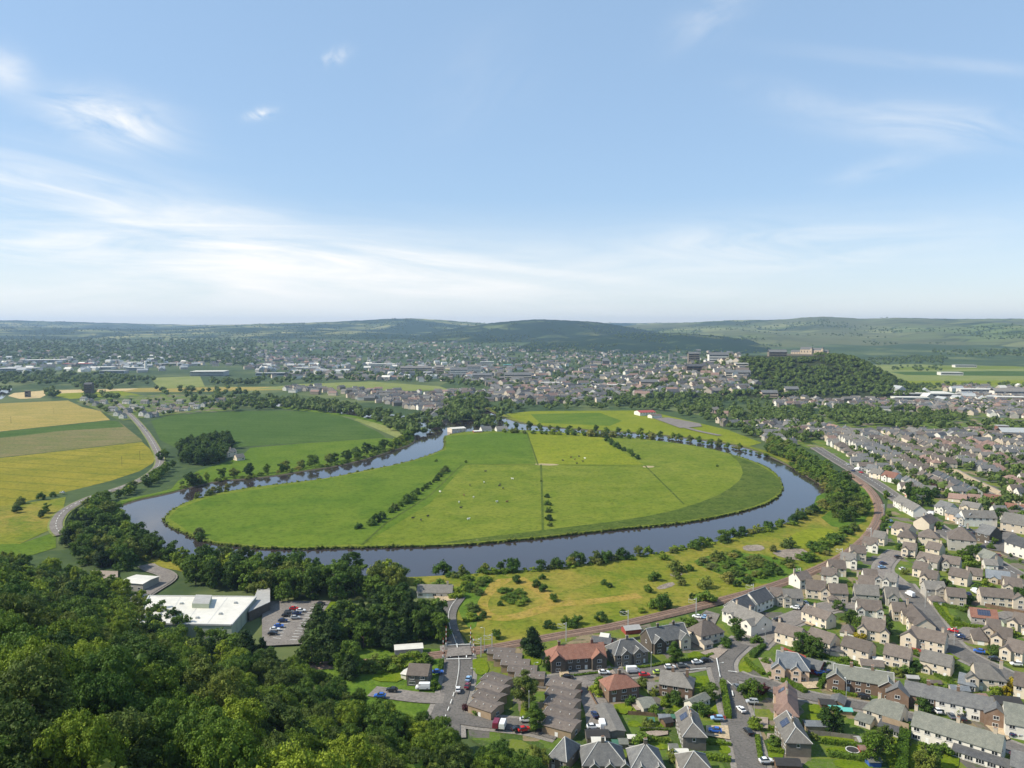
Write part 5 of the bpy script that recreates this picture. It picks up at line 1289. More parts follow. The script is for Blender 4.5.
# ------------------------------------------------------------------ sheds, trampolines, garden things
for lb, px, L, W, rot, h, wl, rf, nm, ct in [
    ('wide dark flat-roofed garage at the end of the parking lane', (597, 741), 7, 5, 3, 2.4, 'dark_render', 'black_felt', 'garage', 'garage'), ('pale arched-roof shed between the two bottom slate villas', (570, 757), 3, 6, 0, 2.4, 'pale_green_clad', 'green_slate', 'shed', 'shed'),
    ('small grey garage left of the brown brick corner house', (653, 692), 4, 6, -5, 2.3, 'grey_render', 'grey_tile', 'garage', 'garage'), ('grey pitched-roof garage below the lime green car', (645, 709), 5, 7, 20, 2.3, 'grey_render', 'green_slate', 'garage', 'garage'), ('dark tiled garage left of the red-roofed semi pair', (602, 646), 8, 6, -20, 2.5, 'rust_red', 'dark_slate', 'garage', 'garage'),
    ('white arched-roof shed beside the railway behind the stone semi', (605, 642), 3.4, 7, -20, 2.3, 'white_render', 'white_roof', 'shed', 'shed'), ('red-walled garage with pale roof beside the railway', (631, 633), 7, 5, 15, 2.4, 'rust_red', 'concrete', 'garage', 'garage'), ('dark outbuilding with red wall beside the peach house', (815, 671), 6, 9, -40, 2.6, 'rust_red', 'slate', 'outbuilding', 'shed'),
    ('grey arched-roof shed right of the red outbuilding', (829, 671), 4, 7, -30, 2.4, 'grey_render', 'green_slate', 'shed', 'shed'), ('dark low shed beside the lane below the brick block', (827, 708), 5, 4, -10, 2.2, 'timber', 'black_felt', 'shed', 'shed'), ('dark pitched shed with grey roof beside the lane', (838, 706), 6, 4.4, 60, 2.3, 'timber', 'slate', 'shed', 'shed'),
    ('left shed of a pair with turquoise roofs in the long garden', (835, 713), 4, 2.4, -8, 2.0, 'pale_timber', 'turquoise', 'shed', 'shed'), ('right shed of a pair with turquoise roofs in the long garden', (845, 715), 4, 2.4, -8, 2.0, 'pale_timber', 'turquoise', 'shed', 'shed'), ('long blue-grey roofed shed beside the tall board fence', (818, 730), 9, 3.6, -4, 2.2, 'pale_timber', 'blue_slate', 'shed', 'shed'),
    ('small rust-red shed right of the trampoline', (865, 754), 3.6, 2.6, -5, 2.0, 'rust_red', 'pinkish_tile', 'shed', 'shed'), ('small grey-roofed shed on the narrow lawn', (863, 745), 4, 3, 5, 2.0, 'grey_timber', 'concrete', 'shed', 'shed'), ('shed with green roof at the bottom edge near the tall hedge', (873, 766), 3.6, 3, 0, 2.1, 'blue_paint', 'green_slate', 'shed', 'shed'),
    ('wide black-roofed shed at the bottom edge right of the street', (787, 769), 7, 4, -4, 2.2, 'timber', 'black_felt', 'shed', 'shed'), ('small greenish shed left of the annexe lawn', (675, 722), 3.4, 2.4, 0, 2.0, 'timber', 'green_paint', 'shed', 'shed'), ('small white shed beside the dark rendered semi', (673, 753), 2.6, 2.6, 0, 2.2, 'white_render', 'green_slate', 'shed', 'shed'),
    ('white flat-topped shed in front of the dark rendered semi', (681, 758), 4, 3, 0, 2.1, 'dark_render', 'white_roof', 'shed', 'shed'), ('small green shed behind the bottom slate villa', (616, 748), 2.4, 2.4, 0, 2.0, 'green_paint', 'green_paint', 'shed', 'shed'), ('small grey shed beside the green shed', (623, 748), 2.6, 3.2, 0, 2.2, 'grey_timber', 'green_slate', 'shed', 'shed'),
    ('white-topped small shed on the strip lawn', (632, 742), 2.8, 2.2, 0, 1.8, 'grey_timber', 'white_roof', 'shed', 'shed'), ('grey shed below the strip lawn', (635, 756), 3, 4, 0, 2.1, 'grey_timber', 'grey_tile', 'shed', 'shed'), ('green playhouse on the strip lawn left of the dark semi', (650, 725), 2.4, 2.4, 0, 1.9, 'green_paint', 'green_paint', 'shed', 'shed'),
    ('blue-topped shed beside the board fence', (664, 722), 3.6, 2.6, 0, 2.0, 'grey_timber', 'blue_slate', 'shed', 'shed'), ('dark pitched shed between the garden fences', (667, 726), 3, 3, 20, 2.0, 'timber', 'black_felt', 'shed', 'shed'), ('white-fronted conservatory in front of the bottom villa', (598, 746), 4, 3, 0, 2.2, 'white_render', 'white_roof', 'conservatory', 'conservatory'),
    ('pink-topped summerhouse behind the brick and white block', (981, 702), 3.2, 3.2, 10, 2.2, 'pale_timber', 'pinkish_tile', 'shed', 'shed'), ('dark low outbuilding right of the brick and white block', (1006, 707), 8, 6, -10, 2.5, 'dark_render', 'black_felt', 'outbuilding', 'shed'), ('small grey shed above the brick and white block', (912, 682), 4, 2.6, -10, 2, 'grey_timber', 'concrete', 'shed', 'shed'),
    ('brown shed in the garden behind the long slate roof', (935, 687), 3.6, 2.6, -12, 2, 'timber', 'brown_tile', 'shed', 'shed'), ('blue-grey outbuilding with pitched roof behind the long slate roof', (959, 694), 6, 4, -15, 2.3, 'grey_render', 'blue_slate', 'outbuilding', 'shed'), ('white tarpaulin-topped shed in front of the cream terrace', (878, 664), 4, 3, -15, 2.2, 'cream_render', 'white_roof', 'shed', 'shed'),
    ('dark hipped garage beside the cream terrace trio', (836, 655), 5, 5, -15, 2.5, 'cream_render', 'dark_slate', 'garage', 'garage'), ('dark-roofed garage in front of the cream terrace trio', (871, 669), 8, 6, -14, 2.5, 'cream_render', 'brown_tile', 'garage', 'garage'), ('dark-roofed garage behind the leftmost terrace of the trio', (803, 641), 4, 8, -15, 2.6, 'cream_render', 'dark_slate', 'garage', 'garage'),
    ('grey shed in the garden beside the red-roofed bungalow', (1008, 627), 6, 4, 0, 2.4, 'pale_green_clad', 'green_slate', 'shed', 'shed')]:
    shed(lb, px, L, W, rot, h, wl, rf, nm, ct)
def trampoline(label, px):
    p = G(*px); o = thing('trampoline', label, 'trampoline', (p.x, p.y, .15)); n = 24
    mb = MB(); mb.bar((0, 0, .86), (0, 0, .9), 1.75, 'black_felt', n); mb.build('mat', o)
    rb = MB()
    for i in range(n):
        a, b = 6.2832 * i / n, 6.2832 * (i + 1) / n
        rb.solid([(1.78 * math.cos(a), 1.78 * math.sin(a), .95), (2.1 * math.cos(a), 2.1 * math.sin(a), .95), (2.1 * math.cos(b), 2.1 * math.sin(b), .95), (1.78 * math.cos(b), 1.78 * math.sin(b), .95)][::1], 'lead', .06)
    rb.build('rim_pad', o)
    for i in range(6):
        l = MB(); a = 6.2832 * i / 6; l.bar((1.95 * math.cos(a), 1.95 * math.sin(a), -.1), (1.95 * math.cos(a), 1.95 * math.sin(a), .9), .04, 'pole_grey'); l.build('leg', o)
trampoline('round black trampoline with pale rim on a lawn', (852.5, 753))
# ------------------------------------------------------------------ cars and vans
MS = 96    # direction of the main street near the camera, degrees
for a in [((568, 681), 5, 'black', 'car', 'in the street below the red-roofed block'), ((604, 676.5), 5, 'white', 'car', 'in the street below the red-roofed block'), ((633, 675), 5, 'white', 'van', 'parked before the twin-gabled stone semi'), ((578, 697), 60, 'red', 'car', 'at the top of the parking lane'), ((594.5, 719), 100, 'dark blue', 'car', 'halfway along the parking lane'),
          ((602, 730), 92, 'white', 'van', 'beside the grey carport'), ((593, 731.5), 5, 'white', 'car', 'at the end of the parking lane'), ((526, 724.5), 0, 'white', 'car', 'under the small birch by the low terrace'), ((524, 734), 20, 'red', 'car', 'at the edge of the wood by the low terrace'), ((518, 733.5), 20, 'black', 'car', 'next to the red car under the wood edge'),
          ((496.5, 729.5), 80, 'maroon', 'van', 'parked at the wood edge near the junction'), ((503, 730), 80, 'white', 'van', 'parked at the wood edge near the junction'), ((489, 655.5), 0, 'black', 'car', 'behind the terrace next to the level crossing'),
          ((658.5, 676.5), 10, 'lime green', 'car', 'in the street beside the grey slate roof'), ((644.5, 679), 5, 'red', 'car', 'in the street above the small garage'), ((670, 671), 5, 'white', 'estate', 'in the long line of cars by the stone houses'), ((682, 669.5), 8, 'grey', 'car', 'in the line of cars by the stone houses'), ((697, 666), 12, 'white', 'car', 'near the street junction'), ((705.5, 664), 12, 'black', 'car', 'nearest the street junction'),
          ((717, 723), 175, 'light blue', 'estate', 'in the drive behind the dark rendered semi'), ((715, 735), 170, 'blue', 'car', 'in the drive of the dark rendered semi'), ((736.5, 691), MS, 'grey', 'car', 'waiting at the mouth of the street'), ((741, 714), MS + 8, 'white', 'car', 'alone halfway down the street'), ((748, 736), MS + 6, 'black', 'car', 'in the street near the bottom edge'), ((752, 706), 175, 'silver', 'estate', 'in the drive under the garden trees'), ((766, 766), 5, 'white', 'car', 'at the bottom edge beside the street'),
          ((697, 620), 150, 'white', 'car', 'in the yard beside the railway'), ((703.5, 620.5), 150, 'light blue', 'car', 'in the yard beside the railway'), ((820, 676.5), 10, 'blue', 'car', 'left of the drive hedge by the lane'), ((829.5, 676.5), 10, 'dark blue', 'car', 'right of the drive hedge by the lane'), ((864, 700.5), -15, 'black', 'car', 'in front of the two-gabled brick block'),
          ((901, 706), 80, 'light blue', 'car', 'in front of the left brick gable'), ((937, 715), 85, 'white', 'car', 'before the brick and white block'), ((951, 720.5), 85, 'grey', 'car', 'before the white fronts'), ((962, 722.5), 80, 'black', 'car', 'before the white fronts'), ((1011, 737), 75, 'dark blue', 'car', 'before the white gabled house'), ((1019, 738), 75, 'silver', 'car', 'before the white gabled house'), ((1017, 760), 160, 'red', 'car', 'at the lower right edge'),
          ((953, 634), 140, 'red', 'car', 'on the estate road'), ((960, 640), 140, 'dark blue', 'car', 'behind the red car on the estate road'), ((979, 655), 150, 'blue', 'car', 'on the estate road by the lawn'), ((994, 662.5), 150, 'black', 'car', 'on the estate road near the right edge'), ((930, 633), 135, 'dark blue', 'estate', 'beside the gabled house at the road bend'), ((1016, 668), 170, 'white', 'estate', 'at the right edge of the estate road'),
          ((910, 598), 100, 'white', 'van', 'at the top of the estate road'), ((975, 595), 90, 'white', 'van', 'in the drive left of the cross-winged house'), ((968, 597), 90, 'dark blue', 'car', 'beside the white van in the drive'),
          ((814, 619), 40, 'grey', 'car', 'on the cul-de-sac'), ((778, 623), 160, 'black', 'car', 'at the left end of the cul-de-sac'), ((815, 625), 160, 'white', 'car', 'on the pale drive by the lone gable'), ((795, 611), 150, 'white', 'estate', 'outside the gabled estate houses'), ((802, 611), 150, 'black', 'car', 'outside the gabled estate houses'), ((805, 606), 100, 'white', 'car', 'on the drive of an estate house'),
          ((882, 570), 5, 'light blue', 'car', 'by the houses along the railway'), ((883, 566), 5, 'dark blue', 'car', 'by the houses along the railway'), ((903, 572), 10, 'white', 'car', 'at the estate turning'), ((898, 559.5), 5, 'black', 'car', 'by the cream flats'), ((910, 559.5), 5, 'black', 'car', 'by the cream flats'),
          ((884, 541), 5, 'light blue', 'car', 'in the yard beside the railway curve'), ((890, 523), 100, 'light blue', 'car', 'in the yard below the long white terrace'), ((892, 530), 100, 'blue', 'car', 'in the yard below the long white terrace'),
          ((930, 516), 128, 'white', 'van', 'on the main avenue'), ((962, 529), 5, 'white', 'car', 'in the avenue car park'), ((969, 532), 8, 'dark blue', 'car', 'in the avenue car park'), ((975, 535.5), 8, 'black', 'car', 'in the avenue car park'), ((987, 536), 5, 'red', 'car', 'in the avenue car park'), ((991, 529.5), 5, 'maroon', 'car', 'in the avenue car park'), ((983, 541), 5, 'silver', 'car', 'in the avenue car park'), ((991, 545), 5, 'silver', 'car', 'in the avenue car park'), ((997, 558), 130, 'maroon', 'car', 'on the main avenue'),
          ((857, 471), 118, 'white', 'van', 'on the far end of the avenue'), ((861, 474), 118, 'red', 'car', 'on the far end of the avenue'), ((853, 472.5), 118, 'dark blue', 'car', 'on the far end of the avenue'), ((848, 466), 118, 'silver', 'car', 'on the far end of the avenue'),
          ((908, 498), 5, 'red', 'car', 'below the round avenue trees'),
          ((458, 694), 93, 'white', 'car', 'on the road below the level crossing'), ((468.5, 683), 80, 'light blue', 'car', 'parked on the crossing road'), ((467.5, 690), 80, 'maroon', 'car', 'parked on the crossing road'), ((423, 692), 180, 'white', 'van', 'beside the dark-walled house'), ((392, 694), 175, 'black', 'car', 'on the side road by the wood'), ((380, 700), 180, 'blue', 'car', 'on the side road by the wood'), ((438, 676), 5, 'blue', 'car', 'in the drive by the level crossing house'),
          ((321, 607), 5, 'black', 'car', 'alone at the right of the warehouse car park'), ((294, 612), 5, 'red', 'car', 'in the warehouse car park'), ((301, 614), 5, 'white', 'car', 'in the warehouse car park'), ((289, 615), 5, 'grey', 'car', 'in the warehouse car park'), ((297, 617), 5, 'dark blue', 'car', 'in the warehouse car park'), ((286.5, 618.7), 5, 'black', 'car', 'in the warehouse car park'), ((295.5, 621), 5, 'silver', 'car', 'in the warehouse car park'), ((283, 624), 5, 'dark blue', 'car', 'in the warehouse car park'), ((279, 629.5), 5, 'blue', 'car', 'in the warehouse car park'), ((275, 633), 5, 'white', 'car', 'in the warehouse car park'), ((273, 637), 5, 'black', 'car', 'in the warehouse car park'),
          ((146, 431.5), 118, 'white', 'car', 'nearest on the country road'), ((142, 427), 118, 'silver', 'car', 'further on the country road'), ((62.5, 494.5), 160, 'silver', 'car', 'on the country road by the yellow field')]:
    car(*a)

# ------------------------------------------------------------------ hedges and fences
for lb, px, w_, h_ in [('tall dark hedge along the left side of the street', [(722.5, 686), (725, 700), (728.5, 721)], 2.0, 2.6), ('very tall bright green hedge between two gardens at lower right', [(906, 731), (903.5, 750), (901, 780)], 3.0, 3.4), ('square clipped hedge round the corner garden beside the estate road', [(935, 606), (942, 616), (951, 626), (986, 630.5)], 1.8, 1.9), ('inner hedge of the corner garden beside the estate road', [(942, 607), (968, 612)], 1.6, 1.8),
    ('long hedge along the front gardens below the stone houses', [(624, 671), (650, 668.5), (672, 664), (700, 661), (713, 656)], 1.3, 1.3), ('low front hedge of the red-roofed block', [(561, 679), (580, 677), (605, 674), (612, 671)], 1.2, 1.1), ('dark hedge between drive and lane', [(819, 690), (824, 682), (827, 675)], 1.8, 1.8), ('low hedge before the two-gabled brick block', [(832, 692), (845, 696), (857, 698)], 1.6, 1.3),
    ('dark hedge beside the lower lawn of the dark semi', [(686, 757), (706, 760), (731, 763)], 1.8, 1.8), ('hedge below the strip lawn', [(640, 739.5), (655, 742), (669, 744.5)], 1.4, 1.6), ('hedge across the front garden of the dark semi', [(707, 745), (731, 747)], 1.2, 1.4), ('hedge beside the street verge right of the road', [(757, 738), (759, 752), (761, 764)], 1.4, 1.4),
    ('dark hedge between the front gardens right of the street', [(768, 731), (784, 733)], 1.4, 1.7), ('hedge below the tan front garden', [(768, 744.5), (783, 746)], 1.4, 1.5), ('hedge between the lower front gardens', [(768, 753), (784, 755)], 1.4, 1.5), ('long dark hedge across the trampoline lawn', [(828, 757), (850, 760), (880, 764)], 1.8, 1.9), ('long hedge above the trampoline lawn', [(821, 744), (845, 747), (868, 750)], 1.5, 1.7),
    ('hedge round the verge triangle at the junction', [(745.5, 661), (752, 669), (763, 676)], 1.5, 1.6), ('long hedge above the lane beside the red-roofed semi', [(768, 677), (785, 683), (797, 690), (806, 695)], 2.0, 1.9), ('hedge before the cream house at the junction bend', [(752, 659), (758, 652), (764, 648)], 2.2, 1.8), ('hedge left of the level crossing house', [(440, 675), (442, 664)], 1.6, 2.2), ('curved dark hedge round the annexe garden', [(663, 708), (665, 703), (671, 700), (676, 699)], 1.8, 1.8),
    ('hedge above the wide strip lawn', [(640, 731.5), (668, 732.5)], 1.2, 1.4), ('hedge of the cream terrace trio gardens', [(822, 657), (840, 663), (858, 669), (885, 675)], 1.8, 1.4), ('hedge behind the long slate roof', [(905, 680), (925, 684), (948, 690)], 2.0, 1.6), ('hedge at the far side of the long slate lawn', [(935, 676), (960, 690)], 1.6, 1.4)]:
    hedge(lb, px, w_, h_, rnd.choice(('leaf_hedge', 'leaf_mid', 'leaf_hedge')))
for lb, px, h_, mt in [('tall grey board fence between the long gardens', [(808, 736), (830, 738), (862, 742)], 1.9, 'grey_timber'), ('long brown fence behind the cross-winged house', [(985, 608), (1005, 612), (1030, 617)], 2.2, 'timber'), ('red-brown fence below the annexe lawn', [(708, 718), (726, 721)], 1.6, 'rust_red'), ('brown fence beside the narrow parking lane', [(587, 690), (594, 703), (603, 718)], 1.6, 'timber'), ('brown fence above the strip lawns', [(628, 716), (645, 717), (672, 720)], 1.7, 'timber'),
    ('fence between the strip lawns', [(640, 731.8), (667, 733)], 1.5, 'grey_timber'), ('red-brown fence before the gabled estate house', [(909, 650), (928, 655), (944, 658)], 1.4, 'rust_red'), ('red-brown fence behind the peach house', [(781, 650), (792, 655), (806, 660)], 1.6, 'rust_red'), ('fence above the estate road lawn', [(976, 651), (988, 653), (998, 656)], 1.5, 'timber'), ('brown fence at the foot of the railway bank', [(565, 655), (600, 648), (640, 640)], 1.6, 'grey_timber'), ('fence beside the railway yard', [(670, 636), (690, 630), (712, 620)], 1.6, 'timber'),
    ('long dark fence behind the gardens below the trio', [(855, 675), (880, 681), (900, 686)], 1.7, 'timber')]:
    fence(lb, px, h_, mt)

# ------------------------------------------------------------------ catenary masts, lamps, barriers
def mast(px, ang, label):
    p = G(*px); o = thing('catenary_mast', label, 'mast', (p.x, p.y, .2), R(ang), 'electrification masts along the railway')
    mb = MB(); mb.box(-.16, .16, -.16, .16, -.3, 8.2, 'pole_grey'); mb.build('post', o)
    a = MB(); a.bar((0, 0, 7.4), (-3.6, 0, 7.2), .07, 'pole_grey'); a.bar((0, 0, 6.0), (-3.4, 0, 7.2), .07, 'pole_grey'); a.bar((-3.5, 0, 7.25), (-3.5, 0, 5.6), .05, 'pole_grey'); a.bar((-.1, 0, 5.7), (-3.6, 0, 5.6), .06, 'pole_grey'); a.build('cantilever_arm', o)
    i = MB()
    for x in (-.6, -.9): i.bar((x, 0, 7.2 if x < -.8 else 7.3), (x, 0, 7.7), .12, 'lamp_glass', 8)
    i.build('insulator', o)
for px, ang, lb in [((566, 642), -15, 'galvanised overhead line mast behind the red-roofed block'), ((628, 629), -18, 'galvanised overhead line mast beside the red-walled garage'), ((696, 616), -25, 'galvanised overhead line mast at the railway yard'), ((753, 601), -28, 'galvanised overhead line mast beside the dark-roofed terrace'), ((800, 584), -35, 'galvanised overhead line mast behind the first estate houses'), ((842, 563), -45, 'galvanised overhead line mast on the start of the railway curve'), ((871, 541), -65, 'galvanised overhead line mast in the middle of the railway curve'), ((884, 516), -85, 'galvanised overhead line mast near the yard at the railway curve'), ((481, 658), -10, 'galvanised overhead line mast just right of the level crossing'), ((492, 654), -10, 'galvanised overhead line mast nearest the low stepped terrace')]:
    mast(px, ang, lb)
def street_lamp(px, ang, label, h=7.5):
    p = G(*px); o = thing('street_lamp', label, 'street lamp', (p.x, p.y, .5), R(ang), 'street lamps')
    mb = MB(); mb.bar((0, 0, -.3), (0, 0, h), .10, 'pole_grey', 8, .06); mb.bar((0, 0, h - .05), (1.1, 0, h + .15), .05, 'pole_grey', 6); mb.build('pole', o)
    l = MB(); l.box(.9, 1.6, -.14, .14, h + .08, h + .24, 'lamp_glass', .04); l.build('lamp_head', o)
for px, ang, lb in [((534, 684), 0, 'street lamp beside the big birch'), ((529, 716), 90, 'street lamp on the small green between the brown terraces'), ((651, 672), -90, 'street lamp before the twin-gabled stone semi'), ((719, 684), 0, 'street lamp at the corner lawn'), ((754, 722), 180, 'street lamp right of the street above the black car'), ((765, 648), 200, 'street lamp at the bend of the junction road'), ((806, 622), -60, 'street lamp at the cul-de-sac'), ((954, 647), 30, 'street lamp on the estate road verge'), ((925, 609), 0, 'street lamp at the top of the estate road'), ((846, 702), 90, 'street lamp on the lane before the brick block'), ((957, 540), 40, 'street lamp beside the grey apartment block'), ((925, 530), 200, 'street lamp on the avenue below the white van'), ((475, 690), 180, 'street lamp on the crossing road before the brown terrace'), ((484.5, 652), 180, 'tall lamp column right of the level crossing')]:
    street_lamp(px, ang, lb, 9.5 if 'tall' in lb else 7.5)
def barrier(px, label):
    p = G(*px); o = thing('crossing_barrier', label, 'barrier', (p.x, p.y, .5), 0, 'raised level crossing barriers')
    mb = MB(); mb.box(-.35, .35, -.3, .3, -.3, 1.3, 'metal_grey'); mb.build('pedestal', o)
    b = MB()
    for k in range(8): b.bar((.02 * k, 0, 1.1 + k * .95), (.02 * (k + 1), 0, 1.1 + (k + 1) * .95), .13, 'white_paint' if k % 2 == 0 else 'rust_red', 6)
    b.build('boom', o)
    s = MB(); s.bar((.6, .2, -.3), (.6, .2, 2.8), .07, 'pole_grey'); s.box(.35, .85, .1, .25, 2.2, 2.9, 'black_felt'); s.build('warning_light', o)
barrier((443, 660.5), 'raised striped barrier at the near left of the level crossing'); barrier((473.5, 659), 'raised striped barrier at the near right of the level crossing'); barrier((446, 648), 'raised striped barrier at the far left of the level crossing'); barrier((470.5, 646.5), 'raised striped barrier at the far right of the level crossing')
# phone mast / wooden poles in the left fields
for px in ((11, 423), (54, 414), (122, 466), (140, 460)):
    p = G(*px); o = thing('utility_pole', 'thin wooden utility pole standing in the yellow fields', 'pole', (p.x, p.y, .3), 0, 'utility poles in the fields')
    mb = MB(); mb.bar((0, 0, -.4), (0, 0, 9), .16, 'bark', 7, .11); mb.build('post', o); a = MB(); a.bar((-.9, 0, 8.5), (.9, 0, 8.5), .07, 'bark'); a.build('crossarm', o)

# ------------------------------------------------------------------ cattle and sheep in the meadow
def animal_mesh(mat):
    mb = MB(); 
    secs = [(-1.0, .30, .26, .75, 1.28), (-.7, .36, .30, .62, 1.36), (0, .40, .32, .55, 1.36), (.6, .36, .28, .60, 1.38), (.95, .24, .2, .85, 1.42)]
    mb = loft(secs, mat)
    h = loft([(.9, .16, .13, 1.0, 1.45), (1.25, .15, .12, 1.15, 1.55), (1.6, .09, .08, 1.1, 1.32)], mat)
    for b in (h,):
        k = len(mb.v); mb.v += b.v; mb.f += [tuple(k + i for i in f) for f in b.f]; mb.m += b.m
    for x in (-.75, .65):
        for y in (-.22, .22): mb.bar((x, y, .8), (x + .03, y, .0), .11, mat, 6, .06)
    mb.bar((-1.0, 0, 1.25), (-1.1, 0, .6), .04, mat, 5)
    return mb.mesh('cow')
AM = {k: animal_mesh('animal_' + k) for k in ('white', 'black', 'brown')}
for k, (px, c_) in enumerate([((484, 483), 'white'), ((440, 492.5), 'white'), ((459, 503), 'white'), ((468.5, 520), 'white'), ((497, 502.5), 'white'), ((473.5, 498), 'white'), ((512.5, 479.5), 'white'), ((485.5, 472), 'black'), ((470, 486), 'black'), ((499.5, 486.5), 'black'), ((503, 489), 'black'), ((461, 508.5), 'black'), ((413, 519), 'black'), ((428, 517), 'black'), ((421, 521), 'black'), ((507, 502.5), 'brown'), ((464, 496), 'brown'), ((500, 485), 'black'), ((575, 460), 'brown'), ((579, 457), 'black'), ((583, 462), 'black'), ((571, 458), 'brown'), ((585, 459), 'white'), ((577, 464), 'black'), ((563, 461), 'black')]):
    p = G(px[0], px[1], 1.35); o = link('cow', AM[c_], None, (p.x, p.y, 1.38), rnd.uniform(0, 6.28))
    tag(o, f"small {c_} cow grazing on the {'far right pasture' if px[0] > 550 else 'middle meadow inside the river bend'}", 'cow', 'cattle grazing in the river bend'); THINGS.append(o)
import time
T0 = time.time()
# ------------------------------------------------------------------ the hillside wood below the viewpoint
n_hill = 0
EDGE = list(zip(*[(-60, 538), (0, 548), (60, 560), (110, 573), (136, 585), (158, 600), (178, 614), (200, 624), (235, 631), (262, 643), (300, 657), (345, 680), (380, 697), (400, 704), (440, 715), (460, 724), (480, 738), (505, 738), (530, 743), (555, 753), (575, 776)]))      # foot of the hill, where it meets the roads
pts = []
for q_, (x, y) in ([(0, p) for p in scatter([(-420, 30), (60, 30), (60, 260), (-420, 560)], 11.2, .32)] + [(1, p) for p in scatter([(-420, 30), (60, 30), (60, 260), (-420, 560)], 15.0, .30)]):
    d = (x - 17) * -0.6 + (y - 234) * -0.8
    if (d > 88) != (q_ == 1): continue
    if d < 4 or math.hypot(x, y) < 62: continue
    z = float(terrain(x, y)); px, py = P((x, y, z + 8))
    if not (-45 < px < 600 and py < 860): continue
    if d > 175: continue
    pts.append((x, y, z, d))
for x, y, z, d in sorted(pts, key=lambda q: -q[3]):
    D_ = math.dist((x, y, z), (0, 0, CH))
    col = rnd.choices(('dark', 'mid', 'light', 'olive'), (16, 34, 32, 18))[0]
    px, py = P((x, y, z + 9))
    wh = 'at the hillside wood edge' if d < 28 else 'on the hillside below the warehouse' if px > 120 and d < 95 else 'in the upper left wood' if py < 680 else 'in the lower left wood' if px < 230 else 'in the bottom wood'
    h = rnd.uniform(9.5, 13) if d < 36 else rnd.uniform(12.5, 16.5) if d < 88 else rnd.uniform(16, 22)
    while h > 6 and P((x, y, z + h))[1] < np.interp(P((x, y, z + h))[0], EDGE[0], EDGE[1]): h -= .7
    if h <= 6: continue
    tree('big_' + col if D_ < 330 else 'mid_' + col, (x, y, z - .3), h, wh, 'trees of the hillside wood', wide=rnd.uniform(.74, .95))
    n_hill += 1

# ------------------------------------------------------------------ trees along the river, railway and roads
def clear_ok(x, y, r, rd=5.5): return free(x, y, r - 6.5) and road_dist(x, y) > rd
def wood(px, sp, hh, kinds, where, group, wide=.9, rd=6, test=True, jit=.4, mx=999):
    k = 0
    for x, y in scatter(wpoly(px), sp, jit):
        if test and not clear_ok(x, y, 3, rd): continue
        tree(rnd.choice(kinds), (x, y, 0), rnd.uniform(*hh), where, group, wide=wide * rnd.uniform(.9, 1.15)); k += 1
        if k >= mx: break
def row(px, sp, hh, kinds, where, group, jit=2.5, wide=.9, test=True):
    for p in along(px, sp, jit):
        if test and not clear_ok(p.x, p.y, 2, 5): continue
        tree(rnd.choice(kinds), (p.x, p.y, .2), rnd.uniform(*hh), where, group, wide=wide * rnd.uniform(.85, 1.2))
DMK = ('mid_dark', 'mid_mid', 'mid_mid', 'mid_olive', 'mid_light', 'mid_mid')
wood([(768, 441), (786, 447), (812, 462), (838, 478), (858, 492), (868, 504), (864, 520), (850, 527), (834, 522), (832, 506), (831, 492), (812, 477), (792, 463), (768, 453)], 10.5, (8, 12), ('mid_mid', 'mid_mid', 'mid_dark', 'mid_olive'), 'in the belt by the railway curve', 'trees between river and railway curve', 1.0)
wood([(100, 516), (116, 520), (142, 548), (175, 564), (215, 571), (258, 576.5), (330, 581), (400, 581), (412, 581), (410, 590), (400, 596), (335, 602), (262, 600), (225, 590), (185, 588), (180, 576), (120, 572), (90, 570), (62, 552), (70, 530)], 9.4, (11, 15.5), ('mid_dark', 'mid_dark', 'mid_mid', 'mid_mid', 'mid_olive', 'conifer', 'mid_light'), 'on the near river bank', 'trees along the near river bank', .92)
wood([(338, 634), (352, 622), (366, 608), (402, 612), (430, 627), (441, 642), (438, 652), (400, 652), (350, 650)], 8.2, (11, 15), ('mid_dark', 'mid_dark', 'mid_mid', 'conifer', 'conifer'), 'left of the level crossing', 'trees left of the level crossing')
wood([(302, 662), (312, 640), (330, 630), (345, 640), (352, 668), (372, 672), (366, 690), (330, 690)], 8.5, (9, 13), ('mid_dark', 'mid_mid', 'conifer', 'mid_olive'), 'below the warehouse car park', 'trees left of the level crossing', .9, 2)
for px, h in (((246, 668), 15), ((319, 650), 19), ((262, 664), 11), ((331, 655), 15), ((532, 656), 12)):
    p = G(*px); tree('conifer', p, h, '', 'dark pointed conifers', label='dark pointed conifer ' + ('beside the red-roofed block and railway' if px[0] > 500 else 'in front of the warehouse annexe' if px[0] < 270 else 'at the near end of the warehouse car park'))
wood([(180, 464), (178, 452), (190, 446), (214, 444), (226, 440), (232, 446), (226, 456), (222, 464), (200, 467)], 10, (11, 16), ('mid_dark', 'conifer', 'mid_dark', 'mid_dark'), 'in the farmhouse grove', 'dark grove by the farmhouse', .85, test=False)
row([(168, 468), (160, 476), (150, 484), (130, 493), (108, 502), (90, 512)], 9, (7, 11), DMK, 'beside the country road', 'trees by the country road', 4)
row([(160, 462), (166, 456)], 9, (8, 10), ('mid_dark', 'mid_mid'), 'beside the bend of the country road', 'trees by the country road')
row([(0, 511), (14, 514), (24, 503), (48, 499), (62, 494)], 13, (3.5, 6), ('bush_mid', 'bush_dark', 'bush_olive'), 'along the edge of the yellow field', 'bushes by the yellow field')
row([(44, 518), (50, 512)], 8, (6, 8), ('mid_mid', 'mid_dark'), 'left of the country road bend', 'trees by the country road')
row([(188, 487), (207, 481.5), (225, 478), (256, 475), (281, 472), (306, 467.5), (338, 462.5), (368, 455.5), (394, 447)], 13, (7, 12), DMK, 'beyond the left river arm', 'trees on the far bank of the left river arm', 4, 1.0)
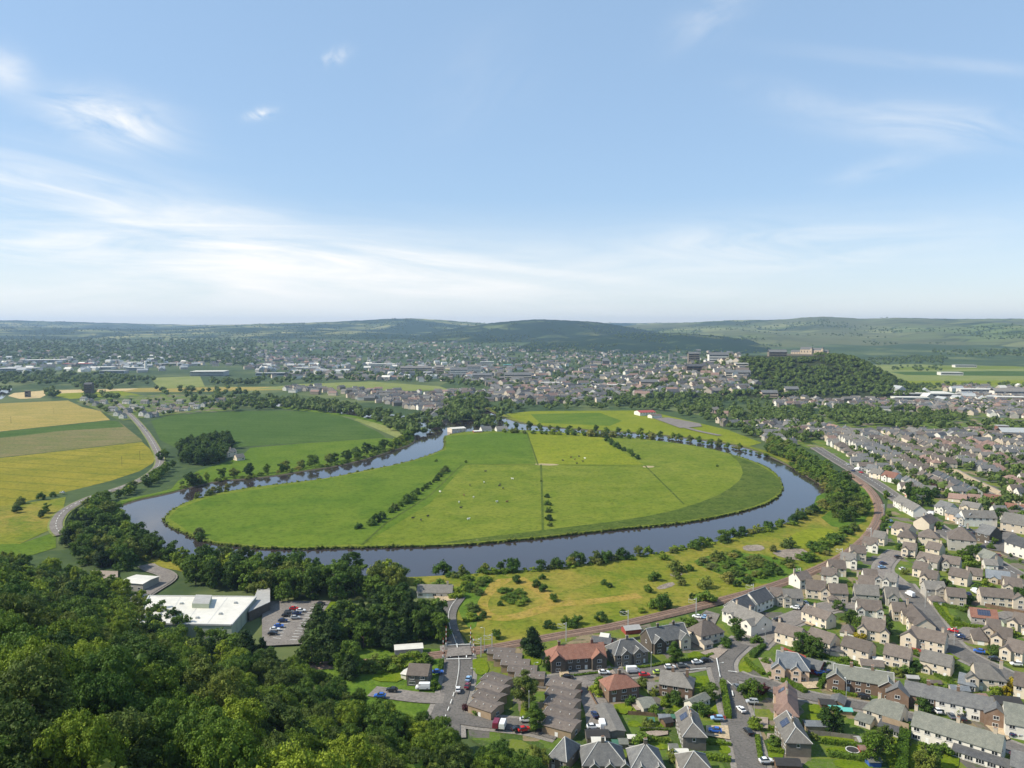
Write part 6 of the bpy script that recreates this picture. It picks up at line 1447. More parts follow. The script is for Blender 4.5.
row([(394, 447), (406, 440), (412, 434)], 8, (8, 11), DMK, 'at the left river bend', 'trees at the left river bend', 3)
row([(196, 538), (200, 541)], 9, (5, 6), ('bush_grey', 'bush_mid'), 'on the lower left edge of the meadow', 'bushes on the meadow')
row([(200, 499), (212, 495), (228, 490)], 9, (4, 6), ('bush_grey', 'bush_olive'), 'on the inner bank of the left river arm', 'bushes on the meadow')
row([(360, 530), (370, 527), (384, 519), (396, 511), (410, 502), (422, 493), (432, 485), (442, 476), (447, 470)], 9, (4, 6.5), ('bush_dark', 'bush_olive', 'bush_mid', 'bush_dark'), 'in the thorn hedge crossing the meadow', 'thorn bushes across the meadow', 1.5, .8)
for px, h in (((547, 499), 4), ((548, 507), 5), ((549, 514), 5), ((549, 522), 5), ((550, 528), 4), ((541, 483), 3), ((466, 464), 4), ((436, 463), 4), ((717, 468), 3.5)):
    tree(rnd.choice(('bush_dark', 'bush_olive', 'bush_mid')), G(*px), h, 'standing alone on the meadow' if px[0] < 540 or px[0] > 600 else 'along the middle meadow fence', 'bushes on the meadow', wide=.8)
row([(606, 442), (618, 449), (628, 454.5), (638, 461)], 16, (5, 7), ('bush_dark', 'bush_mid'), 'in the hedge line at the far right meadow', 'bushes on the meadow', 1, .9)
row([(505, 428), (560, 431), (600, 432.5), (640, 435), (664, 438), (700, 443), (740, 449.5)], 15, (6, 11), DMK, 'beyond the right river arm', 'trees on the far bank of the right river arm', 3)
row([(590, 437.5), (640, 440), (656, 441)], 12, (6, 9), ('mid_grey', 'mid_mid', 'mid_dark') if False else ('bush_grey', 'mid_mid', 'mid_dark'), 'at the meadow top edge', 'trees at the top edge of the meadow', 2)
row([(446, 577), (480, 574.5), (512, 572), (537, 572), (574, 567), (612, 561.5), (650, 556)], 9, (5, 8), ('mid_mid', 'bush_mid', 'bush_grey', 'mid_olive', 'bush_dark'), 'on the middle near bank', 'bushes along the near river bank', 2.5)
row([(690, 550), (724, 541.5), (762, 532.5), (793, 523.5), (815, 514)], 10, (4, 8), ('mid_mid', 'bush_mid', 'bush_olive', 'bush_dark'), 'on the near bank at right', 'bushes along the near river bank', 3)
wood([(640, 560), (700, 556), (800, 545), (850, 525), (866, 535), (800, 574), (740, 592), (650, 614), (640, 590)], 19, (3, 6.5), ('bush_mid', 'bush_light', 'bush_olive', 'bush_grey', 'mid_mid'), 'on the rough railway ground', 'bushes on the rough ground', 1.0)
for px, h in (((553, 602), 4), ((517, 583), 4), ((536, 588), 4), ((544, 592), 4), ((543, 580), 3), ((664, 609), 7), ((656, 611), 6), ((500, 606), 2.5), ((572, 628), 4), ((604, 585), 3), ((610, 588), 2.5), ((484, 618), 3), ((470, 592), 4)):
    tree(rnd.choice(('bush_mid', 'bush_dark')), G(*px), h, 'on the open tan grass by the river', 'bushes on the rough ground', wide=.9)
row([(478, 641), (520, 636), (556, 629), (600, 623), (640, 613), (690, 601), (740, 588), (786, 571)], 8, (2.2, 4.2), ('bush_mid', 'bush_dark', 'bush_light'), 'along the railway', 'bushes along the railway', 2.5)
row([(810, 580), (836, 568), (858, 556), (872, 545), (884, 530), (888, 512), (884, 496)], 8, (3, 6), ('bush_mid', 'bush_dark', 'bush_light', 'mid_mid'), 'outside the railway curve', 'bushes along the railway', 2)
row([(476, 662), (490, 650), (506, 651), (524, 650)], 7, (3, 6), ('bush_mid', 'bush_light', 'bush_dark'), 'behind the terrace nearest the railway', 'bushes along the railway', 1.5)
# scrub that fills in between the trees along the banks and the railway
for ln, sp, hh in (([(448, 579), (480, 576), (512, 574), (537, 573), (574, 568.5), (612, 562.5), (650, 557), (687, 551), (724, 543), (762, 533.5), (793, 524.5)], 5.5, (1.8, 4)), ([(790, 466), (812, 478), (830, 490), (830, 500), (816, 514)], 5, (2.5, 5)), ([(185, 488.5), (207, 483), (256, 477.5), (306, 470), (338, 465.5), (368, 458), (396, 449), (412, 442)], 6, (2, 4)),
                   ([(340, 674), (390, 669), (436, 664)], 4, (3, 5)), ([(338, 670), (390, 666), (430, 662)], 5, (2, 3.6)), ([(360, 660), (392, 657)], 5, (2, 4)), ([(110, 513), (142, 546), (175, 562), (215, 570)], 6, (3, 6)), ([(505, 429), (560, 431.5), (640, 435.5), (700, 443.5), (740, 450), (765, 457)], 7, (2, 4.5)), ([(655, 615), (690, 606), (740, 593), (795, 573), (838, 553), (862, 535), (872, 515)], 5, (1.5, 3.6))):
    row(ln, sp, hh, ('bush_mid', 'bush_olive', 'bush_grey', 'bush_light'), 'in the low scrub', 'low scrub along banks and railway', 1.5 if ln[0][0] == 340 or ln[0][0] == 338 else 2.2, 1.35, test=ln[0][0] not in (340, 338))
wood([(495, 592), (505, 589), (522, 595), (531, 603), (514, 608), (500, 602)], 4.6, (1.6, 2.8), ('bush_mid', 'bush_mid', 'bush_light'), 'in the green mound', 'bushes of the green mound', 1.6)
wood([(462, 582), (478, 576), (492, 579), (484, 592), (474, 606), (478, 626), (470, 634), (460, 616), (457, 596)], 5.2, (1.8, 3.6), ('bush_mid', 'bush_light', 'bush_olive'), 'beside the crossing road', 'bushes beside the crossing road', 1.5)
wood([(690, 562), (730, 554), (770, 558), (800, 567), (800, 574), (770, 584), (730, 578), (704, 570)], 6, (1.4, 3), ('bush_grey', 'bush_mid', 'bush_olive'), 'in the greyish scrub', 'bushes of the greyish scrub', 1.7)
row([(440, 641), (438, 630), (435, 621)], 6, (11, 14), ('mid_dark', 'conifer', 'mid_mid'), 'beside the crossing road', 'trees left of the level crossing', 1.0, .85, False)
row([(503, 433.5), (540, 435), (580, 436.5), (618, 438.5)], 9, (5, 9), ('mid_mid', 'mid_olive', 'mid_light'), 'at the meadow top edge', 'trees at the top edge of the meadow', 2, 1.0, False)
wood([(800, 560), (850, 528), (868, 534), (856, 550), (812, 572)], 5.2, (2, 4.5), ('bush_mid', 'bush_light', 'bush_dark', 'mid_mid'), 'inside the railway curve', 'bushes inside the railway curve', 1.4)
# garden trees named one by one
for key, px, h, lb, wd in [('birch', (525, 709), 14, 'large feathery birch between the brown stepped terraces', 1.05), ('birch', (534, 732), 10, 'smaller feathery birch beside the low brown terrace end', 1.1), ('birch', (674, 664), 9, 'feathery green tree in front of the dark stone house', 1.1), ('mid_mid', (691, 636), 9, 'round green tree between stone house and railway yard', 1.1), ('mid_dark', (832, 733), 8.5, 'round dark green tree in the middle of the long gardens', 1.15),
                           ('mid_light', (754, 700), 7, 'bushy green tree in the corner garden right of the street', 1.0), ('mid_mid', (745, 698), 6, 'lower green tree beside the street in the corner garden', 1.0), ('bush_copper', (762, 694), 4, 'coppery shrub in the corner garden right of the street', 1.0), ('mid_mid', (711, 700), 6, 'green tree behind the white-gabled annexe', 1.1), ('bush_mid', (700, 716), 4.5, 'rounded bush in front of the white-gabled annexe', 1.0), ('bush_dark', (675, 704), 4.5, 'dark rounded bush behind the annexe garden', 1.0),
                           ('mid_light', (876, 764), 9, 'tall pale green tree right of the trampoline garden', .9), ('mid_olive', (883, 752), 8, 'olive tree under the white-walled slate block', .9), ('mid_mid', (932, 772), 10, 'pointed green tree before the long white terrace', .7), ('mid_olive', (926, 776), 8, 'olive bushy tree before the long white terrace', .9), ('bush_mid', (945, 757), 4, 'shrub under the white terrace windows', 1.0), ('bush_light', (754, 727), 3.5, 'small light green tree by the street right verge', 1.0), ('bush_light', (756, 731), 3, 'second small tree by the street right verge', 1.0), ('bush_mid', (774, 747), 3.5, 'round bush by the stone semi front', 1.0),
                           ('mid_mid', (802, 652), 8, 'green tree in front of the leftmost cream terrace', 1.0), ('mid_dark', (815, 657), 8, 'darker green tree between the cream terraces', 1.0), ('bush_gold', (1009, 690), 5, 'golden yellow bush at right of the hipped cream house', 1.0), ('bush_gold', (1004, 696), 4, 'lower golden bush at right of the hipped cream house', 1.1), ('bush_light', (996, 697), 4, 'light green bush under the hipped cream house', 1.0), ('mid_mid', (960, 718), 4, 'green shrub at the right brick gable', 1.0), ('bush_mid', (970, 718), 4, 'clipped shrub before the right brick gable', 1.0),
                           ('bush_dark', (922, 714), 5, 'ivy-dark shrub against the left brick gable', .9), ('mid_mid', (861, 630), 6, 'rounded garden tree left of the twin-gabled estate house', 1.0), ('mid_dark', (852, 626), 7, 'dark garden tree beside the white double garage', 1.0), ('bush_gold', (860, 640), 4, 'yellow-green bush before the twin-gabled estate house', 1.0), ('mid_mid', (838, 611), 5, 'small tree on the cul-de-sac island', 1.0), ('mid_dark', (888, 634), 7, 'dark tree right of the twin-gabled estate house', .9), ('mid_mid', (1018, 606), 9, 'green tree at the right edge above the fence', .8),
                           ('mid_dark', (908, 500), 13, 'left of two tall avenue trees beside the red car', 1.0), ('mid_mid', (922, 507), 15, 'right of two tall avenue trees, nearest the road', .95), ('mid_dark', (936, 498), 8, 'dark tree behind the two tall avenue trees', 1.2), ('mid_mid', (948, 498), 7, 'green tree further right behind the avenue trees', 1.2), ('bush_copper', (932, 490), 6, 'dark copper tree by the avenue bungalows', 1.0), ('mid_dark', (969, 562), 9, 'dark green tree right of the grey apartment block front', 1.0), ('mid_light', (961, 563), 8, 'light green tree in front of the grey apartment block', 1.0), ('mid_dark', (978, 558), 8, 'dark tree at the avenue corner of the apartment block', .9), ('bush_light', (967, 567), 6, 'yellow-green bush before the apartment block trees', 1.1),
                           ('mid_mid', (938, 530), 6, 'round tree right of the cream gable-end house', 1.0), ('mid_dark', (1002, 522), 9, 'dark tree behind the pale car park roof', 1.1), ('mid_olive', (1014, 520), 10, 'olive tree behind the pale car park roof', 1.0), ('mid_mid', (1022, 524), 9, 'green tree at the right edge behind the pale roof', 1.0), ('bush_copper', (994, 510), 6, 'copper-red tree among the pinkish bungalows', 1.0), ('mid_mid', (993, 545), 5, 'small tree beside the dark stone gable', .9), ('mid_mid', (601, 690), 5, 'green shrub tree beside the red hipped semi', 1.1), ('bush_light', (597, 696), 4, 'light green shrub below the red hipped semi garden', 1.1), ('mid_dark', (547, 672), 6, 'slender dark tree at the left gable of the red-roofed block', .6),
                           ('bush_mid', (707, 604), 6, 'green bush above the railway yard', 1.2), ('mid_mid', (735, 632), 6, 'green tree before the big cream flats', 1.0), ('bush_mid', (725, 648), 4, 'bush beside the detached cream house', 1.0), ('mid_dark', (741, 642), 5, 'dark tree before the right wing of the cream flats', 1.0), ('bush_mid', (758, 645), 4, 'bush at the road end by the cream flats', 1.0), ('bush_light', (435, 690), 3.5, 'small round bush at the road by the white van', 1.0), ('bush_mid', (478, 715), 3.5, 'clipped shrub at the junction terrace end', 1.0), ('bush_copper', (466, 711), 2.5, 'brown shrub at the junction terrace end', 1.0), ('bush_light', (456, 598), 5, 'yellow-green bush right of the white cottage', 1.2), ('mid_mid', (420, 592), 7, 'green tree behind the white cottage', 1.0), ('mid_mid', (438, 592), 7, 'round tree behind the white cottage roof', 1.1)]:
    p = G(*px); tree(key, p, h, '', 'garden trees', label=lb, wide=wd)
# shrubs among the houses of the estates
k = 0
for x, y in scatter(wpoly([(640, 660), (760, 640), (900, 545), (940, 520), (1030, 560), (1040, 720), (900, 700), (760, 768), (600, 768)]), 11.5, .48):
    if not free(x, y, -6.0) or road_dist(x, y) < 5: continue
    px, py = P((x, y, 0)); k += 1
    if not (470 < px < 1024 and py < 790): continue
    wh = 'in the gardens at the bottom right' if py > 700 else 'in the gardens by the estate road' if py > 620 else 'in the gardens near the railway curve'
    tree(rnd.choice(('bush_mid', 'bush_dark', 'bush_light', 'bush_olive', 'bush_mid')), (x, y, .1), rnd.uniform(2, 4.2), wh, 'garden shrubs', wide=rnd.uniform(.8, 1.3))

# ------------------------------------------------------------------ far woods, hedgerow trees and town trees: one mass
def far_trees(name, items, mat, seed, leaves=34):
    rg = np.random.default_rng(seed); C = []; N = []; S = []; ev = []; ef = []
    b0, bf = ico((0, 0, 0), (1, 1, 1), rg, .15, 1); b0 = np.array(b0)
    for (x, y, z, h) in items:
        r = h * rg.uniform(.40, .58)
        for j in range(2):
            a = rg.uniform(0, 6.28); c = np.array([x + math.cos(a) * r * .45 * j, y + math.sin(a) * r * .45 * j, z + h * rg.uniform(.50, .62)])
            rr = np.array([r, r, h * .45]) * (1 if j == 0 else .72)
            kk = len(ev); ev += (c + b0 * rr * .86 * rg.uniform(.93, 1.07, (len(b0), 1))).tolist(); ef += [[kk + i for i in f] for f in bf]
            d = rg.normal(size=(leaves // 2, 3)); d[:, 2] = np.abs(d[:, 2]) * .9 - .1; d /= np.linalg.norm(d, axis=1, keepdims=True)
            C.append(c + d * rr * rg.uniform(.85, 1.12, (len(d), 1))); N.append(d + rg.normal(size=d.shape) * .45); S.append(h * rg.uniform(.10, .19, len(d)))
    me = quads_mesh(name, np.concatenate(C), np.concatenate(N), np.concatenate(S), mat, rg, (ev, ef), .8)
    o = bpy.data.objects.new(name, me); COL.objects.link(o)
    tag(o, None, None, None, 'stuff'); return o
def pscatter(poly, n, seed, size, avoid=None, jx=1.0):
    """n points on the far ground inside a region"""
    rg = random.Random(seed); xs = [p[0] for p in poly]; ys = [p[1] for p in poly]; out = []; t_ = 0
    while len(out) < n and t_ < n * 30:
        t_ += 1
        px, py = rg.uniform(min(xs), max(xs)), rg.uniform(min(ys), max(ys))
        if not in_poly(px, py, poly) or (avoid and any(in_poly(px, py, a) for a in avoid)): continue
        p = GT(px, py)
        if p is None or p.y > 6600: continue
        out.append((p.x, p.y, p.z, rg.uniform(*size)))
    return out
GREEN = [[(255, 389), (300, 384), (370, 381.5), (440, 386.5), (450, 390), (390, 391.5), (310, 390)], [(0, 388), (180, 386), (300, 386), (300, 389.5), (180, 392), (140, 396), (0, 402)], [(900, 362), (1030, 362), (1030, 386), (905, 382)], [(530, 411), (640, 410), (700, 420), (770, 445), (740, 449), (640, 433), (510, 425)], [(964, 420), (990, 419), (994, 427), (966, 428)], [(792, 398), (848, 396.5), (852, 401), (796, 402)],
         [(170, 367), (240, 367), (240, 378), (170, 380)], [(895, 391), (960, 390), (960, 402), (895, 402)], [(150, 378), (200, 376), (205, 387), (160, 389)], [(1000, 421), (1040, 421), (1040, 428), (1004, 428)]]
T = []
T += pscatter([(845, 436), (1040, 434), (1040, 545), (1000, 522), (930, 498), (880, 482), (850, 462)], 560, 77, (4.5, 9))
T += pscatter([(-20, 371), (60, 373), (170, 380), (256, 383), (256, 389), (150, 387), (-20, 386)], 260, 1, (10, 15), GREEN)
T += pscatter([(256, 376), (330, 371), (430, 373), (500, 384), (520, 392), (456, 386), (380, 381), (256, 386)], 170, 2, (9, 14), GREEN)
T += pscatter([(-20, 392), (12, 388), (14, 392), (-20, 404)], 10, 3, (9, 12)) + pscatter([(76, 387), (120, 384), (120, 400), (78, 402)], 26, 4, (10, 15)) + pscatter([(46, 391), (58, 391), (58, 399), (46, 399)], 8, 5, (11, 14))
T += pscatter([(150, 390), (236, 390), (262, 402), (256, 412), (225, 412), (180, 402)], 80, 6, (8, 13)) + pscatter([(80, 404), (236, 396), (236, 409), (150, 417), (100, 414)], 60, 61, (5, 9))
T += pscatter([(225, 407), (256, 397), (300, 401), (340, 406), (380, 413), (412, 424), (420, 436), (404, 439), (380, 426), (350, 416.5), (300, 411.5), (256, 411)], 190, 7, (9, 14))
T += pscatter([(448, 398), (464, 396), (488, 398), (492, 406), (484, 412), (468, 421), (452, 428), (446, 415)], 95, 8, (11, 16)) + pscatter([(470, 418), (500, 408), (530, 402), (530, 410), (505, 416), (500, 428), (474, 432)], 50, 9, (8, 12))
T += pscatter([(395, 424), (440, 412), (446, 424), (430, 436), (412, 436)], 30, 91, (9, 12))
T += pscatter([(610, 398), (680, 396), (720, 396), (720, 412), (690, 418), (640, 408), (610, 408)], 120, 10, (9, 14)) + pscatter([(500, 402), (640, 402), (650, 410), (505, 411)], 85, 101, (7, 10))
T += pscatter([(690, 400), (740, 398), (800, 420), (830, 440), (800, 446), (770, 440), (735, 440), (700, 424), (690, 414)], 170, 11, (8, 12), GREEN)
T += pscatter([(730, 412), (890, 408), (960, 418), (1000, 425), (1040, 428), (1040, 434), (940, 434), (870, 428), (790, 424), (730, 420)], 260, 12, (9, 13), GREEN)
T += pscatter([(640, 378), (740, 372), (760, 390), (730, 402), (660, 396)], 110, 13, (8, 13)) + pscatter([(250, 340), (760, 345), (760, 400), (620, 400), (500, 396), (440, 380), (250, 370)], 900, 14, (7, 12), GREEN)
T += pscatter([(-20, 335), (256, 334), (256, 366), (-20, 357)], 1700, 15, (10, 16), GREEN) + pscatter([(-20, 355), (256, 354), (256, 368), (-20, 368)], 260, 153, (8, 12), GREEN) + pscatter([(868, 360), (946, 357), (946, 364), (870, 366)], 130, 16, (11, 16)) + pscatter([(930, 352), (1040, 350), (1040, 357), (950, 358)], 130, 161, (11, 16)) + pscatter([(250, 334), (560, 340), (700, 346), (760, 352), (640, 366), (440, 362), (250, 356)], 950, 151, (9, 15), GREEN) + pscatter([(440, 360), (640, 362), (750, 372), (750, 398), (560, 404), (480, 384)], 620, 152, (7, 12)) + pscatter([(890, 386), (1040, 384), (1040, 390), (895, 392)], 70, 17, (8, 11)) + pscatter([(890, 366.5), (945, 367), (945, 372), (890, 371.5)], 30, 171, (8, 12))
T += pscatter([(740, 388), (800, 402), (900, 402), (1040, 402), (1040, 420), (900, 412), (740, 408)], 120, 18, (6, 10), GREEN)
# woods and hedgerow trees on the hills
from mathutils.bvhtree import BVHTree
from mathutils import noise
HT = [BVHTree.FromPolygons(v_, f_) for v_, f_ in HILLS]
HTREES = []
rg_ = random.Random(15); tries = 0
while len(HTREES) < 2600 and tries < 40000:
    tries += 1
    px, py = rg_.uniform(-30, 1054), rg_.uniform(318, 364)
    d = Vector(ray(px, py)).normalized(); best = None
    for b_ in HT:
        h_ = b_.ray_cast(Vector((0, 0, CH)), d)
        if h_[0] is not None and (best is None or h_[3] < best[1]): best = (h_[0], h_[3])
    if best is None: continue
    p = best[0]
    if p.z < terrain(p.x, p.y): continue
    v = noise.fractal(Vector((p.x * .0022, p.y * .0011, 3.7)), 1.0, 2.1, 4)
    if v < (.12 if 560 < px and py < 345 else -.05): continue
    HTREES.append((p.x, p.y, p.z - 2, rg_.uniform(8, 13) * (1.2 if best[1] > 7500 else 1)))
T += HTREES
# castle crag: wooded all over its slopes
rg_ = random.Random(5)
for _ in range(3000):
    x, y = rg_.uniform(430, 862), rg_.uniform(1450, 1850); z = float(terrain(x, y)); s_ = rg_.random()
    if x < 455 + 60 * s_ or z < 3 + s_ * 4 or (z > 66.5 and x < 705): continue
    px, py = P((x, y, z))
    if 795 < px < 845 and 363 < py < 368 and s_ < .8: continue
    T.append((x, y, z - .5, rg_.uniform(5.5, 10)))
T = [q for q in T if q[1] > 3000 or road_dist(q[0], q[1]) > 6 and free(q[0], q[1], -4)]
T.sort(key=lambda q: q[0] * 7919 % 13)
inl = along([p for p in inw] + [inw[0]], 2.2, .9, True)
rv = far_trees('riverside_reeds', [(p.x, p.y, rnd.choice((-.6, -.2, .3)), rnd.uniform(1.2, 2.6)) for p in inl], 'leaf_olive', 9, 16); rv['label'] = 'rough grass and reeds along the river bank'
w = far_trees('distant_woodland', T, 'leaf_far', 3); w['label'] = 'distant trees of the valley, town and castle crag'

# ------------------------------------------------------------------ far town as one mass of small houses
def far_houses(name, items, walls, roofs, seed, eave=None):
    rg = random.Random(seed); mb = MB()
    for (x, y, z, s_) in items:
        L, W, e = rg.uniform(9, 22) * (1.0 if s_ < 1.2 else 1.4), rg.uniform(7, 9.5) * min(s_, 1.6), eave or rg.uniform(4, 6) * s_
        a = rg.choice((.13, 1.70, .5, -.3, 1.2)) + rg.uniform(-.1, .1); c, s2 = math.cos(a), math.sin(a); ri = W * .36
        def q(u, v, zz): return (x + u * c - v * s2, y + u * s2 + v * c, z + zz)
        wm, rm = rg.choice(walls), rg.choice(roofs); l, w_ = L / 2, W / 2
        mb.poly([q(-l, -w_, -1), q(l, -w_, -1), q(l, -w_, e), q(-l, -w_, e)], wm); mb.poly([q(l, w_, -1), q(-l, w_, -1), q(-l, w_, e), q(l, w_, e)], wm)
        mb.poly([q(-l, w_, -1), q(-l, -w_, -1), q(-l, -w_, e), q(-l, 0, e + ri), q(-l, w_, e)], wm); mb.poly([q(l, -w_, -1), q(l, w_, -1), q(l, w_, e), q(l, 0, e + ri), q(l, -w_, e)], wm)
        v = .4; mb.poly([q(-l - .2, -w_ - v, e - .25), q(l + .2, -w_ - v, e - .25), q(l + .2, 0, e + ri + .05), q(-l - .2, 0, e + ri + .05)], rm); mb.poly([q(l + .2, w_ + v, e - .25), q(-l - .2, w_ + v, e - .25), q(-l - .2, 0, e + ri + .05), q(l + .2, 0, e + ri + .05)], rm)
        if rg.random() < .6: mb.poly([q(l * .6, -.4, e + ri - .5), q(l * .6, .4, e + ri - .5), q(l * .6, .4, e + ri + 1.3), q(l * .6, -.4, e + ri + 1.3)], 'buff_render'); mb.poly([q(l * .6 + .8, .4, e + ri - .5), q(l * .6 + .8, -.4, e + ri - .5), q(l * .6 + .8, -.4, e + ri + 1.3), q(l * .6 + .8, .4, e + ri + 1.3)], 'buff_render'); mb.poly([q(l * .6, -.4, e + ri + 1.3), q(l * .6 + .8, -.4, e + ri + 1.3), q(l * .6 + .8, .4, e + ri + 1.3), q(l * .6, .4, e + ri + 1.3)], 'buff_render')
    o = mb.build(name); tag(o, 'distant houses of the town', None, None, 'stuff'); return o
def hs(poly, n, seed, s=(1, 1.2), avoid=None):
    return pscatter(poly, n, seed, s, avoid)
Hh = [(x, y, 0, 1) for _, x, y, _, _ in rest]
Hh += hs([(745, 425), (800, 424), (850, 434), (838, 446), (790, 434)], 60, 31) + hs([(870, 402), (1040, 404), (1040, 420), (930, 414), (860, 410)], 230, 32, (1, 1.15), GREEN) + hs([(770, 400), (870, 401), (880, 410), (780, 408)], 70, 33) + hs([(940, 386), (1040, 389), (1040, 404), (960, 402)], 150, 34)
Hh += hs([(300, 386), (330, 389), (390, 392), (460, 392), (500, 388), (510, 402), (450, 402), (430, 414), (395, 406), (330, 396), (280, 392)], 230, 35) + hs([(410, 396), (452, 396), (450, 424), (420, 416)], 40, 36)
Hh += hs([(440, 362), (500, 360), (640, 365), (740, 372), (760, 392), (700, 398), (620, 398), (540, 404), (500, 398), (480, 382)], 560, 37, (1.1, 1.7)) + hs([(500, 388), (620, 388), (640, 402), (510, 406)], 150, 38, (1, 1.3)) + hs([(620, 352), (740, 352), (740, 374), (640, 368)], 130, 39, (1, 1.4))
Hh += hs([(240, 340), (450, 342), (520, 352), (480, 362), (250, 362)], 360, 40, (1, 1.3)) + hs([(256, 360), (440, 360), (500, 384), (380, 381), (260, 378)], 200, 401, (1, 1.5), GREEN) + hs([(450, 346), (620, 350), (620, 362), (480, 360)], 150, 41, (1, 1.4)) + hs([(250, 356), (340, 358), (340, 370), (250, 370)], 110, 42, (1, 1.3)) + hs([(-20, 344), (250, 343), (250, 351), (-20, 350)], 80, 43, (1, 1.2)) + hs([(-20, 353), (256, 352), (256, 370), (-20, 368)], 170, 44, (1.1, 1.7), GREEN)
Hh += hs([(690, 416), (740, 432), (770, 446), (800, 450), (780, 428), (720, 412)], 20, 45)
Hh = [q for q in Hh if q[1] > 0 and free(q[0], q[1], 2)]
Sh = hs([(-20, 357), (180, 356), (200, 366), (190, 373), (-20, 374)], 80, 51, (1.5, 2.6)) + hs([(250, 366), (350, 366), (350, 374), (250, 374)], 40, 52, (1.4, 2.2)) + hs([(350, 366), (480, 362), (500, 380), (380, 380)], 40, 54, (1.3, 2.0)) + hs([(890, 392), (1040, 388), (1040, 402), (900, 404)], 16, 53, (1.4, 2.2))
far_houses('distant_sheds', Sh, ['white_render', 'metal_grey', 'grey_render'], ['white_roof', 'concrete', 'metal_grey', 'metal_grey'], 8, 7)['label'] = 'distant sheds of the industrial estates'
far_houses('distant_houses', Hh, ['white_render', 'cream_render', 'buff_render', 'grey_render', 'stone', 'buff_render', 'stone'], ['grey_tile', 'slate', 'brown_tile', 'dark_slate', 'slate', 'pinkish_tile', 'grey_tile'], 5)

# ------------------------------------------------------------------ far landmarks, each a thing
def block(label, px, w, d, h, wall, roof, ang=0, name='building', cat='building', pitch=0, bands=2, wcol='dark_glass', z=None):
    p = GT(*px) if z is None else G(px[0], px[1], z)
    o = thing(name, label, cat, (p.x, p.y, p.z), R(ang) - math.atan2(p.x, p.y) * .3)
    mb = MB(); mb.box(-w / 2, w / 2, 0, d, -2, h, wall); mb.build('wall', o)
    rb = MB()
    if pitch: roofgeom(rb, w, d, h, d / 2 * math.tan(R(pitch)), 0, 0, roof); rb.build('roof', o, (0, d / 2, 0))
    else: rb.box(-w / 2 - .4, w / 2 + .4, -.4, d + .4, h + .01, h + .8, roof); rb.build('roof', o)
    n = max(1, int(h / 4.2))
    if bands:
        for k in range(n):
            wb = MB(); wb.box(-w / 2 + 1.2, w / 2 - 1.2, -.12, .1, h * (k + .4) / n, h * (k + .4) / n + h / n * .38, wcol); wb.build('window_band', o)
    return o
block('long distribution warehouse with white roof and dark blue-grey front', (207, 376.5), 92, 60, 13, 'metal_grey', 'white_roof', 0, 'warehouse', 'warehouse', 0, 1)
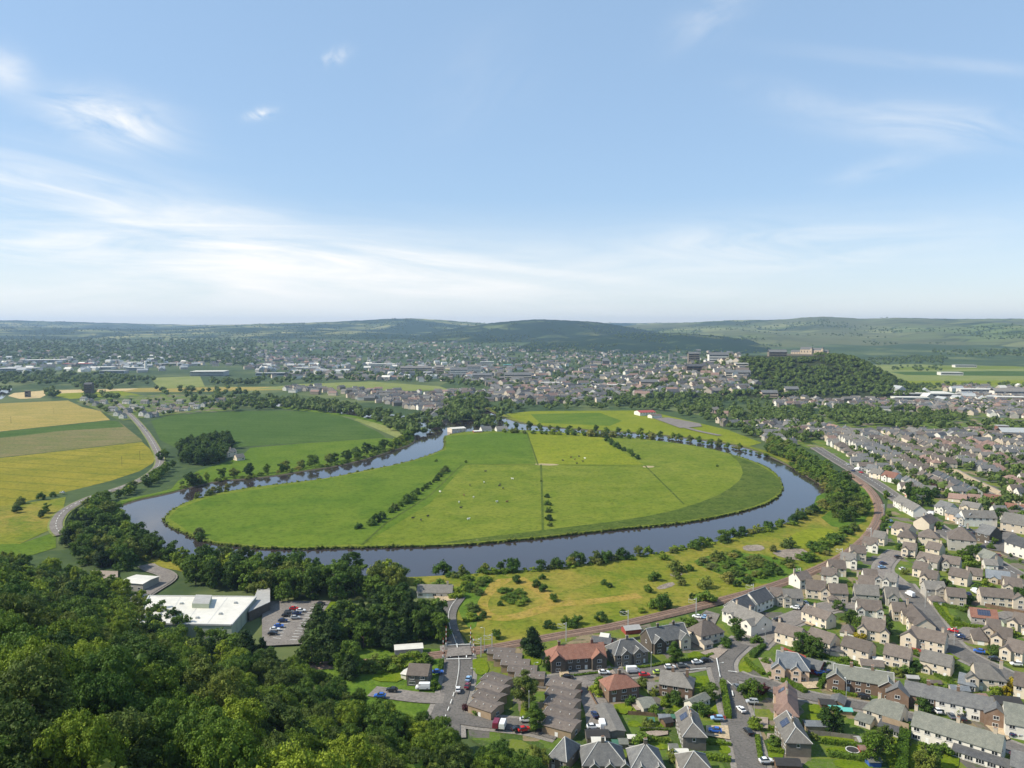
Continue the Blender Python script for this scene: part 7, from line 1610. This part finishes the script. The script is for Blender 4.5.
for k, (lb, px, w_, d_, h_, wl, rf) in enumerate([
    ('white-roofed industrial shed left of the red-roofed one', (42, 363), 150, 60, 10, 'metal_grey', 'white_roof'), ('long industrial shed with red roof', (75, 367), 90, 60, 10, 'white_render', 'rust_red'), ('wide pale industrial shed at the left edge', (12, 372), 110, 90, 9, 'metal_grey', 'concrete'), ('white shed right of the red-roofed industrial shed', (102, 370), 60, 50, 8, 'white_render', 'white_roof'), ('grey shed in the middle of the industrial estate', (112, 374), 70, 40, 8, 'metal_grey', 'concrete'),
    ('white shed beyond the distribution warehouse', (128, 365), 60, 40, 9, 'white_render', 'white_roof'), ('pale shed near the white tower', (136, 371), 60, 30, 9, 'metal_grey', 'white_roof'), ('long pale shed at the far industrial estate', (170, 366), 90, 40, 8, 'buff_render', 'concrete'), ('long low grey depot left of the pale golf course', (270, 376), 80, 30, 8, 'metal_grey', 'concrete'), ('white shed above the long grey depot', (303, 371), 50, 30, 9, 'white_render', 'white_roof'), ('pale shed above the golf course', (338, 372), 40, 25, 7, 'grey_render', 'concrete'),
    ('long white-roofed store behind the tan office block', (384, 367), 110, 40, 9, 'white_render', 'white_roof'), ('long tan office block at the edge of the town', (416, 373), 95, 25, 15, 'buff_render', 'grey_tile'), ('tan office tower at the right end of the long office', (440, 374), 24, 24, 20, 'peach_render', 'grey_tile'), ('white stepped flats in the town left of centre', (459, 377), 50, 25, 20, 'white_render', 'slate'), ('pale block of flats next to the white stepped flats', (474, 374), 40, 25, 22, 'white_render', 'grey_tile'), ('grey flats behind the boathouse meadow', (482, 381), 50, 22, 15, 'grey_render', 'slate'), ('hall with turquoise-green roof in the town', (507, 369), 26, 20, 14, 'white_render', 'turquoise'),
    ('white glazed hall roof in the town left of centre', (487, 366), 50, 30, 14, 'white_render', 'white_roof'), ('pale stone block in the town centre left', (518, 381), 70, 24, 16, 'cream_render', 'slate'), ('grey-white glazed roof of a hall in the town', (550, 387), 44, 24, 9, 'grey_render', 'white_roof'), ('long flat white station roof in the town', (615, 389), 75, 26, 8, 'white_render', 'white_roof'), ('tan stone warehouse block in the town', (650, 389), 40, 22, 14, 'peach_render', 'slate'), ('church-like stone block on the town slope', (606, 367), 24, 20, 22, 'stone', 'slate'), ('tall grey flats on the town slope', (671, 361), 16, 16, 28, 'grey_render', 'concrete'), ('stone block on the upper town slope', (694, 364), 26, 18, 24, 'stone', 'slate'), ('white blocks on the upper town slope', (719, 362), 44, 22, 16, 'white_render', 'slate'), ('dark long school-like roof below the upper town', (701, 372), 60, 22, 12, 'dark_stone', 'dark_slate'), ('cream house high on the town slope', (742, 370), 26, 18, 13, 'cream_render', 'white_roof'), ('cream block below the upper town', (738, 381), 50, 20, 14, 'cream_render', 'slate'), ('cream block left of the crag foot', (770, 398), 30, 20, 9, 'peach_render', 'slate'), ('tan block at the crag foot', (792, 395), 26, 18, 10, 'cream_render', 'slate'),
    ('large white-roofed superstore right of the castle crag', (925, 398), 110, 60, 7, 'grey_render', 'white_roof'), ('lower white-roofed hall left of the superstore', (912, 401.5), 60, 24, 6, 'white_render', 'white_roof'), ('row of white flats right of the superstore', (985, 396), 90, 24, 12, 'white_render', 'white_roof'), ('second row of white flats at the right', (1014, 398), 70, 24, 12, 'white_render', 'grey_tile'), ('farm sheds on the right-hand plain', (952, 375.5), 60, 30, 8, 'white_render', 'white_roof'), ('low white buildings further on the right-hand plain', (966, 368), 70, 30, 8, 'white_render', 'concrete'), ('tan-roofed shed at the right edge of the plain', (1012, 402), 50, 24, 8, 'peach_render', 'white_roof'),
    ('brown brick tower-like block at the upper right estate', (1003, 438), 12, 10, 13, 'red_brick', 'concrete'), ('long grey flat-roofed school block at the right edge', (1020, 440), 40, 20, 8, 'buff_render', 'metal_grey'), ('square dark stone tower in the left village', (88, 398), 14, 14, 26, 'dark_stone', 'dark_slate'), ('small ruined stone tower in the tan field', (27, 397.5), 8, 8, 12, 'stone', 'stone')]):
    block(lb, px, w_, d_, h_, wl, rf, 0, 'tower' if 'tower' in lb and 'block' not in lb else 'warehouse' if 'shed' in lb else 'building', 'tower' if 'tower' in lb and 'block' not in lb else 'building', 0 if 'roof' in rf or rf in ('concrete', 'rust_red', 'turquoise', 'stone') else 24)
p = GT(146, 372); o = thing('silo_tower', 'thin white tower above the industrial sheds', 'tower', p); mb = MB(); mb.bar((0, 0, -2), (0, 0, 30), 4.5, 'white_render', 12, 4); mb.build('shaft', o); mb = MB(); mb.bar((0, 0, 30), (0, 0, 33), 4.6, 'white_roof', 12, 3); mb.build('cap', o)
# the castle on its crag
zc = float(terrain(652, 1760))
cp_ = G(812, 355, zc - 1); o = thing('castle', 'pale golden castle on top of the wooded crag', 'castle', (cp_.x, cp_.y, zc - 1), -.5, None, .8)
for x, w_, y0, d_, h_ in ((-48, 30, 6, 16, 9), (-18, 34, 2, 22, 17), (14, 30, 4, 20, 15), (36, 20, 8, 18, 10)):
    mb = MB(); mb.box(x - w_ / 2, x + w_ / 2, y0, y0 + d_, -3, h_, 'pink_stone'); mb.build('wall', o)
    rb = MB(); roofgeom(rb, w_, d_, h_, d_ * .32, 0, 0, 'slate'); rb.build('roof', o, (x, y0 + d_ / 2, 0))
    for k in range(max(2, int(w_ / 7))): wb = MB(); xx = x - w_ / 2 + w_ * (k + .5) / max(2, int(w_ / 7)); wb.box(xx - .8, xx + .8, y0 - .1, y0 + .2, h_ * .45, h_ * .75, 'dark_glass'); wb.build('window', o)
for x in (-2, 30):
    mb = MB(); mb.bar((x, 3, -2), (x, 3, 20), 3.2, 'pink_stone', 10); mb.build('tower', o); rb = MB(); rb.bar((x, 3, 20), (x, 3, 26), 3.6, 'slate', 10, .2); rb.build('tower_roof', o)
mb = MB(); mb.box(-75, 60, -6, -4, -6, 2.5, 'stone'); mb.box(-75, -73, -6, 24, -6, 2.5, 'stone'); mb.build('rampart', o)
HFc = block('dark grey stone mansion left of the castle on the crag', (778, 356.5), 40, 18, 10, 'stone', 'slate', 0, 'building', 'building', 30)
rg2 = random.Random(9)
# ------------------------------------------------------------------ what shows: the largest broadleaf trees stay objects, the rest of the wood is one mass
bpy.context.view_layer.update()
from mathutils.bvhtree import BVHTree
SEEN = Counter(); org = Vector((0, 0, CH))
bv, bf, bo = [], [], []        # simple proxies: crowns as ellipsoids, houses as boxes, the land as it is
ev_, ef_ = ico((0, 0, 0), (1, 1, 1), np.random.default_rng(1), 0, 1); ev_ = np.array(ev_)
hs_ = {o: (L, W) for o, L, W in HOUSES}
bx = MB(); bx.box(-.5, .5, -.5, .5, 0, 1, 'white_paint'); bx_v = np.array(bx.v)
for o in THINGS:
    kn = o.name.split('.')[0]
    if kn in ('broadleaf_tree', 'conifer_tree', 'bush', 'slender_tree'):
        s_ = np.array(o.scale); v = ev_ * (s_ * np.array([.5, .5, .42])) + np.array(o.location) + np.array([0, 0, s_[2] * .58]); f_ = ef_
    elif o in hs_ or kn in ('house', 'bungalow'):
        L_, W_ = hs_.get(o, (10, 8)); v = bx_v * np.array([L_, W_, 6.5]); c_, s2_ = math.cos(o.rotation_euler.z), math.sin(o.rotation_euler.z)
        v = np.stack([v[:, 0] * c_ - v[:, 1] * s2_, v[:, 0] * s2_ + v[:, 1] * c_, v[:, 2]], 1) + np.array(o.location); f_ = bx.f
    else: continue
    n_ = len(bv); bv += v.tolist(); bf += [[n_ + i for i in q] for q in f_]; bo += [o.name] * len(f_)
n_ = len(bv); bv += verts.tolist(); bf += (faces + n_).tolist(); bo += ['ground'] * len(faces)
tr_ = BVHTree.FromPolygons(bv, bf)
for py in range(320, 768, 2):
    for px in range(0, 1024, 2):
        hit = tr_.ray_cast(org, Vector(ray(px + .5, py + .5)).normalized())
        if hit[2] is not None: SEEN[bo[hit[2]]] += 1
def demote(cats, keep, stuff_name, stuff_label):
    """keep the things of a kind that show largest; the rest become one mass"""
    os_ = sorted([o for o in THINGS if o.name.split('.')[0] in cats], key=lambda o: -SEEN[o.name])
    out = os_[keep:]; V = []; F = []; M = []; mats = []; n = 0; dead = set()
    kids = {}
    for c in bpy.data.objects:
        if c.parent: kids.setdefault(c.parent, []).append(c)
    for o in out:
        ch = kids[o]; cr = next(c for c in ch if c.name.startswith('crown'))
        me = cr.data; key = me.materials[0].name
        lo = LOW[key]
        mw = np.array(o.matrix_world)
        v = lo[0] @ mw[:3, :3].T + mw[:3, 3]
        V.append(v); F += [tuple(n + i for i in f) for f in lo[1]]; n += len(v)
        if key not in mats: mats.append(key)
        M += [mats.index(key)] * len(lo[1])
        dead.update(ch); dead.add(o)
    if not out: return
    THINGS[:] = [o for o in THINGS if o not in dead]
    bpy.data.batch_remove(list(dead))
    me = bpy.data.meshes.new(stuff_name); me.from_pydata(np.concatenate(V).tolist(), [], F)
    for k in mats: me.materials.append(MATS[k])
    me.polygons.foreach_set('material_index', M); me.update()
    o = bpy.data.objects.new(stuff_name, me); COL.objects.link(o); tag(o, stuff_label, None, None, 'stuff')
LOW = {}
for k_ in ('leaf_dark', 'leaf_mid', 'leaf_light', 'leaf_olive', 'leaf_conifer', 'leaf_gold', 'leaf_copper', 'leaf_grey'):
    me_, _l = crown_mesh('low', k_, 400, Rr=.44, base=.12, nl=26, leaves=1100, leaf=.05, lobe=(.24, .42))
    LOW[k_] = (np.array([v.co[:] for v in me_.vertices]), [tuple(p.vertices) for p in me_.polygons])
    bpy.data.meshes.remove(me_)
demote(('broadleaf_tree',), 295, 'woodland', 'trees filling the woods between the single trees')
demote(('bush',), 290, 'undergrowth', 'small bushes among the houses and along the railway')
# utility poles excepted, every label singles out one thing: number look-alikes from the left, row by row
bpy.context.view_layer.update()
def uniquify():
    by = {}
    for o in THINGS: by.setdefault(o['label'], []).append(o)
    for lb, os_ in by.items():
        if len(os_) < 2: continue
        q = [(P(o.matrix_world.translation), o) for o in os_]
        q.sort(key=lambda e: -e[0][1])
        rows = max(1, math.ceil(len(q) / 9)); per = math.ceil(len(q) / rows)
        for r in range(rows):
            part = sorted(q[r * per:(r + 1) * per], key=lambda e: e[0][0])
            for k, (_, o) in enumerate(part):
                pos = 'leftmost' if k == 0 else 'rightmost' if k == len(part) - 1 else ORD[k] + ' from left'
                o['label'] = lb + ', ' + pos + ('' if rows == 1 else ', nearest row' if r == 0 else f", {'farthest' if r == rows - 1 else ORD[r]} row")
                if len(part) == 1: o['label'] = lb + (', farthest away' if rows > 1 else '')
uniquify()
print(time.time() - T0); print('THINGS', len(THINGS), 'hill trees', n_hill, 'far trees', len(T), 'far houses', len(Hh), Counter(o['category'] for o in THINGS).most_common(12), 'maxwords', max(len(o['label'].split()) for o in THINGS))
make_haze()
